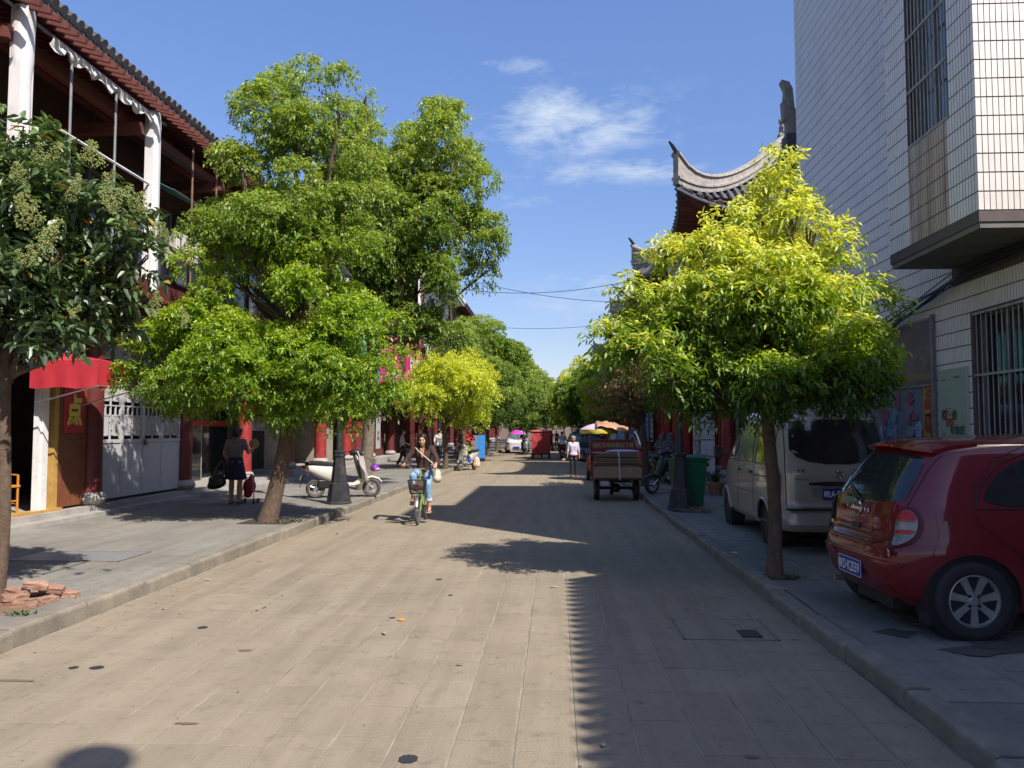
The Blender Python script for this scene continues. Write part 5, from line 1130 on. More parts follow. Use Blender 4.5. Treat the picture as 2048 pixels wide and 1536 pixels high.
# number plate, badge, wiper, spoiler lip, lettering, sticker
pl = obj('number_plate', MB().box((0, 0, 0), (.012, .44, .14)), M['plate_blue'], car.t, loc=(car.rear(.0, .43)[0]-.012, -.02, .43), bev=.004)
obj('plate_border', MB().box((-.0072, 0, .066), (.002, .43, .004)).box((-.0072, 0, -.066), (.002, .43, .004)).box((-.0072, .214, 0), (.002, .004, .13)).box((-.0072, -.214, 0), (.002, .004, .13)), M['ink_white'], pl, kind='stuff')
text('皖', M['ink_white'], pl, (-.008, .172, 0), rz=R(-90), h=.085, bold=.02); text('D·K2559', M['ink_white'], pl, (-.008, -.035, 0), rz=R(-90), h=.085, w=.31, bold=.02)
bz = car.rear(.0, .905)[0]
bd_ = obj('badge', MB().tube([(bz-.008, .068*math.cos(a), .905+.062*math.sin(a)) for a in [2*math.pi*k/20 for k in range(21)]], .008, 6), M['chrome'], car.t, smooth=True)
obj('badge_bar', MB().box((bz-.010, 0, .905), (.012, .19, .024)), M['chrome'], bd_)
for sg in (-1, 1): obj('badge_ring', MB().tube([(car.rear(sg*.16, .9)[0]-.004, sg*.165+.036*math.cos(a), .905+.036*math.sin(a)) for a in [2*math.pi*k/14 for k in range(15)]], .004, 5), M['chrome'], bd_)
ob = obj('hatch_handle', MB().box((car.rear(0, .765)[0]-.002, 0, .765), (.02, .13, .045)), M['black'], car.t)
text('MARCH', M['chrome'], car.t, (car.rear(-.42, .745)[0]-.010, -.42, .745), rz=R(-90)-.13, h=.030, w=.16, bold=.02)
text('XL', M['chrome'], car.t, (car.rear(.50, .745)[0]-.010, .50, .745), rz=R(-90)+.15, h=.028, bold=.02)
obj('wiper', MB().tube([rR(.0, .975, .02), rR(.04, 1.01, .035), rR(.28, 1.09, .02)], [.016, .012, .006], 6), M['black'], car.t)
st = obj('sticker', MB().prism([(-.085+.17*i/9, .022+.008*math.sin(i*2.2)) for i in range(10)]+[(.085-.17*i/9, -.024+.008*math.cos(i*1.7)) for i in range(10)], -.001, .001), flat('sticker_white', (.6, .64, .5), .5), car.t, loc=(car.rear(-.60, .625)[0]-.006, -.60, .625)); st.rotation_euler = (0, 0, R(-90)-.32)
r2 = random.Random(4)
for k in range(9): obj('sticker_print', MB().bb(-.075+k*.017, -.066+k*.017, -.0025, -.0012, -.012+r2.uniform(-.006, .006), .010), flat('sticker_ink', (.13, .25, .12)) if k < 5 else flat('sticker_grey', (.2, .22, .24)), st)
rows = []
for i in range(13):
    y = lerp(-.50, .50, i/12); x = car.rear(y, 1.375)[0]; z = 1.40+.055*(1-(y/.55)**2)
    rows.append([(x-.05, y, z-.030), (x-.055, y, z-.012), (x+.10, y, z+.030), (x+.3, y, z+.045), (x+.3, y, z-.03), (x+.02, y, z-.045)])
mb = MB().grid(rows, True); mb.f += [tuple(range(6)), tuple(12*6+j for j in range(6))]; mb.mi += [0, 0]
sp_ = obj('spoiler', mb, M['red_paint'], car.t, smooth=True)
obj('stop_lamp', MB().box((car.rear(0, 1.375)[0]-.052, 0, 1.435), (.012, .22, .018)), M['lamp_red'], sp_)
obj('exhaust', MB().tube([(.05, .45, .24), (.4, .45, .25)], .022, 8), M['steel'], car.t)
for sg, f_ in ((-1, sR), (1, sL)):
    mr = MB().ball((2.42, sg*.93, .99), (.07, .10, .07)); obj('wing_mirror', mr, M['red_paint'], car.t, smooth=True)
car.patch('windscreen', [(-.55, .99), (.55, .99), (.47, 1.38), (-.47, 1.38)], lambda y, z, off=.006: car.rear(y, z, .006, True), M['glass'], rnd_=2)
for sg in (-1, 1): car.patch('headlamp', [(sg*.45, .66), (sg*.74, .70), (sg*.70, .84), (sg*.48, .80)], lambda y, z, off=.006: car.rear(y, z, .006, True), M['lamp_clear'], rnd_=2)
# ---- champagne van
VR = smooth_tab([(.26, .06), (.34, .0), (.50, .0), (.56, .03), (.62, .05), (1.0, .06), (1.2, .10), (1.5, .17), (1.74, .26), (1.84, .36), (1.90, .6), (1.92, 1.0)], 120, 1)
VF = smooth_tab([(.26, 3.92), (.5, 3.97), (.8, 3.92), (1.0, 3.75), (1.1, 3.60), (1.4, 3.32), (1.7, 3.02), (1.82, 2.85), (1.88, 2.6), (1.92, 2.2)], 120, 1)
VH = smooth_tab([(.26, .72), (.34, .77), (.6, .785), (.85, .785), (1.02, .775), (1.1, .765), (1.3, .735), (1.6, .685), (1.74, .65), (1.83, .58), (1.885, .46), (1.92, .30)], 120, 1)
VX, VY = 3.62, 10.42
van = Car('parked_van', 'champagne coloured minivan parked on the right pavement behind the young tree', (VX, VY, ZR), R(90), M['van_paint'], VR, VF, VH,
          [(.26, 9), (1.0, 9), (1.9, 5)], [(.26, 5), (1.9, 4)], 1.92, [(.78, -1), (.78, 1), (3.22, -1), (3.22, 1)], .285, 3.97, None, 'van')
v_ = van.body; vs_ = {sg: (lambda x, z, off=.004, sg=sg: van.side(x, z, sg, off)) for sg in (-1, 1)}; vr = lambda y, z, off=.004: van.rear(y, z, off)
steel_w = flat('wheel_steel', (.16, .155, .15), .5)
for wx in (.78, 3.22):
    for sg in (-1, 1):
        wheel(van.t, wx, sg*.665, .285, .165, sg, 12, steel_w)
        obj('wheel_arch', MB().lathe([(.34, 0), (.34, .2), (.1, .2)], (wx, .53 if sg > 0 else -.73, .29), 30, 'y'), M['black'], v_)
        q = []
        for k in range(17):
            a = math.pi*(k/16); q.append(vs_[sg](wx+.35*math.cos(a), .30+.33*math.sin(a), .008))
        obj('arch_trim', MB().tube(q, .018, 6), M['van_paint'], v_, smooth=True)
obj('underbody', MB().bb(.4, 3.6, -.5, .5, .18, .3), M['black'], v_); obj('mud_flap', MB().box((2.84, .66, .22), (.02, .2, .24)).box((.42, .66, .22), (.02, .2, .24)), M['black'], v_, kind='stuff')
rw = van.patch('rear_window', [(-.60, 1.12), (.60, 1.12), (.575, 1.62), (.50, 1.70), (-.50, 1.70), (-.575, 1.62)], lambda y, z, off=.006: vr(y, z, off), M['glass'], rnd_=2)
van.line('hatch_seam', [(-.66, .57), (-.66, 1.05), (-.62, 1.55), (-.54, 1.80), (.54, 1.80), (.62, 1.55), (.66, 1.05), (.66, .57), (-.66, .57)], vr, r=.005)
bp = obj('bumper', MB().grid([[(van.rear(y, z_)[0]-o_, y, z_) for (o_, z_) in ((.0, .30), (.05, .30), (.07, .36), (.07, .50), (.045, .545), (-.01, .55))] for y in [lerp(-.76, .76, i/24) for i in range(25)]]), M['van_paint'], van.t, smooth=True)
obj('step_trim', MB().bb(-.075, .0, -.70, .70, .545, .565), M['black'], bp)
rec = van.patch('plate_recess', [(-.34, .66), (.34, .66), (.36, .86), (-.36, .86)], lambda y, z, off=.006: vr(y, z, .006 if off > 0 else 0), flat('recess_grey', (.22, .205, .175), .4), rnd_=1)
van.patch('plate_light_strip', [(-.38, .845), (.38, .845), (.38, .90), (-.38, .90)], lambda y, z, off=.012: vr(y, z, .014 if off > 0 else 0), M['black'], rnd_=1)
pl = obj('number_plate', MB().box((0, 0, 0), (.012, .44, .14)), M['plate_blue'], van.t, loc=(van.rear(0, .745)[0]-.02, 0, .745), bev=.003)
text('皖', M['ink_white'], pl, (-.008, .165, 0), rz=R(-90), h=.085, bold=.02); text('A·B851X', M['ink_white'], pl, (-.008, -.035, 0), rz=R(-90), h=.085, w=.31, bold=.02)
text('长安汽车', flat('badge_dark', (.08, .08, .08), .3), van.t, (van.rear(0, .87)[0]-.024, .0, .872), rz=R(-90), h=.035)
vb = van.rear(0, .99)[0]
obj('badge', MB().tube([(vb-.006, .055*math.cos(a), .99+.045*math.sin(a)) for a in [2*math.pi*k/16 for k in range(17)]], .007, 6).tube([(vb-.006, -.04, .96), (vb-.010, 0, 1.02), (vb-.006, .04, .96)], .007, 6), M['chrome'], van.t, smooth=True)
text('长安', M['chrome'], van.t, (van.rear(.48, 1.04)[0]-.010, .48, 1.04), rz=R(-90), h=.05); text('CHANGAN', flat('badge_dark', (.08, .08, .08)), van.t, (van.rear(.48, .93)[0]-.010, .48, .93), rz=R(-90), h=.025)
for sg in (-1, 1):
    def an(u): u = .765+(u-.15)*1.9; return (math.pi-u) if sg > 0 else (math.pi+u)
    l_ = van.patch('tail_lamp', [(an(.150), .66), (an(.205), .66), (an(.212), 1.08), (an(.152), 1.08)], lambda a, z, off=.01: van.pt(a, z, .010), M['lamp_red'], rnd_=1)
    van.patch('clear_lens', [(an(.156), .665), (an(.204), .665), (an(.206), .77), (an(.156), .77)], lambda a, z, off=.01: van.pt(a, z, .014), M['lamp_clear'], l_, rnd_=1)
    f_ = vs_[sg]
    for (a, b, zt0, zt1) in ((.42, 1.22, 1.66, 1.68), (1.40, 2.14, 1.68, 1.68), (2.34, 3.0, 1.66, 1.52)):
        van.patch('side_window', [(a, 1.12), (b+(.18 if b > 2.9 else 0), 1.12), (b, zt1), (a+.06, zt0)], lambda x, z, off=.005, f_=f_: f_(x, z, off), M['glass_blue'] if a > 1.3 else M['glass'], rnd_=2)
        van.line('window_seal', [(a-.02, 1.10), (b+(.2 if b > 2.9 else .02), 1.10), (b+.02, zt1+.03), (a+.03, zt0+.03), (a-.02, 1.10)], f_, M['black'], .008)
    for x in (1.30, 2.24): van.line('door_seam', [(x, .40), (x, 1.1), (x+.02, 1.74)], f_)
    van.line('door_seam', [(3.2, .62), (3.25, 1.08)], f_); van.line('sill_seam', [(.35, .68), (3.4, .66)], f_); van.line('slide_rail', [(.40, .93), (1.28, .93)], f_, M['black'], .010)
    van.line('belt_crease', [(.3, 1.06), (3.5, 1.04)], f_, M['van_paint'], .008)
    for x in (1.42, 2.14): van.patch('door_handle', [(x-.06, .94), (x+.10, .94), (x+.10, .98), (x-.06, .98)], lambda x_, z, off=.015, f_=f_: f_(x_, z, .018 if off > 0 else 0), M['black'], rnd_=1, sub=2)
    q = MB().box((3.16, sg*.90, 1.20), (.12, .13, .20)); q.tube([(3.1, sg*.74, 1.15), (3.16, sg*.88, 1.18)], .02, 6); obj('wing_mirror', q, M['black'], van.t, bev=.02)
van.patch('windscreen', [(-.60, 1.13), (.60, 1.13), (.54, 1.72), (-.54, 1.72)], lambda y, z, off=.006: van.rear(y, z, .006, True), M['glass'], rnd_=2)
# ---- far cars, light build
def far_car(name, label, loc, rz, paint, L_=4.4, H_=1.48, W_=.86, van_like=False, group='cars parked far down the street', facing_lamps=True):
    if van_like:
        a = smooth_tab([(.25, .05), (.5, 0), (1.0, .04), (H_-.2, .3), (H_, .8)], 60, 1); b = smooth_tab([(.25, L_-.05), (.8, L_), (1.05, L_-.35), (H_-.2, L_-1.0), (H_, L_-1.6)], 60, 1)
    else:
        a = smooth_tab([(.22, .08), (.45, 0), (.8, .05), (.9, .25), (1.0, .55), (H_-.15, 1.1), (H_, 1.7)], 60, 1); b = smooth_tab([(.22, L_-.06), (.5, L_), (.72, L_-.15), (.88, L_-.9), (1.0, L_-1.2), (H_-.15, L_-1.75), (H_, L_-2.2)], 60, 1)
    h_ = smooth_tab([(.22, W_-.07), (.4, W_), (.8, W_-.01), (.95, W_-.05), (H_-.12, W_-.25), (H_, W_-.5)], 60, 1)
    c = Car(name, label, loc, rz, paint, a, b, h_, 5, 4, H_, [(.8, -1), (.8, 1), (L_-.85, -1), (L_-.85, 1)], .31, L_, group)
    for wx in (.8, L_-.85):
        for sg in (-1, 1): wheel(c.t, wx, sg*(W_-.12), .31, .2, sg, 5, None, False)
    for fr in (False, True):
        z0, z1 = .98, H_-.1; w0, w1 = W_-.14, W_-.3
        c.patch('windscreen' if fr else 'rear_window', [(-w0, z0), (w0, z0), (w1, z1), (-w1, z1)], lambda y, z, off=.006: c.rear(y, z, .008, fr), M['glass_blue'] if fr else M['glass'], rnd_=2)
        for sg in (-1, 1): c.patch('headlamp' if fr else 'tail_lamp', [(sg*.5, .62), (sg*.76, .66), (sg*.74, .80), (sg*.52, .76)], lambda y, z, off=.006: c.rear(y, z, .008, fr), M['lamp_clear'] if fr else M['lamp_red'], rnd_=1, sub=2)
    obj('number_plate', MB().box((L_+.01, 0, .42), (.02, .44, .14)), M['plate_blue'], c.t)
    for sg in (-1, 1): c.patch('side_window', [(1.2, 1.0), (L_-1.35, 1.0), (L_-1.9, H_-.12), (1.55, H_-.12)], lambda x, z, off=.005, sg=sg: c.side(x, z, sg, .006), M['glass'], rnd_=2, sub=3)
    return c
dk = mat('dark_car_paint', (.045, .055, .05), None, .3, coat=1); bl = mat('blue_car_paint', (.035, .05, .10), None, .3, coat=1); wh = mat('white_car_paint', (.6, .6, .58), None, .3, coat=1); gy = mat('grey_car_paint', (.16, .17, .17), None, .3, coat=1)
far_car('parked_car', 'dark green grey saloon facing the camera behind the old woman', (2.05, 46.5, 0), R(-92), dk)
far_car('parked_car', 'dark blue car behind the dark saloon, loads on its roof', (1.55, 53.0, 0), R(-90), bl, 4.3, 1.6, .85, True)
far_car('parked_car', 'silver grey van seen over the cargo tricycle', (3.1, 38.4, ZR), R(-90), gy, 4.4, 1.72, .84, True)
far_car('parked_car', 'white car at the left kerb behind the red rickshaw', (-2.75, 61.0, 0), R(-90), wh, 4.3, 1.62, .85, True)
tag(obj('roof_bundle', MB().ball((1.6, 51.2, 1.72), (.5, .7, .14)).box((1.75, 51.0, 1.92), (.42, .5, .22), rz=.3, rx=.2), M['cloth_white'], None), 'white sack tied on the roof of the dark blue car', 'sack')
# ---------------------------------------------------------------- people: one continuous surface each, clothes as children
def remeshed(name, shapes, voxel, m, parent, smooth=4, label=None):
    """shapes: ('c', p0, p1, r0, r1) tapered limb | ('e', centre, (rx, ry, rz)[, euler]) -> fused into one skin"""
    mb = MB()
    for q in shapes:
        if q[0] == 'c':
            _, a, b, r0, r1 = q; a, b = Vector(a), Vector(b)
            if (b-a).length > 1e-4: mb.tube([a, b], [r0, r1], 12)
            mb.ball(a, r0, 12, 8); mb.ball(b, r1, 12, 8)
        else:
            c, r = q[1], q[2]; t = MB().ball((0, 0, 0), r, 16, 12)
            if len(q) > 3: t.xf(Euler(q[3]).to_matrix().to_4x4())
            t.xf(Matrix.Translation(c)); mb.add(t.v, t.f)
    me = mb.mesh(name, m); o = mk(name, me)
    r_ = o.modifiers.new('r', 'REMESH'); r_.mode = 'VOXEL'; r_.voxel_size = voxel; r_.use_smooth_shade = True
    s_ = o.modifiers.new('s', 'SMOOTH'); s_.factor = .5; s_.iterations = smooth
    bpy.context.view_layer.update(); me2 = bpy.data.meshes.new_from_object(o.evaluated_get(bpy.context.evaluated_depsgraph_get()))
    o.modifiers.clear(); o.data = me2; me2.materials.clear(); me2.materials.append(m); me2.polygons.foreach_set('use_smooth', [True]*len(me2.polygons))
    me2.polygons.foreach_set('material_index', [0]*len(me2.polygons)); o.parent = parent
    if label: o['label'] = label
    return o
def hand(w, d, side_v, curl=.5, s=1.0, grip=False):
    """palm, four unequal bent fingers and a thumb from the side of the palm"""
    w, d, sv = Vector(w), Vector(d).normalized(), Vector(side_v).normalized(); n = d.cross(sv).normalized(); sv = n.cross(d).normalized(); out = []
    pc = w+d*.045*s; out += [('c', w, pc+d*.02*s, .023*s, .026*s), ('c', pc-sv*.022*s, pc+d*.04*s-sv*.026*s, .015*s, .013*s), ('c', pc+sv*.022*s, pc+d*.04*s+sv*.026*s, .015*s, .013*s)]
    for k, ln in enumerate((.066, .075, .070, .054)):
        b = w+d*.085*s+sv*(.030-.020*k)*s; a1 = d*math.cos(curl)+n*math.sin(curl); a2 = d*math.cos(curl*2.1)+n*math.sin(curl*2.1); a3 = d*math.cos(curl*2.9)+n*math.sin(curl*2.9)
        p1 = b+a1*ln*.45*s; p2 = p1+a2*ln*.32*s; p3 = p2+a3*ln*.25*s; out += [('c', b-d*.01, b, .009*s, .0088*s), ('c', b, p1, .0088*s, .0080*s), ('c', p1, p2, .0080*s, .0073*s), ('c', p2, p3, .0073*s, .0062*s)]
    b = w+d*.03*s+sv*.026*s; t1 = b+(d*.55+sv*.75+n*.25).normalized()*.035*s; t2 = t1+(d*.85+sv*.25+n*.5).normalized()*.030*s; out += [('c', b, t1, .012*s, .010*s), ('c', t1, t2, .010*s, .0075*s)]
    return out
def limb(a, b, c, r, mid=1.08):
    a, b, c = Vector(a), Vector(b), Vector(c); m1 = a.lerp(b, .35); m2 = b.lerp(c, .30)
    return [('c', a, m1, r[0], r[0]*mid), ('c', m1, b, r[0]*mid, r[1]), ('c', b, m2, r[1], r[1]*1.10), ('c', m2, c, r[1]*1.10, r[2])]
def head_shapes(hc, fwd, s=1.0):
    """skull, jaw, nose, brow, lips, cheeks, ears; fwd = direction of the face"""
    hc, f = Vector(hc), Vector(fwd).normalized(); r = f.cross(Vector((0, 0, 1))).normalized(); u = r.cross(f)
    P = lambda a, b, c: hc+r*a*s+f*b*s+u*c*s; yaw = math.atan2(f.x, -f.y)
    e = lambda p, q: ('e', p, tuple(k*s for k in q), (0, 0, yaw))
    return [e(P(0, -.012, .022), (.074, .090, .088)), e(P(0, .020, -.045), (.056, .062, .068)), e(P(0, .055, -.088), (.026, .026, .022)), e(P(0, .083, .022), (.045, .014, .010)),
            ('c', P(0, .086, .010), P(0, .104, -.022), .008*s, .0115*s), e(P(.011, .093, -.026), (.008, .010, .007)), e(P(-.011, .093, -.026), (.008, .010, .007)),
            e(P(0, .084, -.052), (.024, .012, .006)), e(P(0, .082, -.062), (.020, .012, .007)), e(P(.040, .058, -.025), (.024, .024, .026)), e(P(-.040, .058, -.025), (.024, .024, .026)),
            e(P(.074, -.008, -.010), (.010, .020, .030)), e(P(-.074, -.008, -.010), (.010, .020, .030))], P
def face_parts(P, s, parent, open_=True):
    for sg in (-1, 1):
        obj('eye', MB().ball(P(sg*.030, .076, .004), (.0125*s, .0095*s, .0060*s), 8, 6), flat('eye_dark', (.05, .035, .03), .2), parent, smooth=True)
        obj('eyebrow', MB().tube([P(sg*.014, .088, .022), P(sg*.032, .087, .029), P(sg*.050, .074, .023)], [.0028*s, .0036*s, .002*s], 5), M['hair'], parent)
    obj('lips', MB().ball(P(0, .0895, -.057), (.021*s, .008*s, .0085*s), 10, 6), flat('lips', (.36, .10, .08), .5), parent, smooth=True)
def person(label, loc, rz=0, h=1.6, J=None, top=None, bottom=None, hair='hair', hair_style='short', sleeve=.5, skin='skin', face=(0, -1, 0), voxel=.012, curl=(.5, .5), shoes=(.05, .04, .035), trouser_cut=1.0, skirt=None, girth=1.0, extra=None, name='person'):
    s = h/1.6; B = dict(pelvis=(0, .01, .86), waist=(0, .0, 1.0), chest=(0, .01, 1.18), neck=(0, .01, 1.345), head=(0, -.012, 1.475),
        shL=(.165, .015, 1.305), elL=(.215, .03, 1.05), wrL=(.235, -.04, .84), shR=(-.165, .015, 1.305), elR=(-.215, .03, 1.05), wrR=(-.235, -.04, .84),
        hiL=(.085, .01, .86), knL=(.09, -.01, .47), anL=(.09, .03, .08), hiR=(-.085, .01, .86), knR=(-.09, -.01, .47), anR=(-.09, .03, .08), toL=None, toR=None)
    B.update(J or {}); V = {k: (Vector(v)*s if v is not None else None) for k, v in B.items()}
    for q in 'LR':
        if V['to'+q] is None: V['to'+q] = V['an'+q]+Vector((.01 if q == 'L' else -.01, -.135*s, -.045*s))
    t = thing(name, label, 'person', loc, rz); hs, P = head_shapes(V['head'], face, s); up = (V['neck']-V['pelvis']).normalized()
    g_ = girth*s; body = list(hs)+[('c', V['neck']-up*.03*s, V['head']-Vector((0, -.01, .05))*s, .047*s, .045*s)]
    torso = lambda k: [('e', V['pelvis'], (.145*g_*k, .105*g_*k, .115*s*k)), ('c', V['pelvis']+Vector((.05*g_, 0, 0)), V['waist']+Vector((.045*g_, 0, 0)), .085*g_*k, .072*g_*k), ('c', V['pelvis']-Vector((.05*g_, 0, 0)), V['waist']-Vector((.045*g_, 0, 0)), .085*g_*k, .072*g_*k),
        ('c', V['waist']+Vector((.045*g_, 0, 0)), V['chest']+Vector((.06*g_, 0, 0)), .072*g_*k, .085*g_*k), ('c', V['waist']-Vector((.045*g_, 0, 0)), V['chest']-Vector((.06*g_, 0, 0)), .072*g_*k, .085*g_*k),
        ('c', V['chest']+Vector((.05*g_, 0, 0)), V['shL']-up*.03*s, .088*g_*k, .052*s*k), ('c', V['chest']-Vector((.05*g_, 0, 0)), V['shR']-up*.03*s, .088*g_*k, .052*s*k), ('c', V['shL'], V['neck']-up*.03*s, .044*s*k, .05*s*k), ('c', V['shR'], V['neck']-up*.03*s, .044*s*k, .05*s*k)]
    body += torso(1.0)
    for q, sg in (('L', 1), ('R', -1)):
        body += limb(V['sh'+q], V['el'+q], V['wr'+q], (.044*s, .034*s, .024*s)); d = (V['wr'+q]-V['el'+q]).normalized()
        cu = curl[0 if q == 'L' else 1]; body += hand(V['wr'+q], d+Vector((0, -.05, 0)), B.get('th'+q, (-sg*.2, -1, .1)), cu, s*1.0)
        body += limb(V['hi'+q], V['kn'+q], V['an'+q], (.078*s, .052*s, .034*s)); body += [('c', V['an'+q]-Vector((0, -.02, .02))*s, V['to'+q], .034*s, .026*s), ('e', V['an'+q]+Vector((0, .03, -.035))*s, (.03*s, .035*s, .03*s))]
    bo = remeshed('body', body, voxel, M[skin], t, 2); face_parts(P, s, bo)
    # hair
    H = Vector(P(0, -.022, .040)); hh = [('e', H, (.083*s, .094*s, .086*s)), ('e', Vector(P(0, -.045, .0)), (.082*s, .075*s, .085*s))]
    if hair_style == 'long':
        for sg in (-1, 1):
            hh += [('c', P(sg*.052, .030, .060), P(sg*.080, .018, -.03), .030*s, .030*s), ('c', P(sg*.080, .018, -.03), P(sg*.092, -.005, -.13), .030*s, .034*s), ('c', P(sg*.092, -.005, -.13), P(sg*.085, -.02, -.20), .034*s, .022*s)]
        hh += [('e', P(0, -.07, -.08), (.082*s, .045*s, .12*s))]
    if hair_style == 'curly': hh += [('e', P(a, b, c), (.045*s,)*3) for a, b, c in ((.06, -.03, .07), (-.06, -.03, .07), (0, -.02, .11), (.07, -.06, 0), (-.07, -.06, 0), (0, -.11, .02), (.05, .03, .08), (-.05, .03, .08), (0, -.09, .08), (.05, -.09, -.03), (-.05, -.09, -.03))]
    if hair_style == 'bun': hh += [('e', P(0, -.115, .03), (.04*s, .035*s, .04*s))]
    if hair_style == 'tail': hh += [('c', P(0, -.10, .03), P(0, -.15, -.12), .028*s, .018*s)]
    ho = remeshed('hair', hh, voxel*.9, M[hair], t, 2)
    # clothes
    k = 1.13
    if top:
        sh = [q for q in torso(k) ]; sh[0] = ('e', V['pelvis']+up*.01*s, (.158*g_, .122*g_, .12*s))
        for q in 'LR':
            a, b, c = V['sh'+q], V['el'+q], V['wr'+q]
            if sleeve <= .5: e = a.lerp(b, sleeve*2); sh += [('c', a, e, .058*s, .055*s)]
            else: e = b.lerp(c, (sleeve-.5)*2); sh += [('c', a, b, .057*s, .047*s), ('c', b, e, .047*s, .040*s)]
        remeshed('top', sh, voxel, top, t, 3)
    if bottom:
        tr = [('e', V['pelvis']-up*.02*s, (.155*g_, .118*g_, .115*s))]
        for q in 'LR':
            e = V['kn'+q].lerp(V['an'+q], max(.02, trouser_cut)); tr += [('c', V['hi'+q], V['kn'+q], .092*s, .066*s), ('c', V['kn'+q], e, .066*s, .052*s)]
        tb = remeshed('trousers', tr, voxel, bottom, t, 2)
    if skirt:
        mat_, zlen, flare = skirt; rows = []
        for i in range(9):
            u = i/8; c = V['pelvis']+up*.12*s*(1-u)-Vector((0, 0, zlen*u))*s; rows.append([(c.x+(lerp(.135, flare, u)*g_*(1+.05*math.sin(a*7+i*.2)*u))*math.cos(a), c.y+(lerp(.105, flare*.8, u)*g_*(1+.05*math.sin(a*7+i*.2)*u))*math.sin(a), c.z) for a in [2*math.pi*j/40 for j in range(40)]])
        o = obj('skirt', MB().grid(rows, True), mat_, t, smooth=True); so = o.modifiers.new('t', 'SOLIDIFY'); so.thickness = .006
    if shoes:
        for q in 'LR': remeshed('shoe', [('c', V['an'+q]+Vector((0, .035, -.048))*s, V['to'+q]+Vector((0, 0, .002)), .036*s, .034*s), ('e', V['an'+q]+Vector((0, .025, -.035))*s, (.036*s, .045*s, .032*s))], voxel*.9, flat('shoe_%d' % int(sum(shoes)*1000), shoes, .5), t, 1)
    return t, V, s
# -- woman on the green folding bicycle
BX_, BY_ = -2.42, 14.55
brown = mat('brown_cloth', (.060, .030, .020), (.04, .02, .014), .85, 12, .5, 60); jean = mat('pale_denim', (.23, .38, .52), (.15, .27, .42), .9, 14, .4, 120)
cy, V, s = person('woman in a brown cardigan and rolled pale jeans riding the green folding bicycle', (BX_, BY_, 0), 0, 1.58,
    dict(pelvis=(0, .17, .90), waist=(0, .14, 1.04), chest=(0, .09, 1.22), neck=(0, .055, 1.385), head=(.0, .01, 1.51), shL=(.165, .08, 1.345), elL=(.285, -.03, 1.13), wrL=(.285, -.24, 1.07), shR=(-.165, .08, 1.345), elR=(-.31, .00, 1.12), wrR=(-.295, -.24, 1.05),
         hiL=(.09, .17, .89), knL=(.135, -.20, .72), anL=(.15, -.10, .27), hiR=(-.09, .17, .89), knR=(-.13, -.24, .86), anR=(-.14, -.16, .43), thL=(-1, 0, .1), thR=(1, 0, .1)),
    brown, jean, 'hair', 'long', .85, 'skin', (-.06, -1, -.15), .0095, (.75, .75), None, .62)
for q, sg in (('L', 1), ('R', -1)):
    e = V['kn'+q].lerp(V['an'+q], .64); d = (V['an'+q]-V['kn'+q]).normalized()
    obj('jean_cuff', MB().tube([e-d*.02, e+d*.022], [.063, .062], 16), flat('denim_inside', (.5, .56, .6), .9), cy, smooth=True)
    a = V['an'+q]; obj('sandal', MB().box((a.x, a.y-.04, a.z-.075), (.085, .23, .025)), flat('sandal_tan', (.40, .23, .12), .6), cy, bev=.01)
obj('inner_top', MB().prism([(-.045, 1.34), (.045, 1.34), (.012, 1.16), (-.012, 1.16)], -.035, -.02), flat('skin2', (.46, .25, .16), .5), cy)
bag = thing('shoulder_bag', 'cream shoulder bag slung at the hip of the woman on the bicycle', 'bag', (BX_+.27, BY_+.02, .84))
remeshed('pouch', [('e', (0, 0, 0), (.075, .10, .12)), ('e', (0, 0, -.05), (.085, .12, .085)), ('c', (0, -.05, .08), (0, .06, .08), .03, .03)], .012, flat('bag_cream', (.52, .45, .34), .6), bag)
obj('strap', MB().tube([(0, 0, .10), (-.06, -.10, .22), (-.20, -.105, .34), (-.33, -.07, .44), (-.40, .0, .505), (-.41, .06, .51)], .011, 6), flat('bag_cream', (.52, .45, .34)), bag)
# -- the bicycle (heads towards the camera)
grn = flat('bike_green', (.20, .34, .05), .35)
bk = thing('folding_bicycle', 'green folding bicycle with black wire front basket', 'bicycle', (BX_, BY_, 0))
def bike_wheel(y, r=.25, parent=bk, m_t=M['tyre_dusty']):
    w_ = obj('wheel', MB().tube([(0, y+r*.93*math.cos(a), r+r*.93*math.sin(a)) for a in [2*math.pi*k/32 for k in range(33)]], r*.085, 7, False), m_t, parent, smooth=True)
    obj('rim', MB().tube([(0, y+r*.83*math.cos(a), r+r*.83*math.sin(a)) for a in [2*math.pi*k/32 for k in range(33)]], .009, 6, False), M['steel'], w_, smooth=True)
    sp = MB()
    for k in range(20):
        a = 2*math.pi*k/20; sp.tube([((-1)**k*.02, y, r), (0, y+r*.83*math.cos(a), r+r*.83*math.sin(a))], .0014, 4, False)
    sp.tube([(-.035, y, r), (.035, y, r)], .016, 8); obj('spokes', sp, M['steel'], w_, kind='stuff'); return w_
fy, ry = -.45, .46
bike_wheel(fy); bike_wheel(ry)
mb = MB(); mb.tube([(0, -.27, .62), (0, -.20, .38), (0, .06, .30), (0, .13, .31)], [.022, .026, .024, .022], 8); mb.tube([(0, .13, .31), (0, .20, .80)], .017, 8); mb.tube([(.035, ry, .25), (.03, .15, .31)], .011, 6); mb.tube([(-.035, ry, .25), (-.03, .15, .31)], .011, 6); mb.tube([(.035, ry, .25), (.02, .185, .62)], .008, 6); mb.tube([(-.035, ry, .25), (-.02, .185, .62)], .008, 6)
obj('frame', mb, grn, bk, smooth=True)
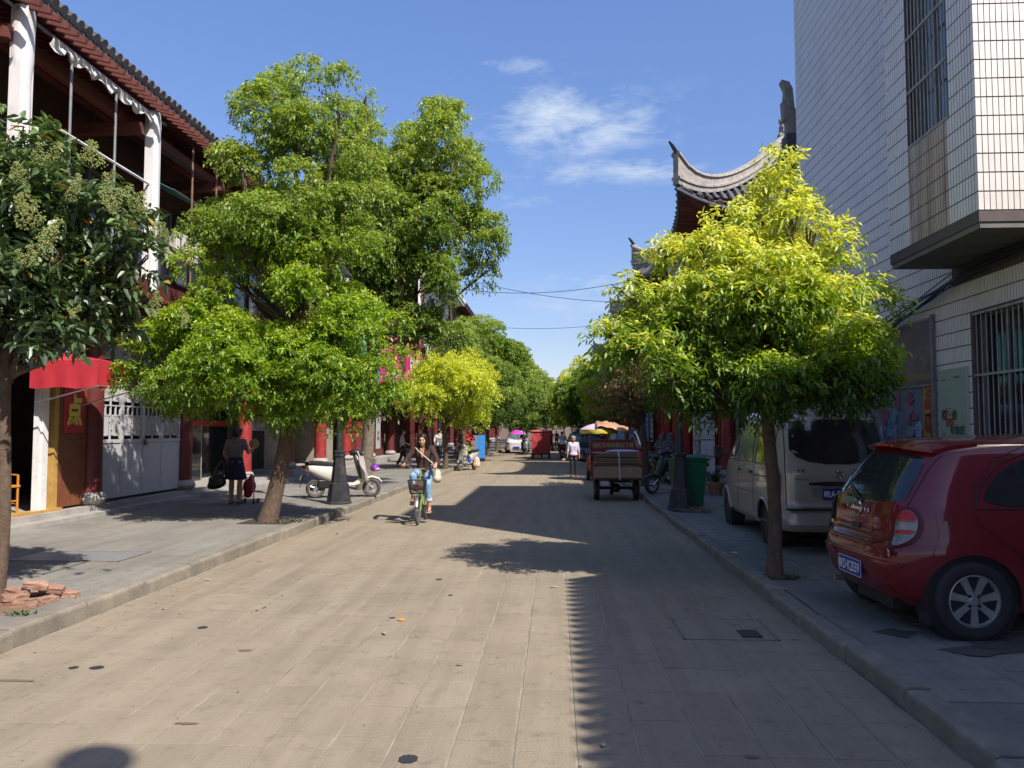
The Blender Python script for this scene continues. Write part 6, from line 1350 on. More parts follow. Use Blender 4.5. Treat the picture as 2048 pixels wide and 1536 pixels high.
mb = MB(); mb.tube([(.045, fy, .25), (.045, -.36, .50), (0, -.32, .56)], .012, 6); mb.tube([(-.045, fy, .25), (-.045, -.36, .50), (0, -.32, .56)], .012, 6); mb.tube([(0, -.32, .54), (0, -.27, .66)], .02, 8); mb.tube([(0, -.27, .64), (0, -.22, .98)], .014, 8); obj('fork', mb, grn, bk, smooth=True)
mb = MB(); mb.tube([(-.295, -.26, 1.03), (-.24, -.30, 1.05), (-.13, -.26, .98), (0, -.225, .97), (.13, -.26, .98), (.24, -.30, 1.05), (.295, -.26, 1.03)], .0115, 8); obj('handlebar', mb, M['chrome'], bk, smooth=True)
for sg in (-1, 1):
    obj('grip', MB().tube([(sg*.24, -.30, 1.05), (sg*.32, -.235, 1.03)], .0165, 8), M['black'], bk, smooth=True)
    obj('brake_lever', MB().tube([(sg*.20, -.33, 1.06), (sg*.28, -.33, 1.04), (sg*.31, -.31, 1.03)], .005, 5), M['steel'], bk)
    obj('brake_cable', MB().tube([(sg*.20, -.33, 1.06), (sg*.12, -.42, 1.02), (sg*.02, -.40, .86), (0, -.34, .60)], .0035, 5), M['black'], bk)
    obj('pedal', MB().box((sg*.13, -.13 if sg > 0 else -.19, .17 if sg > 0 else .33), (.09, .07, .022)), M['black'], bk)
    obj('crank', MB().tube([(sg*.06, .05, .28), (sg*.08, -.10 if sg > 0 else -.13, .20 if sg > 0 else .33)], .010, 6), M['steel'], bk)
obj('chain_guard', MB().lathe([(.075, -.008), (.075, .008)], (-.055, .05, .28), 18, 'x'), M['black'], bk)
obj('saddle', MB().ball((0, .22, .83), (.075, .13, .035), 12, 8), M['black'], bk, smooth=True)
for y in (fy, ry): obj('mudguard', MB().grid([[(x_, y+.272*math.cos(a), .25+.272*math.sin(a)+(-.006 if abs(x_) > .02 else 0)) for x_ in (-.03, -.02, .02, .03)] for a in [R(10)+R(150)*k/14 for k in range(15)]]), M['steel'], bk, smooth=True)
bs = MB()
def ringz(z, w0, w1, y0): return [(-w0, y0-w1, z), (w0, y0-w1, z), (w0, y0+w1, z), (-w0, y0+w1, z), (-w0, y0-w1, z)]
for k in range(8):
    u = k/7; bs.tube(ringz(lerp(.56, .79, u), lerp(.115, .155, u), lerp(.075, .11, u), -.53), .0035 if 0 < k < 7 else .006, 4)
for k in range(13):
    u = -1+2*k/12
    for sg in (-1, 1): bs.tube([(u*.115, -.53+sg*.075, .56), (u*.155, -.53+sg*.11, .79)], .0022, 4)
for k in range(9):
    u = -1+2*k/8
    for sg in (-1, 1): bs.tube([(sg*.115, -.53+u*.075, .56), (sg*.155, -.53+u*.11, .79)], .0022, 4)
    bs.tube([(u*.115, -.605, .56), (u*.115, -.455, .56)], .0022, 4)
obj('basket', bs, M['black'], bk, kind='stuff')
sh_ = thing('shopping', 'dark red and grey shopping inside the front basket of the green bicycle', 'shopping', (BX_, BY_-.53, .60))
remeshed('bundle', [('e', (-.03, 0, .05), (.08, .06, .05)), ('e', (.05, .01, .06), (.06, .05, .055)), ('e', (0, 0, .10), (.07, .055, .04))], .012, flat('bundle_maroon', (.14, .04, .05), .8), sh_)
remeshed('bottle_bag', [('e', (-.06, -.01, .14), (.03, .03, .05))], .01, flat('bundle_pale', (.45, .4, .42), .7), sh_)
# -- woman with black bag on the left pavement, seen from behind
lace = mat('grey_lace', (.16, .15, .17), (.05, .048, .06), .8, 42, .4, 60, stain=(.32, .27, .23), sscale=38, samt=.7, detail=3); navy = flat('navy', (.008, .010, .03), .85)
wl, V, s = person('woman in a grey lace top and navy skirt standing with her back turned', (-6.58, 16.25, ZL), R(176), 1.60,
    dict(elR=(-.25, -.03, 1.07), wrR=(-.27, -.20, 1.16), elL=(.245, .03, 1.05), wrL=(.235, -.10, .90), head=(0, -.045, 1.455), anL=(.075, .03, .10), anR=(-.085, .03, .10)), lace, None, 'hair', 'curly', .30, 'skin_dark', (.1, -1, -.25), .010, (.6, .9), (.16, .09, .06), 1, (navy, .33, .215), 1.06)
fan = thing('hand_fan', 'straw hand fan held up by the woman in the navy skirt', 'fan', (-6.30, 16.50, 1.33)); obj('blade', MB().lathe([(.11, -.004), (.11, .004)], (0, 0, .05), 16, 'y'), flat('straw', (.33, .26, .10), .8), fan); obj('handle', MB().tube([(0, 0, -.05), (-.02, 0, -.13)], .009, 6), flat('straw', (.33, .26, .1)), fan)
hb = thing('handbag', 'large black handbag hanging from the arm of the woman in the navy skirt', 'bag', (-6.95, 16.20, .62))
o = remeshed('pouch', [('e', (0, 0, 0), (.19, .07, .12)), ('e', (-.02, 0, -.06), (.21, .08, .10)), ('c', (-.13, 0, .08), (.13, 0, .08), .035, .035)], .014, flat('black_leather', (.012, .012, .014), .35), hb); o.rotation_euler = (0, R(-14), 0)
for y in (-.03, .03): obj('strap', MB().tube([(-.10, y, .08), (-.02, y, .28), (.08, y, .42), (.14, y, .40), (.14, y, .26), (.12, y, .08)], .009, 6), flat('black_leather', (.012, .012, .014)), hb)
# -- small child in red beside her
kid = thing('toddler_walker', 'red child trolley on small wheels in front of the standing woman', 'trolley', (-6.43, 16.62, ZL))
remeshed('cushion', [('e', (0, 0, .36), (.14, .12, .16)), ('c', (-.03, 0, .2), (.05, 0, .55), .09, .06)], .02, flat('trolley_red', (.30, .02, .035), .7), kid)
for sx in (-.14, .14):
    for sy in (-.1, .14): obj('wheel', MB().lathe([(.05, -.018), (.05, .018)], (sx, sy, .05), 14, 'x'), M['black'], kid)
obj('frame', MB().tube([(-.14, -.1, .05), (-.12, -.08, .3), (-.13, -.2, .62), (.13, -.2, .62), (.12, -.08, .3), (.14, -.1, .05)], .012, 6).tube([(-.12, -.08, .3), (.12, -.08, .3)], .012, 6), M['steel'], kid)
# -- people further off
lil = flat('lilac_cloth', (.46, .42, .50), .8); blk = flat('black_cloth', (.012, .013, .016), .85)
person('old grey haired woman in a lilac blouse and black trousers standing in the road', (.66, 29.0, 0), R(8), 1.46, dict(elL=(.215, .02, 1.04), wrL=(.225, -.04, .80), wrR=(-.25, -.08, .83)), lil, blk, 'hair_grey', 'curly', .62, 'skin_dark', (0, -1, 0), .016, (.5, .6), (.05, .02, .02), .92, None, 1.12)
pb_ = thing('paper_parcel', 'small tan parcel hanging from the old woman\'s hand', 'parcel', (.30, 28.88, .60)); remeshed('wrap', [('e', (0, 0, 0), (.07, .05, .05)), ('c', (-.04, 0, -.03), (.05, 0, .03), .035, .03)], .02, flat('parcel_tan', (.40, .25, .12), .8), pb_)
wtop = flat('white_cloth2', (.62, .62, .60), .8); pinkt = flat('pale_pink', (.42, .34, .38), .8); redt = flat('red_cloth', (.55, .02, .02), .7); lime = flat('lime_cloth', (.34, .52, .06), .7); denim = mat('dark_denim', (.05, .08, .13), None, .9)
walkJ = dict(knL=(.09, -.10, .49), anL=(.09, -.16, .09), knR=(-.09, .06, .47), anR=(-.09, .24, .14), elL=(.21, .08, 1.06), wrL=(.2, .02, .86), elR=(-.21, -.02, 1.06), wrR=(-.17, -.2, .98))
person('woman in a white top and dark jeans walking by the yellow tree', (-5.00, 34.5, ZL), R(155), 1.62, dict(walkJ, elR=(-.2, -.14, 1.12), wrR=(-.08, -.22, 1.35)), wtop, denim, 'hair', 'bun', .6, 'skin', (0, -1, 0), .02, (.5, .5), (.5, .5, .5), .75)
person('woman in pale pink and black striding along the left pavement behind the cyclist', (-6.2, 32.4, ZL+.0), R(105), 1.58, walkJ, pinkt, blk, 'hair', 'tail', .7, 'skin', (0, -1, 0), .02, (.5, .5), (.03, .03, .03), .9)
person('woman in a red top and long lime skirt leaning by the far left lamp post', (-3.95, 36.6, ZL), R(40), 1.60, dict(elL=(.22, -.10, 1.10), wrL=(.05, -.2, 1.08), elR=(-.22, -.08, 1.10), wrR=(-.02, -.2, 1.12)), redt, None, 'hair', 'bun', .5, 'skin', (0, -1, 0), .02, (.5, .5), (.1, .05, .04), 1, (lime, .74, .20))
def seated(label, loc, rz, top, bottom, hair='hair', z=.0, h=1.65, helmet=None):
    return person(label, loc, rz, h, dict(pelvis=(0, .14, .82), waist=(0, .12, .96), chest=(0, .08, 1.14), neck=(0, .05, 1.30), head=(0, .03, 1.43), shL=(.17, .07, 1.26), elL=(.25, -.06, 1.06), wrL=(.27, -.30, 1.02), shR=(-.17, .07, 1.26), elR=(-.25, -.06, 1.06), wrR=(-.27, -.30, 1.02),
        hiL=(.10, .14, .80), knL=(.16, -.25, .74), anL=(.15, -.22, .36), hiR=(-.10, .14, .80), knR=(-.16, -.25, .74), anR=(-.15, -.22, .36)), top, bottom, hair, 'short', .35, 'skin_dark', (0, -1, 0), .02, (.8, .8), (.05, .04, .04), .9)
for k, (x, y, c, hh, lb) in enumerate(((-.35, 72, (.03, .03, .04), 1.65, 'distant person in black walking up the street beside the cars'), (.15, 78, (.12, .03, .04), 1.62, 'distant person in dark red beyond the white shirted rider'), (-.7, 84, (.45, .42, .4), 1.6, 'distant person in pale clothes right of the red rickshaw'), (-5.6, 47, (.10, .08, .12), 1.6, 'person in dark clothes among the parked motorcycles on the left'))):
    person(lb, (x, y, 0 if x > -4 else ZL), R(150+k*40), hh, walkJ if k % 2 else None, flat('far_cloth_%d' % k, c, .8), blk, 'hair', 'short', .5, 'skin_dark', (0, -1, 0), .03, (.5, .5), (.04, .04, .04), .9)
ORD = ['first', 'second', 'third', 'fourth', 'fifth', 'sixth', 'seventh', 'eighth', 'ninth', 'tenth', 'eleventh', 'twelfth', 'thirteenth', 'fourteenth', 'fifteenth', 'sixteenth', 'seventeenth', 'eighteenth']
# ---------------------------------------------------------------- scooters, tricycles and street furniture
def loft(secs, n=16, caps=True, e=2.6):
    """sections (x, y, z, half-width, half-height, pitch) -> rounded solid running along x"""
    rows = []
    for (x, y, z, hw, hh, p) in secs:
        row = []
        for j in range(n):
            a = 2*math.pi*j/n; ca, sa = math.cos(a), math.sin(a); k = (abs(ca)**e+abs(sa)**e)**(-1/e); u, v = hw*ca*k, hh*sa*k
            row.append((x-v*math.sin(p), y+u, z+v*math.cos(p)))
        rows.append(row)
    mb = MB().grid(rows, True)
    if caps: mb.f += [tuple(range(n)), tuple((len(rows)-1)*n+j for j in range(n))]; mb.mi += [0, 0]
    return mb
def scooter(name, label, loc, rz, paint, group=None, apron=None, steer=0, box=None, lean=.06, kind='scooter', near=True, r=.215):
    """+x forward, about 1.75 m long"""
    t = thing(name, label, kind, loc, rz, group); blk_ = M['black']
    def wh_(x, y=0, yaw=0):
        w_ = MB().lathe([(r*.66, -.035), (r*.86, -.048), (r*.97, -.03), (r, 0), (r*.97, .03), (r*.86, .048), (r*.66, .035), (r*.66, -.035)], (0, 0, 0), 28, 'y'); w_.f = w_.f[:-2]; w_.mi = w_.mi[:-2]
        o = obj('wheel', w_, M['tyre_dusty'], t, smooth=True, loc=(x, y, r)); o.rotation_euler = (0, 0, yaw)
        ri = MB(); ri.lathe([(r*.67, -.03), (r*.67, .03), (r*.60, .03), (r*.60, -.03), (r*.67, -.03)], n=28, axis='y'); ri.f = ri.f[:-2]; ri.mi = ri.mi[:-2]; ri.lathe([(.05, -.05), (.05, .05)], n=12, axis='y')
        for k in range(5):
            a = 2*math.pi*k/5; ri.tube([(.04*math.cos(a), 0, .04*math.sin(a)), (r*.62*math.cos(a+.2), 0, r*.62*math.sin(a+.2))], [.022, .014], 6)
        obj('rim', ri, M['steel'], o); return o
    wh_(.0); wh_(1.26, 0, steer)
    obj('rear_cowl', loft([(-.30, 0, .70, .035, .03, .2), (-.22, 0, .68, .10, .07, .15), (-.05, 0, .64, .15, .12, .1), (.15, 0, .58, .165, .17, 0), (.34, 0, .54, .16, .20, 0), (.46, 0, .48, .14, .17, 0), (.52, 0, .44, .11, .12, 0)]), paint, t, smooth=True)
    obj('underbody', MB().bb(.05, .50, -.10, .10, .22, .42).bb(-.12, .2, .06, .12, .16, .30), blk_, t, bev=.03)
    obj('floorboard', loft([(.42, 0, .33, .15, .05, 0), (.60, 0, .30, .17, .045, 0), (.85, 0, .30, .17, .045, 0), (.98, 0, .35, .15, .07, .5)]), paint, t, smooth=True)
    obj('seat', loft([(-.24, 0, .78, .09, .03, .1), (-.10, 0, .80, .13, .045, 0), (.12, 0, .79, .14, .05, 0), (.24, 0, .76, .13, .05, 0), (.42, 0, .755, .11, .05, -.1), (.50, 0, .74, .06, .03, -.2)]), blk_, t, smooth=True)
    fs = obj('front_shield', loft([(1.13, 0, .38, .12, .035, 1.2), (1.07, 0, .48, .17, .05, 1.2), (1.03, 0, .62, .20, .05, 1.25), (.98, 0, .78, .19, .055, 1.25), (.93, 0, .90, .15, .06, 1.3), (.90, 0, .97, .10, .05, 1.3)]), paint, t, smooth=True)
    obj('inner_shield', loft([(1.0, 0, .42, .10, .03, 1.2), (.95, 0, .60, .15, .035, 1.25), (.90, 0, .80, .15, .04, 1.25), (.87, 0, .93, .10, .04, 1.3)]), blk_, t, smooth=True)
    obj('head_cowl', loft([(.76, 0, 1.00, .06, .05, .2), (.84, 0, 1.02, .11, .075, .2), (.94, 0, 1.02, .12, .08, .1), (1.02, 0, 1.00, .09, .06, 0), (1.05, 0, .985, .05, .035, 0)]), blk_ if apron else paint, t, smooth=True)
    obj('headlamp', MB().ball((1.02, 0, 1.005), (.045, .075, .04), 12, 8), M['lamp_clear'], t, smooth=True)
    obj('front_mudguard', loft([(1.02, 0, .33, .05, .02, .6), (1.10, 0, .42, .065, .03, .5), (1.26, 0, .47, .07, .03, 0), (1.42, 0, .42, .06, .025, -.5), (1.49, 0, .34, .03, .02, -.8)]), paint, t, smooth=True)
    obj('fork', MB().tube([(.98, .07, .52), (1.26, .07, r)], .018, 6).tube([(.98, -.07, .52), (1.26, -.07, r)], .018, 6), M['steel'], t, kind='stuff')
    obj('rear_mudguard', loft([(-.34, 0, .24, .045, .012, -1.2), (-.30, 0, .40, .055, .015, -1.1), (-.22, 0, .52, .06, .02, -.6), (-.05, 0, .56, .06, .02, 0)]), flat('grey_plastic', (.14, .14, .14), .5), t, smooth=True)
    obj('plate', MB().box((-.33, 0, .47), (.008, .16, .11), ry=.35), flat('plate_pale', (.4, .4, .38), .6), t)
    obj('tail_lamp', loft([(-.32, 0, .70, .03, .03, 0), (-.29, 0, .70, .085, .045, 0), (-.22, 0, .695, .105, .05, 0)]), M['lamp_red'], t, smooth=True)
    obj('handlebar', MB().tube([(.78, -.33, 1.03), (.86, -.16, 1.05), (.88, 0, 1.04), (.86, .16, 1.05), (.78, .33, 1.03)], .013, 8), M['steel'], t, smooth=True)
    for sg in (-1, 1):
        obj('grip', MB().tube([(.83, sg*.22, 1.045), (.77, sg*.35, 1.03)], .019, 8), blk_, t, smooth=True)
        if near:
            obj('mirror_stem', MB().tube([(.84, sg*.19, 1.06), (.86, sg*.24, 1.18), (.84, sg*.28, 1.26)], .006, 5), blk_, t)
            obj('mirror', MB().ball((.84, sg*.29, 1.28), (.015, .062, .042), 12, 8), blk_, t, smooth=True)
            obj('brake_lever', MB().tube([(.88, sg*.18, 1.05), (.86, sg*.32, 1.035)], .006, 5), flat('lever_red', (.3, .03, .02)), t)
    obj('luggage_rail', MB().tube([(-.12, .11, .80), (-.32, .09, .84), (-.32, -.09, .84), (-.12, -.11, .80)], .011, 6), blk_, t)
    obj('stand', MB().tube([(.35, .10, .24), (.28, .16, .0)], .011, 6).tube([(.35, -.10, .24), (.28, -.16, .0)], .011, 6).tube([(.35, .10, .24), (.35, -.10, .24)], .011, 6), blk_, t)
    if box: obj('top_box', MB().bb(-.46, -.12, -.16, .16, .85, 1.08), box, t, bev=.03)
    if apron:    # wind apron over the shield
        rows = []
        for i in range(9):
            u = i/8; x = lerp(.99, 1.20, u**.8); z = lerp(1.04, .36, u); w_ = lerp(.13, .23, min(1, u*1.6))*(1-.25*max(0, u-.7))
            rows.append([(x-.10*abs(v)**2.2+.02*math.sin(v*5+i), w_*v*1.15, z+.03*math.sin(v*4+i)) for v in [-1+2*j/12 for j in range(13)]])
        o = obj('wind_apron', MB().grid(rows), apron, t, smooth=True); so = o.modifiers.new('t', 'SOLIDIFY'); so.thickness = .012
    return t
cream = mat('cream_paint', (.58, .55, .48), (.5, .47, .40), .35, 6, coat=.5, stain=(.36, .33, .27), sscale=6, samt=.3)
sc = scooter('scooter', 'cream white scooter with grey cloth apron behind the left lamp post', (-5.42, 17.95, ZL), R(20), cream, None, mat('grey_cloth', (.36, .33, .29), (.25, .23, .20), .9, 12, .5, 50), -.35, None)
pc = thing('helmet', 'purple helmet hanging on the front of the cream scooter', 'helmet', (-4.17, 18.38, .80)); obj('shell', MB().ball((0, 0, 0), (.11, .11, .09), 14, 10), flat('purple_gloss', (.16, .03, .28), .2), pc, smooth=True); obj('strap', MB().tube([(-.02, 0, .08), (-.12, -.03, .20), (-.20, -.06, .24)], .008, 5), M['black'], pc); obj('visor', MB().ball((.05, -.02, -.03), (.09, .09, .05), 12, 8), flat('visor_pink', (.4, .2, .35), .15), pc, smooth=True)
silver = mat('silver_plastic', (.36, .35, .31), (.28, .27, .24), .4, 6, coat=.4)
scooter('scooter', 'dusty silver scooter hung with bags at the left kerb near the far lamp post', (-3.42, 33.9, 0), R(-112), silver, None, None, 0)
o = thing('carrier_bag', 'pale orange and white carrier bag hanging from the silver scooter', 'bag', (-3.28, 33.45, .35)); remeshed('bag', [('e', (0, 0, 0), (.14, .1, .22)), ('e', (0, 0, -.12), (.17, .12, .14))], .025, flat('bag_peach', (.58, .42, .30), .7), o)
o = thing('carrier_bag', 'blue bag tucked behind the front wheel of the silver scooter', 'bag', (-3.55, 33.2, .42)); remeshed('bag', [('e', (0, 0, 0), (.08, .08, .13))], .02, flat('bag_blue', (.03, .06, .4), .7), o)
redp = flat('scooter_red', (.35, .015, .015), .3); dkp = flat('scooter_dark', (.03, .03, .035), .35)
scooter('motorcycle', 'dark motorcycle parked nose out beside the green bin', (3.55, 20.3, ZR), R(200), dkp, None, None, .2, None, kind='motorcycle')
scooter('scooter', 'dark scooter with a grey basket parked right of the cargo tricycle', (2.95, 24.4, ZR), R(-75), dkp, None, None, .2)
scooter('scooter', 'red scooter behind the cargo tricycle on the right pavement', (2.9, 26.6, ZR), R(-100), redp, None, None, 0)
for k, (x, y, a, p_, lb) in enumerate(((-4.6, 39.0, -70, redp, 'red scooter in the row under the far left trees'), (-4.9, 40.8, -80, dkp, 'black scooter next to the red one under the far left trees'), (-5.2, 42.4, -60, silver, 'grey scooter third in the row under the far left trees'), (-4.9, 46.5, -75, dkp, 'black motorcycle by the sandwich board on the far left'), (-5.6, 49.0, -100, redp, 'dark red scooter deepest in the row on the far left'))):
    scooter('scooter', lb, (x, y, ZL), R(a), p_, 'scooters parked in the far left row', None, .1, near=False)
# riders
scooter('scooter', 'black scooter ridden towards the camera under a pink umbrella', (-2.15, 54.6, 0), R(-80), dkp, None, None, 0, near=False)
seated('rider in dark clothes on the black scooter coming towards the camera', (-2.10, 54.1, 0), R(8), blk, blk)
um = thing('umbrella', 'bright pink umbrella fixed to the oncoming scooter', 'umbrella', (-2.55, 53.9, 1.35)); rows = [[(rr*.48*math.cos(a), rr*.48*math.sin(a), .32-.26*rr*rr+.0*a) for a in [2*math.pi*j/16 for j in range(16)]] for rr in (.01, .35, .7, 1)]; obj('canopy', MB().grid(rows, True), flat('umbrella_pink', (.75, .04, .45), .5), um, smooth=True); obj('shaft', MB().tube([(0, 0, .3), (.1, .1, -.5)], .012, 6), M['steel'], um)
scooter('scooter', 'red scooter with a white plate ridden away past the dark saloon', (.40, 46.2, 0), R(92), redp, None, None, 0, flat('plate_white_box', (.6, .6, .55), .5), near=False)
seated('rider in a pale shirt on the red scooter riding away', (.40, 46.85, 0), R(180), lil, denim)
# green wheelie bin
gb = thing('wheelie_bin', 'green plastic wheelie bin behind the right lamp post', 'bin', (2.66, 16.35, ZR), R(6)); gm = mat('bin_green', (.012, .13, .045), (.01, .10, .035), .5, 6, stain=(.05, .09, .05), sscale=5, samt=.5)
mb = MB(); a, b = (.24, .27), (.31, .36); mb.add([(-a[0], -a[1], .06), (a[0], -a[1], .06), (a[0], a[1], .06), (-a[0], a[1], .06), (-b[0], -b[1], .98), (b[0], -b[1], .98), (b[0], b[1], .98), (-b[0], b[1], .98)], [(0, 3, 2, 1), (4, 5, 6, 7), (0, 1, 5, 4), (1, 2, 6, 5), (2, 3, 7, 6), (3, 0, 4, 7)]); obj('tub', mb, gm, gb, bev=.015)
obj('rim', MB().bb(-.34, .34, -.39, .39, .95, 1.0), gm, gb, bev=.01)
obj('lid', MB().grid([[(x, y, 1.015+.05*(1-(y/.4)**2)+(.0 if x > -.33 else -.02)) for y in [lerp(-.40, .40, j/10) for j in range(11)]] for x in [lerp(-.36, .36, i/6) for i in range(7)]]), gm, gb, smooth=True)
obj('handle', MB().tube([(-.25, .42, 1.0), (-.25, .47, 1.02), (.25, .47, 1.02), (.25, .42, 1.0)], .016, 6), gm, gb)
for sg in (-1, 1): obj('wheel', MB().lathe([(.10, -.03), (.10, .03)], (sg*.27, .26, .10), 18, 'x'), M['rubber'], gb)
# lamp posts
def lamp_post(label, loc, src=None):
    if src: return dup(src, loc, None, label)
    t = thing('street_lamp', label, 'street lamp', loc, R(22.5), 'street lamps along both kerbs')
    obj('base', MB().lathe([(.275, 0), (.275, .03), (.25, .06), (.20, .42), (.17, .44), (.115, .98), (.135, .99), (.135, 1.03), (.115, 1.04), (.13, 1.07), (.13, 1.10), (.075, 1.12)], n=8), M['iron'], t)
    obj('pole', MB().tube([(0, 0, 1.1), (0, 0, 4.3)], [.072, .05], 12), M['iron'], t, smooth=True)
    obj('collar', MB().lathe([(.09, 4.2), (.11, 4.25), (.09, 4.3)], n=12), M['iron'], t)
    obj('lantern', MB().lathe([(.06, 4.3), (.16, 4.45), (.19, 4.8), (.17, 4.82)], n=8), flat('lantern_glass', (.5, .5, .46), .2), t)
    obj('cap', MB().lathe([(.25, 4.8), (.12, 4.95), (.03, 5.1)], n=8), M['iron'], t); return t
lp = lamp_post('black street lamp in front of the cream scooter on the left kerb', (-4.52, 16.62, ZL))
lamp_post('black street lamp farther along the left kerb beside the woman in red', (-4.28, 36.9, ZL), lp)
lamp_post('black street lamp in front of the green bin on the right kerb', (2.42, 15.75, ZR), lp)
lamp_post('distant street lamp on the left kerb among the scooters', (-4.28, 48.0, ZL), lp)
lamp_post('distant street lamp on the right kerb among dark trees', (2.42, 41.0, ZR), lp)
# swept twigs at the lamp foot
bp_ = MB(); r2 = random.Random(8)
for k in range(260):
    a = r2.uniform(0, 6.28); rr = .27*math.sqrt(r2.random()); z = .12*(1-rr/.3)*r2.random(); p = (rr*math.cos(a), rr*.8*math.sin(a), z+.01); b = r2.uniform(0, 6.28); l = r2.uniform(.04, .12); bp_.tube([p, (p[0]+l*math.cos(b), p[1]+l*math.sin(b), p[2]+r2.uniform(-.01, .05))], .003, 3)
tw = tag(obj('twig_pile', bp_, flat('twig_tan', (.22, .17, .11), .9), loc=(2.66, 15.45, ZR), kind='stuff'), 'heap of swept dry twigs at the foot of the right lamp post', 'twigs')
# cargo tricycle with flattened cardboard
tr = thing('cargo_tricycle', 'red cargo tricycle loaded with flattened cardboard seen from behind', 'tricycle', (1.46, 19.3, 0), R(90)); rp = mat('trike_red', (.22, .02, .02), (.14, .015, .015), .5, 6, stain=(.08, .04, .03), sscale=6)
# local: +x forward (rear axle at x=0)
for sg in (-1, 1):
    w_ = wheel(tr, .1, sg*.47, .285, .13, sg, 8, M['steel'], False)
w_ = wheel(tr, 1.75, 0, .26, .09, 1, 8, M['steel'], False)
obj('axle', MB().tube([(.1, -.5, .285), (.1, .5, .285)], .035, 8).ball((.1, 0, .285), .11), M['black'], tr)
obj('chassis', MB().tube([(-.4, -.3, .47), (1.3, -.2, .45)], .03, 6).tube([(-.4, .3, .47), (1.3, .2, .45)], .03, 6).tube([(-.35, -.3, .47), (-.35, .3, .47)], .03, 6).tube([(1.2, -.2, .45), (1.2, .2, .45)], .03, 6), M['black'], tr)
bd2 = obj('cargo_bed', MB().bb(-.45, 1.05, -.55, .55, .50, .54), M['black'], tr)
obj('tail_board', MB().bb(-.47, -.445, -.55, .55, .50, .66), M['black'], tr)
for sg in (-1, 1): obj('side_board', MB().bb(-.44, 1.05, sg*.535, sg*.555, .54, .86), rp, tr)
for x in (.0, .5, .95): obj('side_post', MB().bb(x-.02, x+.02, .555, .58, .50, .90), rp, tr)
sgb = obj('sign_board', MB().bb(.98, 1.0, -.55, .58, 1.18, 1.40), flat('sign_dark_red', (.24, .02, .03), .5), tr)
text('回收公司合肥业务部', flat('letter_green', (.30, .33, .14), .5), tr, (.972, .0, 1.295), rz=R(-90), h=.125, w=1.02, bold=.02)
obj('front_board', MB().bb(1.0, 1.02, -.54, .54, .54, 1.18), rp, tr)
obj('board_rail', MB().tube([(.95, -.56, .5), (.95, -.56, 1.25), (.95, -.50, 1.42), (.95, .50, 1.42), (.95, .56, 1.25), (.95, .56, .5)], .018, 6), rp, tr)
obj('seat', loft([(1.08, 0, .80, .12, .05, 0), (1.2, 0, .82, .16, .06, 0), (1.4, 0, .82, .12, .05, 0)]), M['black'], tr, smooth=True)
obj('motor_body', MB().bb(1.05, 1.5, -.12, .12, .45, .76), rp, tr, bev=.04)
obj('fork', MB().tube([(1.75, .07, .26), (1.58, .07, .9), (1.55, 0, 1.05)], .02, 6).tube([(1.75, -.07, .26), (1.58, -.07, .9), (1.55, 0, 1.05)], .02, 6), M['steel'], tr)
obj('handlebar', MB().tube([(1.40, -.34, 1.08), (1.55, -.15, 1.05), (1.55, .15, 1.05), (1.40, .34, 1.08)], .014, 6), M['black'], tr)
obj('number_plate', MB().box((-.46, .30, .44), (.01, .18, .08)), flat('plate_pale', (.4, .4, .38)), tr)
card = mat('cardboard', (.30, .21, .13), (.24, .165, .10), .9, 8); r2 = random.Random(12)
cbx = None
for k in range(13):
    z = .56+k*.026; L2 = r2.uniform(1.25, 1.42); W2_ = r2.uniform(.92, 1.06); x = r2.uniform(-.06, .06)
    tag(obj('cardboard_sheet', MB().box((0, 0, 0), (L2, W2_, .016)), card, loc=(1.46+r2.uniform(-.02, .03), 19.58+x, z+.25)), ORD[12-k]+' flattened cardboard sheet from the top of the stack on the cargo tricycle', 'cardboard', 'cardboard sheets stacked on the cargo tricycle').rotation_euler = (r2.uniform(-.01, .012), r2.uniform(-.012, .012), R(90)+r2.uniform(-.03, .03))
cb_ = tag(obj('cardboard_box', MB().box((0, 0, 0), (1.10, .10, .25)).box((.0, .045, .13), (1.0, .02, .02)), card, loc=(1.46, 18.84, .68), bev=.006), 'long flattened cardboard box standing across the tail of the cargo tricycle', 'cardboard')
r3 = flat('paper_white', (.5, .5, .5), .8)
tag(obj('paper_bundle', MB().ball((0, 0, 0), (.42, .3, .045), 14, 6), flat('sheet_lilac', (.42, .42, .48), .7), loc=(1.62, 19.4, 1.16), smooth=True), 'pale plastic sheet lying on top of the cardboard stack', 'sheet')
tag(obj('tie_strap', MB().tube([(1.50, 19.95, 1.15), (1.48, 19.0, 1.16), (1.48, 18.76, 1.08), (1.50, 18.75, .52)], .013, 5), flat('strap_white', (.62, .62, .62), .6)), 'white strap tying down the cardboard on the cargo tricycle', 'strap')
# canopy tricycle in front of it with umbrella and tan cover
tk = thing('canopy_tricycle', 'red three wheeled taxi with a frame roof parked ahead of the cargo tricycle', 'tricycle', (1.55, 26.8, 0), R(90))
for sg in (-1, 1): wheel(tk, .1, sg*.45, .27, .11, sg, 8, M['steel'], False)
wheel(tk, 1.85, 0, .25, .09, 1, 8, M['steel'], False)
obj('tub', loft([(-.3, 0, .55, .42, .24, 0), (-.2, 0, .55, .50, .28, 0), (.4, 0, .52, .50, .28, 0), (.8, 0, .42, .45, .14, 0), (1.3, 0, .40, .3, .10, 0)], e=5), rp, tk, smooth=True)
obj('front_cowl', loft([(1.45, 0, .5, .12, .2, .3), (1.6, 0, .75, .22, .25, .3), (1.75, 0, .8, .15, .2, .3)]), rp, tk, smooth=True)
for x, y in ((-.25, -.48), (-.25, .48), (1.4, -.35), (1.4, .35)): obj('roof_post', MB().tube([(x, y, .5), (x, y*1.02, 1.62)], .014, 6), M['black'], tk)
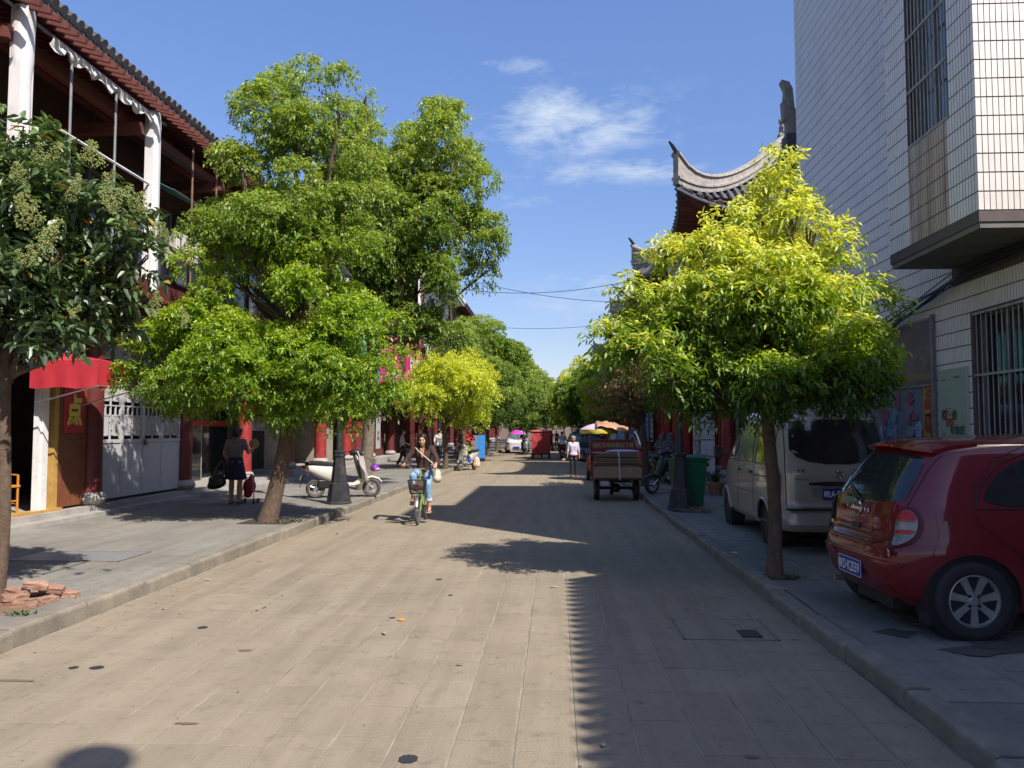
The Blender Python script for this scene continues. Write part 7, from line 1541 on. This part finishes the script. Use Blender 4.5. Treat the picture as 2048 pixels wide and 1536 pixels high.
obj('roof_frame', MB().tube([(-.25, -.48, 1.6), (-.25, .48, 1.6), (1.4, .36, 1.62), (1.4, -.36, 1.62), (-.25, -.48, 1.6)], .014, 6), M['black'], tk)
obj('bench', MB().bb(.0, .45, -.4, .4, .75, .83), M['black'], tk, bev=.02)
obj('back_light', MB().box((-.32, .3, .62), (.04, .14, .08)), flat('lamp_pink', (.5, .12, .14), .3), tk); obj('mirror', MB().ball((-.1, .62, .95), (.02, .06, .08)), M['black'], tk)
um = thing('parasol', 'pale pink parasol with yellow rim laid over the roof of the three wheeled taxi', 'parasol', (1.45, 26.9, 1.66)); rows = [[(rr*.62*math.cos(a), rr*.80*math.sin(a), .20*(1-rr**2.2)+.03) for a in [2*math.pi*j/24 for j in range(24)]] for rr in (.01, .3, .6, .85, 1)]; obj('canopy', MB().grid(rows, True), flat('parasol_pink', (.58, .44, .52), .7), um, smooth=True)
rows = [[(.62*math.cos(a)*k2, .80*math.sin(a)*k2, z_+.012*math.sin(8*a)*(z_ < 0)) for a in [2*math.pi*j/48 for j in range(48)]] for k2, z_ in ((1.0, .03), (1.01, -.06), (.99, -.11))]; obj('valance', MB().grid(rows, True), flat('parasol_yellow', (.62, .52, .05), .7), um, smooth=True)
rows = []
for i in range(13):
    rows.append([(lerp(-.1, .95, i/12), lerp(-.85, .45, j/10), .27+.03*math.sin(i*1.3+j)-.30*(max(0, i/12-.25))**1.6-.26*max(0, abs(j-5)/5-.4)+.04*math.sin(j*1.9+i*.6)) for j in range(11)])
o = tag(obj('tarpaulin', MB().grid(rows), mat('tan_tarp', (.46, .25, .13), (.34, .18, .09), .6, 7, stain=(.6, .55, .5), sscale=5, samt=.5), loc=(1.45, 26.9, 1.64), smooth=True), 'crumpled tan cover thrown over the parasol of the three wheeled taxi', 'cover'); so = o.modifiers.new('t', 'SOLIDIFY'); so.thickness = .01
# red covered rickshaw driving away
rk = thing('covered_rickshaw', 'red canvas covered rickshaw driving away in the middle of the road', 'rickshaw', (-.82, 46.5, 0), R(90)); cv = mat('red_canvas', (.34, .035, .035), (.26, .028, .028), .7, 3, .3, 20)
for sg in (-1, 1): wheel(rk, .2, sg*.48, .26, .11, sg, 8, M['steel'], False)
wheel(rk, 1.9, 0, .25, .09, 1, 8, M['steel'], False)
rows = []
for i in range(13):
    u = i/12; z = lerp(.30, 1.58, u); w_ = .50+.07*u+.01*math.sin(i*1.7); x0 = -.30-.06*math.sin(u*3.1)
    rows.append([(x0+.03*math.sin(a*0+u*9), 0, z) if False else (x0+(1.35 if abs(v) > 1 else 0)+.015*math.sin(v*7+i), (w_*v if abs(v) <= 1 else math.copysign(w_, v)), z) for v in (-1.5, -1, -.6, -.2, .2, .6, 1, 1.5)])
obj('canvas_cover', MB().grid(rows), cv, rk, smooth=False)
obj('canvas_roof', loft([(-.38, 0, 1.60, .5, .03, 0), (-.32, 0, 1.61, .60, .06, 0), (1.1, 0, 1.61, .60, .06, 0), (1.3, 0, 1.58, .52, .03, 0)], e=4), flat('canvas_roof', (.42, .11, .09), .7), rk, smooth=True)
rows = [[(lerp(-.33, 1.0, i/6), -.60-.06*math.sin(i)-.12*(j/6)*(1-abs(i-3)/4), lerp(1.56, .45, j/6)) for j in range(7)] for i in range(7)]
obj('side_curtain', MB().grid(rows), flat('curtain_red', (.55, .03, .025), .6), rk, smooth=True)
obj('undercarriage', MB().bb(-.25, 1.2, -.45, .45, .26, .36).tube([(.2, -.48, .26), (.2, .48, .26)], .03), M['black'], rk)
# another canopy tricycle standing on the left pavement
tk2 = dup(tk, (-4.7, 44.3, ZL), R(-90), 'three wheeled taxi with a pale roof standing under the far left trees')
obj('roof', loft([(-.5, 0, 1.62, .45, .02, 0), (-.4, 0, 1.66, .55, .05, 0), (1.4, 0, 1.68, .55, .05, 0), (1.6, 0, 1.62, .4, .02, 0)]), flat('roof_cream', (.5, .45, .36), .7), tk2, smooth=True)
# sandwich boards and fridge-like boxes on the left pavement
for (x, y, w_, h_, c, lb) in ((-4.15, 38.6, .75, 1.2, (.16, .17, .18), 'dark grey board standing behind the silver scooter'), (-3.75, 39.3, .6, 1.2, (.03, .20, .5), 'blue and white board standing behind the silver scooter'), (-4.6, 52.0, .6, 1.15, (.5, .52, .55), 'white standing board with a dark foot on the far left pavement')):
    t = thing('standing_board', lb, 'sign', (x, y, ZL)); obj('panel', MB().box((0, 0, h_/2+.08), (w_, .05, h_), rx=-.12), flat('board_%d' % int(sum(c)*100), c, .5), t, bev=.02); obj('foot', MB().box((0, 0, .08), (w_, .35, .16)), M['black'], t); obj('border', MB().box((-w_*.42, -.04, h_/2+.08), (w_*.14, .02, h_*.96), rx=-.12), flat('board_edge', (.6, .6, .6), .5), t)
# low wooden bench-like step, crate, air-conditioning boxes
t = thing('plastic_crate', 'white plastic crate on the left pavement behind the cyclist', 'crate', (-6.35, 34.2, ZL))
mb = MB()
for k in range(4): mb.bb(-.2, .2, -.2, -.18, .02+k*.08, .06+k*.08); mb.bb(-.2, -.18, -.2, .2, .02+k*.08, .06+k*.08); mb.bb(.18, .2, -.2, .2, .02+k*.08, .06+k*.08)
for x in (-.19, 0, .19): mb.bb(x-.01, x+.01, -.205, -.19, 0, .31)
obj('shell', mb, flat('crate_white', (.6, .6, .56), .5), t, kind='stuff')
def aircon(label, loc, rz=0):
    t = thing('air_conditioner', label, 'air conditioner', loc, rz); obj('case', MB().bb(-.40, .40, -.15, .15, 0, .55), flat('case_cream', (.55, .53, .46), .5, stain=(.35, .33, .27)), t, bev=.015)
    obj('fan_ring', MB().lathe([(.22, -.012), (.22, .012), (.19, .012), (.19, -.012)], (-.10, -.155, .28), 24, 'y'), flat('case_cream', (.55, .53, .46)), t); obj('fan', MB().lathe([(.19, -.004), (.19, .004)], (-.10, -.152, .28), 20, 'y'), M['black'], t)
    for k in range(9): obj('louvre', MB().bb(-.402, -.398, -.12, .12, .06+k*.05, .085+k*.05), M['black'], t)
    return t
aircon('beige air conditioner outside the gallery behind the white post', (-9.02+.75, 17.15, 5.42), R(180+80))
aircon('second beige air conditioner lower on the gallery edge', (-8.15, 18.4, 4.5), R(180+80))
aircon('beige air conditioner case standing on the left pavement behind the woman in brown', (-5.45, 34.3, ZL), R(0))
# red awning over the corner shop
aw = thing('shop_awning', 'red fabric awning with white lettering over the shop with the orange chair', 'awning', (-8.0, 13.1, 2.3)); T_ = Matrix.Translation(Vector((8.0, -13.1, -2.3))); am = mat('awning_red', (.42, .025, .035), (.36, .02, .03), .7, 6)
x0, x1, y0, y1 = -8.50, -7.36, 12.5, 13.75
rows = [[(lerp(-8.5, -8.35, i/6) if j == 0 else lerp(x0, x1, i/6), [y0+.35, y0][j], [3.25, 2.78][j]) for j in (0, 1)] for i in range(7)]
def curtain(p0, p1, z0, z1, n=12, wob=.02):
    d = (Vector(p1)-Vector(p0)); nrm = Vector((-d.y, d.x)).normalized()
    return [[(p0[0]+d.x*i/n+nrm.x*wob*math.sin(i*1.7)*k/3, p0[1]+d.y*i/n+nrm.y*wob*math.sin(i*1.7)*k/3, lerp(z0, z1, k/3)-.015*(k == 3)*math.sin(i*.9)) for k in range(4)] for i in range(n+1)]
Vec2 = Vector
obj('front_valance', MB().grid(curtain((x0, y0), (x1, y0), 2.80, 2.35)).xf(T_), am, aw, smooth=True)
obj('street_valance', MB().grid(curtain((x1, y0), (x1, y1), 2.80, 2.36)).xf(T_), am, aw, smooth=True)
mb = MB(); mb.add([(x0, y0, 2.80), (x1, y0, 2.80), (x1, y1, 2.80), (x0, y1, 2.80), (x0, y0+.3, 2.98), (x0+.15, y0+.3, 2.98), (x0+.15, y1-.2, 2.98), (x0, y1-.2, 2.98)], [(0, 1, 5, 4), (1, 2, 6, 5), (2, 3, 7, 6), (4, 5, 6, 7)]); obj('awning_top', mb.xf(T_), am, aw)
text('石阳品', M['ink_white'], aw, (x1+.03+8.0, (y0+y1)/2-13.1+.1, .17), rz=R(90), h=.20, w=.62)
obj('arm', MB().tube([(x1, y1, 2.38), (x0+.1, y1, 2.1)], .014, 6).tube([(x1, y0, 2.38), (x0+.1, y0, 2.1)], .014, 6).tube([(x1, y0, 2.38), (x1, y1, 2.38)], .014, 6).xf(T_), M['steel'], aw)
ch = thing('chair', 'orange lacquered wooden chair inside the open shop at the left edge', 'chair', (-9.15, 12.75, .30), R(70)); om = flat('chair_orange', (.50, .20, .03), .35)
obj('seat', MB().bb(-.24, .24, -.22, .22, .42, .46), om, ch, bev=.01)
for sx in (-.21, .21):
    obj('leg', MB().tube([(sx, -.19, 0), (sx, -.19, .62)], .02, 6), om, ch); obj('leg', MB().tube([(sx, .19, 0), (sx, .21, .95)], .02, 6), om, ch); obj('stretcher', MB().tube([(sx, -.19, .15), (sx, .19, .15)], .013, 6), om, ch); obj('arm_rest', MB().tube([(sx, -.19, .62), (sx, .2, .64)], .016, 6), om, ch)
obj('backrest', MB().bb(-.2, .2, .19, .215, .55, .95), om, ch, bev=.01); obj('stretcher', MB().tube([(-.21, -.19, .2), (.21, -.19, .2)], .013, 6), om, ch)
scr = thing('hanging_scroll', 'pale calligraphy scroll hanging inside the open shop', 'scroll', (-9.6, 12.95, 1.9)); obj('paper', MB().bb(-.01, .0, -.32, .32, -.75, .85), flat('scroll_cream', (.42, .36, .26), .8), scr); text('福', M['black'], scr, (.006, .0, .45), rz=R(90), h=.3); text('寿', M['black'], scr, (.006, .0, .0), rz=R(90), h=.25)
# signs over the left shops
def wsign(label, y0, y1, z0, z1, x, m, letters, slats=0, tilt=0):
    t = thing('shop_sign', label, 'sign', (x, (y0+y1)/2, (z0+z1)/2)); w_, h_ = (y1-y0), (z1-z0); p = obj('panel', MB().bb(-.12, 0, -w_/2, w_/2, -h_/2, h_/2), m, t)
    for k in range(slats): obj('slat', MB().bb(0, .035, -w_/2, w_/2, -h_/2+k*h_/slats+.012, -h_/2+(k+1)*h_/slats-.012), m, t)
    for (s_, yy, zz, hh, mm, ww) in letters: text(s_, mm, t, (.045 if slats else .008, yy, zz), rz=R(90), h=hh, w=ww, bold=.02)
    t.rotation_euler = (0, 0, tilt); return t
pk = flat('sign_pink', (.50, .03, .15), .45); pk2 = flat('sign_rose', (.55, .06, .16), .5)
wsign('teal sign panels behind the tall green tree', 27.2, 34.3, 3.5, 5.5, -7.6, flat('sign_teal', (.05, .26, .25), .5), [])
wsign('pink slatted sign with a yellow star right of the teal one', 34.5, 38.3, 3.75, 6.05, -7.55, pk2, [('足疗·保健', .3, -.75, .42, M['ink_white'], 2.4), ('★', .9, .15, .6, yl, None)], 14)
wsign('pink sign for blind massage centre right of the slatted sign', 38.9, 43.6, 3.25, 6.35, -7.2, pk, [('爱心', .3, 1.0, .5, flat('letter_gold', (.65, .5, .08), .5), 1.6), ('盲人按摩中心', 0, .2, .75, M['ink_white'], 3.9), ('按摩·推拿·刮痧·拔罐', .4, -.6, .28, M['ink_white'], 3.4), ('电话', .2, -1.15, .3, M['ink_white'], 2.6)])
t = thing('tarpaulin_canopy', 'olive hanging cloth beside the pink massage sign', 'canopy', (-7.8, 47.5, 5.2)); rows = [[(.0+.05*math.sin(j), lerp(-2.2, 3, j/10), lerp(1.0, -1.2+.9*(j/10)**.6, i/5)) for j in range(11)] for i in range(6)]; o = obj('cloth', MB().grid(rows), flat('olive_cloth', (.17, .15, .08), .9), t, smooth=True); so = o.modifiers.new('t', 'SOLIDIFY'); so.thickness = .02
for (x, y, z, lb) in ((-7.9, 39.6, 3.0, 'round red lantern under the pink massage sign'), (3.9, 33.0, 3.3, 'yellow lantern under the trees on the right')):
    t = thing('lantern', lb, 'lantern', (x, y, z)); c = flat('lantern_red', (.5, .03, .02), .6) if x < 0 else flat('lantern_yellow', (.5, .38, .04), .6); obj('globe', MB().ball((0, 0, 0), (.3, .3, .25), 16, 10), c, t, smooth=True); obj('cap', MB().lathe([(.1, .22), (.1, .3)], n=10).lathe([(.1, -.3), (.1, -.22)], n=10), yl, t, kind='stuff')
t = thing('wall_poster', 'white wall poster with black drawings by the dark doors on the left', 'poster', (-8.30, 37.3, 1.9)); obj('sheet', MB().bb(-.01, .0, -.45, .45, -1.1, 1.1), flat('poster_white', (.42, .43, .42), .6), t); text('人', M['black'], t, (.006, 0, .3), rz=R(90), h=.5); text('以', M['black'], t, (.006, 0, -.5), rz=R(90), h=.5)
t = thing('teal_awning', 'frayed teal awning hanging from the gallery of the near left house', 'awning', (-8.9, 16.8, 6.75)); rows = [[(lerp(-.1, 1.05, i/5), lerp(-.9, 1.1, j/8), lerp(.45, -.12, i/5)+.02*math.sin(j*2)) for j in range(9)] for i in range(6)]; o = obj('fabric', MB().grid(rows), flat('fabric_teal', (.06, .30, .32), .7), t, smooth=True); so = o.modifiers.new('t', 'SOLIDIFY'); so.thickness = .01; obj('edge_bar', MB().tube([(1.05, -.95, -.12), (1.05, 1.15, -.12)], .015, 6), M['steel'], t)
# stone drums, shop goods, flower pot on the right pavement
stn = flat('drum_stone', (.16, .17, .18), .85)
for k, (x, y, lb) in enumerate(((4.35, 30.6, 'nearer carved stone drum by the red columned doorway'), (4.35, 32.8, 'farther carved stone drum by the red columned doorway'))):
    t = thing('stone_drum', lb, 'stone drum', (x, y, ZR+.25)); obj('pedestal', MB().bb(-.25, .25, -.3, .3, 0, .3), stn, t, bev=.04); obj('drum', MB().lathe([(.25, -.16), (.33, -.13), (.33, .13), (.25, .16)], (0, 0, .62), 22, 'y'), stn, t, smooth=True); obj('lion', MB().ball((0, 0, 1.0), (.14, .18, .14)).ball((0, -.12, 1.12), (.10, .10, .10)), stn, t, smooth=True)
t = thing('flower_pot', 'tan flower pot on the right pavement behind the van', 'flower pot', (3.85, 19.6, ZR)); obj('pot', MB().lathe([(.13, 0), (.2, .26), (.22, .26), (.22, .3), (.17, .3)], n=16), flat('pot_tan', (.30, .15, .07), .8), t, smooth=True)
mb = MB(); r2 = random.Random(3)
for k in range(60): a = r2.uniform(0, 6.28); p = Vector((0, 0, .3)); q = Vector((math.cos(a)*r2.uniform(.05, .25), math.sin(a)*r2.uniform(.05, .25), r2.uniform(.35, .6))); n_ = Vector((-math.sin(a), math.cos(a), 0))*.02; mb.add([p, (p+q)/2+n_, q, (p+q)/2-n_], [(0, 1, 2, 3)])
obj('leaves', mb, flat('pot_leaf', (.04, .09, .02), .7), t, kind='stuff')
sh2 = thing('display_shelf', 'white shelf of bottles and a coiled grey hose outside the shop left of the van', 'shelf', (4.55, 24.9, ZR+.25))
for z in (.5, 1.0, 1.5, 1.95): obj('board', MB().bb(-.2, .2, -.7, .7, z, z+.03), flat('shelf_grey', (.3, .31, .33), .5), sh2)
for y in (-.68, .68): obj('upright', MB().bb(-.2, .2, y-.02, y+.02, 0, 2.0), M['white'], sh2)
for k in range(9): tag(obj('bottle', MB().lathe([(.035, 0), (.04, .16), (.015, .2), (.015, .24)], n=8), flat('bottle_%d' % (k % 3), [(.5, .55, .6), (.5, .5, .15), (.3, .12, .4)][k % 3], .4), loc=(4.45, 24.35+k*.13, ZR+.25+1.53)), ORD[k]+' small bottle from the near end of the display shelf left of the van', 'bottle', 'bottles on the display shelf')
tag(obj('hose_coil', MB().tube([(0, .22*math.cos(a)+.01*a, .22*math.sin(a)) for a in [k*.4 for k in range(50)]], .022, 6), flat('hose_grey', (.36, .38, .42), .5), loc=(4.3, 24.6, 1.1), smooth=True), 'coiled grey hose hanging before the shop shelf', 'hose')
# blue posters on the far right front
for k, (y, w_, c, lb) in enumerate(((40.5, 1.6, (.05, .16, .34), 'blue poster board on the second red columned house'), (43.2, 1.3, (.12, .30, .28), 'pale teal poster board beside the blue one'), (38.7, 1.0, (.4, .42, .45), 'white notice board near the house corner on the right'))):
    t = thing('poster_board', lb, 'sign', (4.6, y, 1.9)); obj('panel', MB().bb(0, .04, -w_/2, w_/2, -.8, .8), flat('pboard_%d' % k, c, .5), t)
    for j in range(5): obj('print_block', MB().bb(-.004, .0, -w_*.35, -w_*.35+w_*(.3+.08*j), -.6+j*.28, -.46+j*.28), flat('pprint_%d' % k, tuple(min(1, x*2.2+.1) for x in c), .5), t)
# bricks round the tree foot
bm_ = mat('old_brick', (.36, .20, .125), (.24, .13, .085), .9, 14, .8, 40, vary=.2, stain=(.40, .34, .28), sscale=12, samt=.6)
r2 = random.Random(17); bme = []
for q in range(3):
    mb = MB().box((0, 0, 0), (.23, .11, .055)); me = mb.mesh('brick', bm_); bm = bmesh.new(); bm.from_mesh(me); bmesh.ops.subdivide_edges(bm, edges=bm.edges, cuts=2, use_grid_fill=True)
    for v in bm.verts: v.co += Vector((r2.uniform(-.005, .005), r2.uniform(-.005, .005), r2.uniform(-.005, .005)))
    bm.to_mesh(me); bm.free(); bme.append(me)
spots = [(-4.72, 7.20, .03, .3, 0), (-4.58, 7.32, .035, 1.2, 0), (-4.64, 7.12, .095, -.2, .2), (-4.42, 7.28, .095, .2, .25), (-4.48, 7.02, .03, .6, 0), (-4.36, 7.12, .03, 1.4, .1), (-4.60, 6.86, .03, .1, 0), (-4.52, 6.92, .09, .9, .15), (-4.74, 6.72, .03, 1.3, 0), (-4.62, 6.62, .04, .2, -.1), (-4.80, 6.60, .10, .5, .3), (-4.40, 6.88, .03, .4, .1), (-4.33, 7.36, .03, .1, .1), (-4.85, 6.45, .03, 1.0, 0), (-4.5, 7.17, .15, .5, .3), (-4.70, 6.40, .03, .2, .1)]
BL = ['low red brick beside the trunk', 'brick lying crosswise at the far end', 'brick lying on top by the trunk', 'tilted brick on the upper right', 'brick under the tilted one', 'brick at the right end by the kerb', 'brick in the near middle row', 'tilted brick on the near middle row', 'brick just left of the near middle', 'nearest brick left of the grass tuft', 'steeply tilted brick at the near left', 'brick on the kerb side of the middle', 'farthest small brick beside the kerb', 'brick at the left picture edge', 'topmost brick', 'brick at the very near end']
for k, (x, y, z, a, ti) in enumerate(spots):
    o = mk('brick', bme[k % 3], None, (x-.17, y-.12, ZL+z)); o.rotation_euler = (ti, ti*.6, a); o.scale = (.87,)*3; tag(o, BL[k]+' in the heap at the left tree', 'brick', 'bricks heaped round the left edge tree')
tag(obj('soil_patch', MB().ball((0, 0, 0), (.34, .50, .05), 18, 6), flat('soil', (.16, .105, .065), .95), loc=(-4.80, 6.85, ZL-.012), kind='stuff'), 'bare soil with crumbs of brick round the left edge tree', 'soil')
for (x, y, z, sx, lb) in ((2.34, 8.74, ZR, .17, 'dark soil square at the foot of the young tree on the right'), (-4.8, 13.3, ZL, .42, 'dark soil square at the foot of the leaning tree')):
    tag(obj('tree_pit', MB().box((0, 0, 0), (sx*2, sx*1.7, .012)), flat('soil_dark', (.05, .038, .027), .95), loc=(x, y, z+.002), kind='stuff'), lb, 'soil')
def weeds(label, loc, n, r, h, seed):
    r2 = random.Random(seed); mb = MB()
    for k in range(n):
        a = r2.uniform(0, 6.28); rr = r*math.sqrt(r2.random()); p = Vector((rr*math.cos(a), rr*math.sin(a)*.6, 0)); b = r2.uniform(0, 6.28); q = p+Vector((math.cos(b)*h*.8, math.sin(b)*h*.8, h*r2.uniform(.4, 1))); nn = Vector((-math.sin(b), math.cos(b), 0))*h*.18
        mb.add([p, (p+q)/2+nn, q, (p+q)/2-nn], [(0, 1, 2, 3)])
    tag(obj('weeds', mb, flat('weed_green', (.07, .11, .03), .8), loc=loc, kind='stuff'), label, 'weeds')
weeds('small weeds round the foot of the young tree on the right', (2.42, 8.68, ZR), 80, .20, .05, 1); weeds('weeds and litter round the leaning tree', (-4.55, 13.3, ZL), 90, .45, .06, 2); weeds('tuft of grass beside the brick heap', (-4.45, 6.55, ZL), 50, .12, .05, 3)
# litter, leaves, oil spots on the road
leafm = [flat('dry_leaf_a', (.25, .16, .06), .8), flat('dry_leaf_b', (.30, .27, .12), .8), flat('dry_leaf_c', (.34, .33, .27), .8)]
r2 = random.Random(77); lms = []
for m_ in leafm: lms.append(MB().add([(-.045, 0, 0), (-.01, .018, .008), (.035, .010, .006), (.05, 0, .012), (.03, -.012, .008), (-.012, -.018, .010)], [(0, 1, 2, 3, 4, 5)]).mesh('fallen_leaf', m_))
for (px_, py_, lb) in [(.52, 5.05, 'pale curled leaf in the road shade right of the scalloped shadow edge'), (.25, 4.35, 'pale leaf at the bottom of the scalloped shadow edge'), (-.02, 8.6, 'leaf where the tree shadow meets the eave shadow'), (-.68, 5.75, 'green leaf on the sunlit road left of the shadow edge'), (1.2, 7.6, 'leaf in the shade behind the right road cover'), (-3.5, 12.8, 'dry leaf on the road below the leaning tree'), (-3.75, 10.1, 'dry leaf in the gutter between the leaning tree and the road cover'), (-2.9, 8.1, 'dry leaf just past the left road cover'), (-1.4, 6.6, 'dry leaf in front of the orange peel'), (1.7, 9.4, 'dry leaf in the right gutter before the young tree'), (1.9, 6.6, 'dry leaf in the right gutter beside the road cover'), (-3.85, 8.8, 'dry leaf in the left gutter level with the steel hatch'), (.7, 10.4, 'dry leaf in the dappled tree shade'), (-3.8, 17.5, 'dry leaf in the left gutter by the scooter')]:
    o = mk('fallen_leaf', r2.choice(lms), None, (px_, py_, .008)); o.rotation_euler = (r2.uniform(-.15, .15), r2.uniform(-.15, .15), r2.uniform(0, 6.28)); o.scale = (r2.uniform(.5, 1.1),)*3; tag(o, lb, 'leaf', 'fallen leaves scattered over the road')
grit = MB()
for _ in range(900):
    x_ = r2.choice((KL+.03+abs(r2.gauss(0, .22)), KR-.03-abs(r2.gauss(0, .22)), r2.uniform(KL, KR), KL-.15-abs(r2.gauss(0, .5)), KR+.2+abs(r2.gauss(0, .6)))); y_ = 3.5+abs(r2.gauss(0, 9)); q = r2.uniform(.004, .013); z_ = .003 if KL < x_ < KR else (ZL if x_ < 0 else ZR)+.004; a_ = r2.uniform(0, 6)
    grit.add([(x_+q*math.cos(a_), y_+q*math.sin(a_), z_), (x_-q*.6, y_+q*.4, z_+q*.5), (x_-q*math.cos(a_), y_-q*math.sin(a_), z_), (x_+q*.5, y_-q*.5, z_+q*.3)], [(0, 1, 2, 3)])
tag(obj('grit', grit, flat('grit_brown', (.14, .11, .07), .9), kind='stuff'), 'scattered grit, crumbs and specks over the road and gutters', 'grit')
tag(obj('fruit_peel', MB().ball((0, 0, 0), (.032, .026, .012), 10, 6), flat('peel_orange', (.8, .25, .04), .5), loc=(-1.35, 7.05, .012), smooth=True), 'orange scrap of peel on the sunlit road', 'litter')
oil = flat('oil_spot', (.035, .034, .036), .6); brn = flat('brown_stain', (.16, .115, .07), .9); thr = flat('tree_litter', (.11, .09, .06), .9)
def spot(x, y, rx, ry, m_, lb, z=.0045):
    r3 = random.Random(int(x*991+y*37)); n = 22; mb = MB(); mb.add([(rx*.75*math.cos(2*math.pi*j/n)*r3.uniform(.86, 1.08), ry*.75*math.sin(2*math.pi*j/n)*r3.uniform(.86, 1.08), 0) for j in range(n)], [tuple(range(n))])
    tag(obj('road_spot', mb, m_, loc=(x, y, z)), lb, 'stain', 'dark spots on the road')
for a, lb in (((-1.45, 7.15, .035, .035), 'black spot beside the orange peel'), ((-2.98, 6.72, .058, .06), 'black spot in front of the left road cover'), ((-.75, 4.13, .07, .07), 'large black spot at the bottom of the picture'), ((-3.38, 5.55, .045, .05), 'left one of the two touching black spots'), ((-3.22, 5.56, .065, .06), 'right one of the two touching black spots'), ((-1.30, 9.0, .05, .05), 'farthest black spot on the sunlit road'), ((-1.06, 8.15, .035, .04), 'small black spot beyond the orange peel')): spot(*a, oil, lb)
for a, lb in (((-2.35, 6.05, .07, .04), 'brown streak in the middle left of the road'), ((-3.9, 5.3, .12, .05), 'brown stain at the left picture edge'), ((-3.6, 5.25, .2, .03), 'long brown stain left of the two black spots'), ((-2.1, 4.55, .1, .02), 'thin brown streak near the bottom'), ((1.0, 4.25, .05, .03), 'small brown stain in the near road shade'), ((-2.85, 7.5, .18, .10), 'damp square on the left road cover')): spot(*a, brn, lb)
for k, (x, y, sx, sy) in enumerate(((2.62, 6.4, .14, .12), (2.95, 5.9, .25, .10), (3.3, 6.1, .35, .16))):
    tag(obj('damp_patch', MB().add([(sx*math.cos(a)*(1+.25*math.sin(a*3+k)), sy*math.sin(a)*(1+.3*math.cos(a*4)), 0) for a in [2*math.pi*j/26 for j in range(26)]], [tuple(range(26))]), flat('damp', (.11, .10, .085), .35), loc=(x, y, ZR+.0045+.001*k)), ['small damp patch beside the red car tail', 'long damp patch near the red car wheel', 'wide damp patch under the red car wheel'][k], 'stain', 'damp patches under the red car')
# overhead wires
for k, (a, b, sag, lb) in enumerate((((-8.2, 44, 10.2), (4.9, 37, 8.9), .9, 'uppermost thin wire sagging over the street'), ((-8.2, 48, 11.8), (4.8, 40, 8.0), .6, 'second thin wire crossing below the first'), ((-8.2, 56, 9.4), (4.8, 56, 9.2), .5, 'lowest wire crossing the street near the clouds'), ((-8.2, 34, 4.6), (-4.3, 62, 5.6), .6, 'wire running along the left trees'))):
    pts = [(lerp(a[0], b[0], i/20), lerp(a[1], b[1], i/20), lerp(a[2], b[2], i/20)-sag*4*(i/20)*(1-i/20)) for i in range(21)]; tag(obj('overhead_wire', MB().tube(pts, .014, 4), M['black']), lb, 'wire')
import OpenImageIO as oiio, sys, numpy as np
b=oiio.ImageBuf('/workdir/render_main.png'); a=b.get_pixels(oiio.FLOAT); h,w=a.shape[:2]
for n,x,y in [('road sun near',350,700),('road sun mid',300,600),('road sun far',470,500),('road shade',700,700),('road shade mid',560,520),('rpave',900,680),('lpave sun',250,560),('lkerb',200,600),('sky top',300,20),('sky mid',540,110),('sky low',560,330),('wall shade',850,100),('wall sun',1000,100),('wall low',990,280),('ground shade r',640,740)]:
    p=a[y-4:y+5,x-4:x+5,:3].mean((0,1))*255; print(n,p.round())
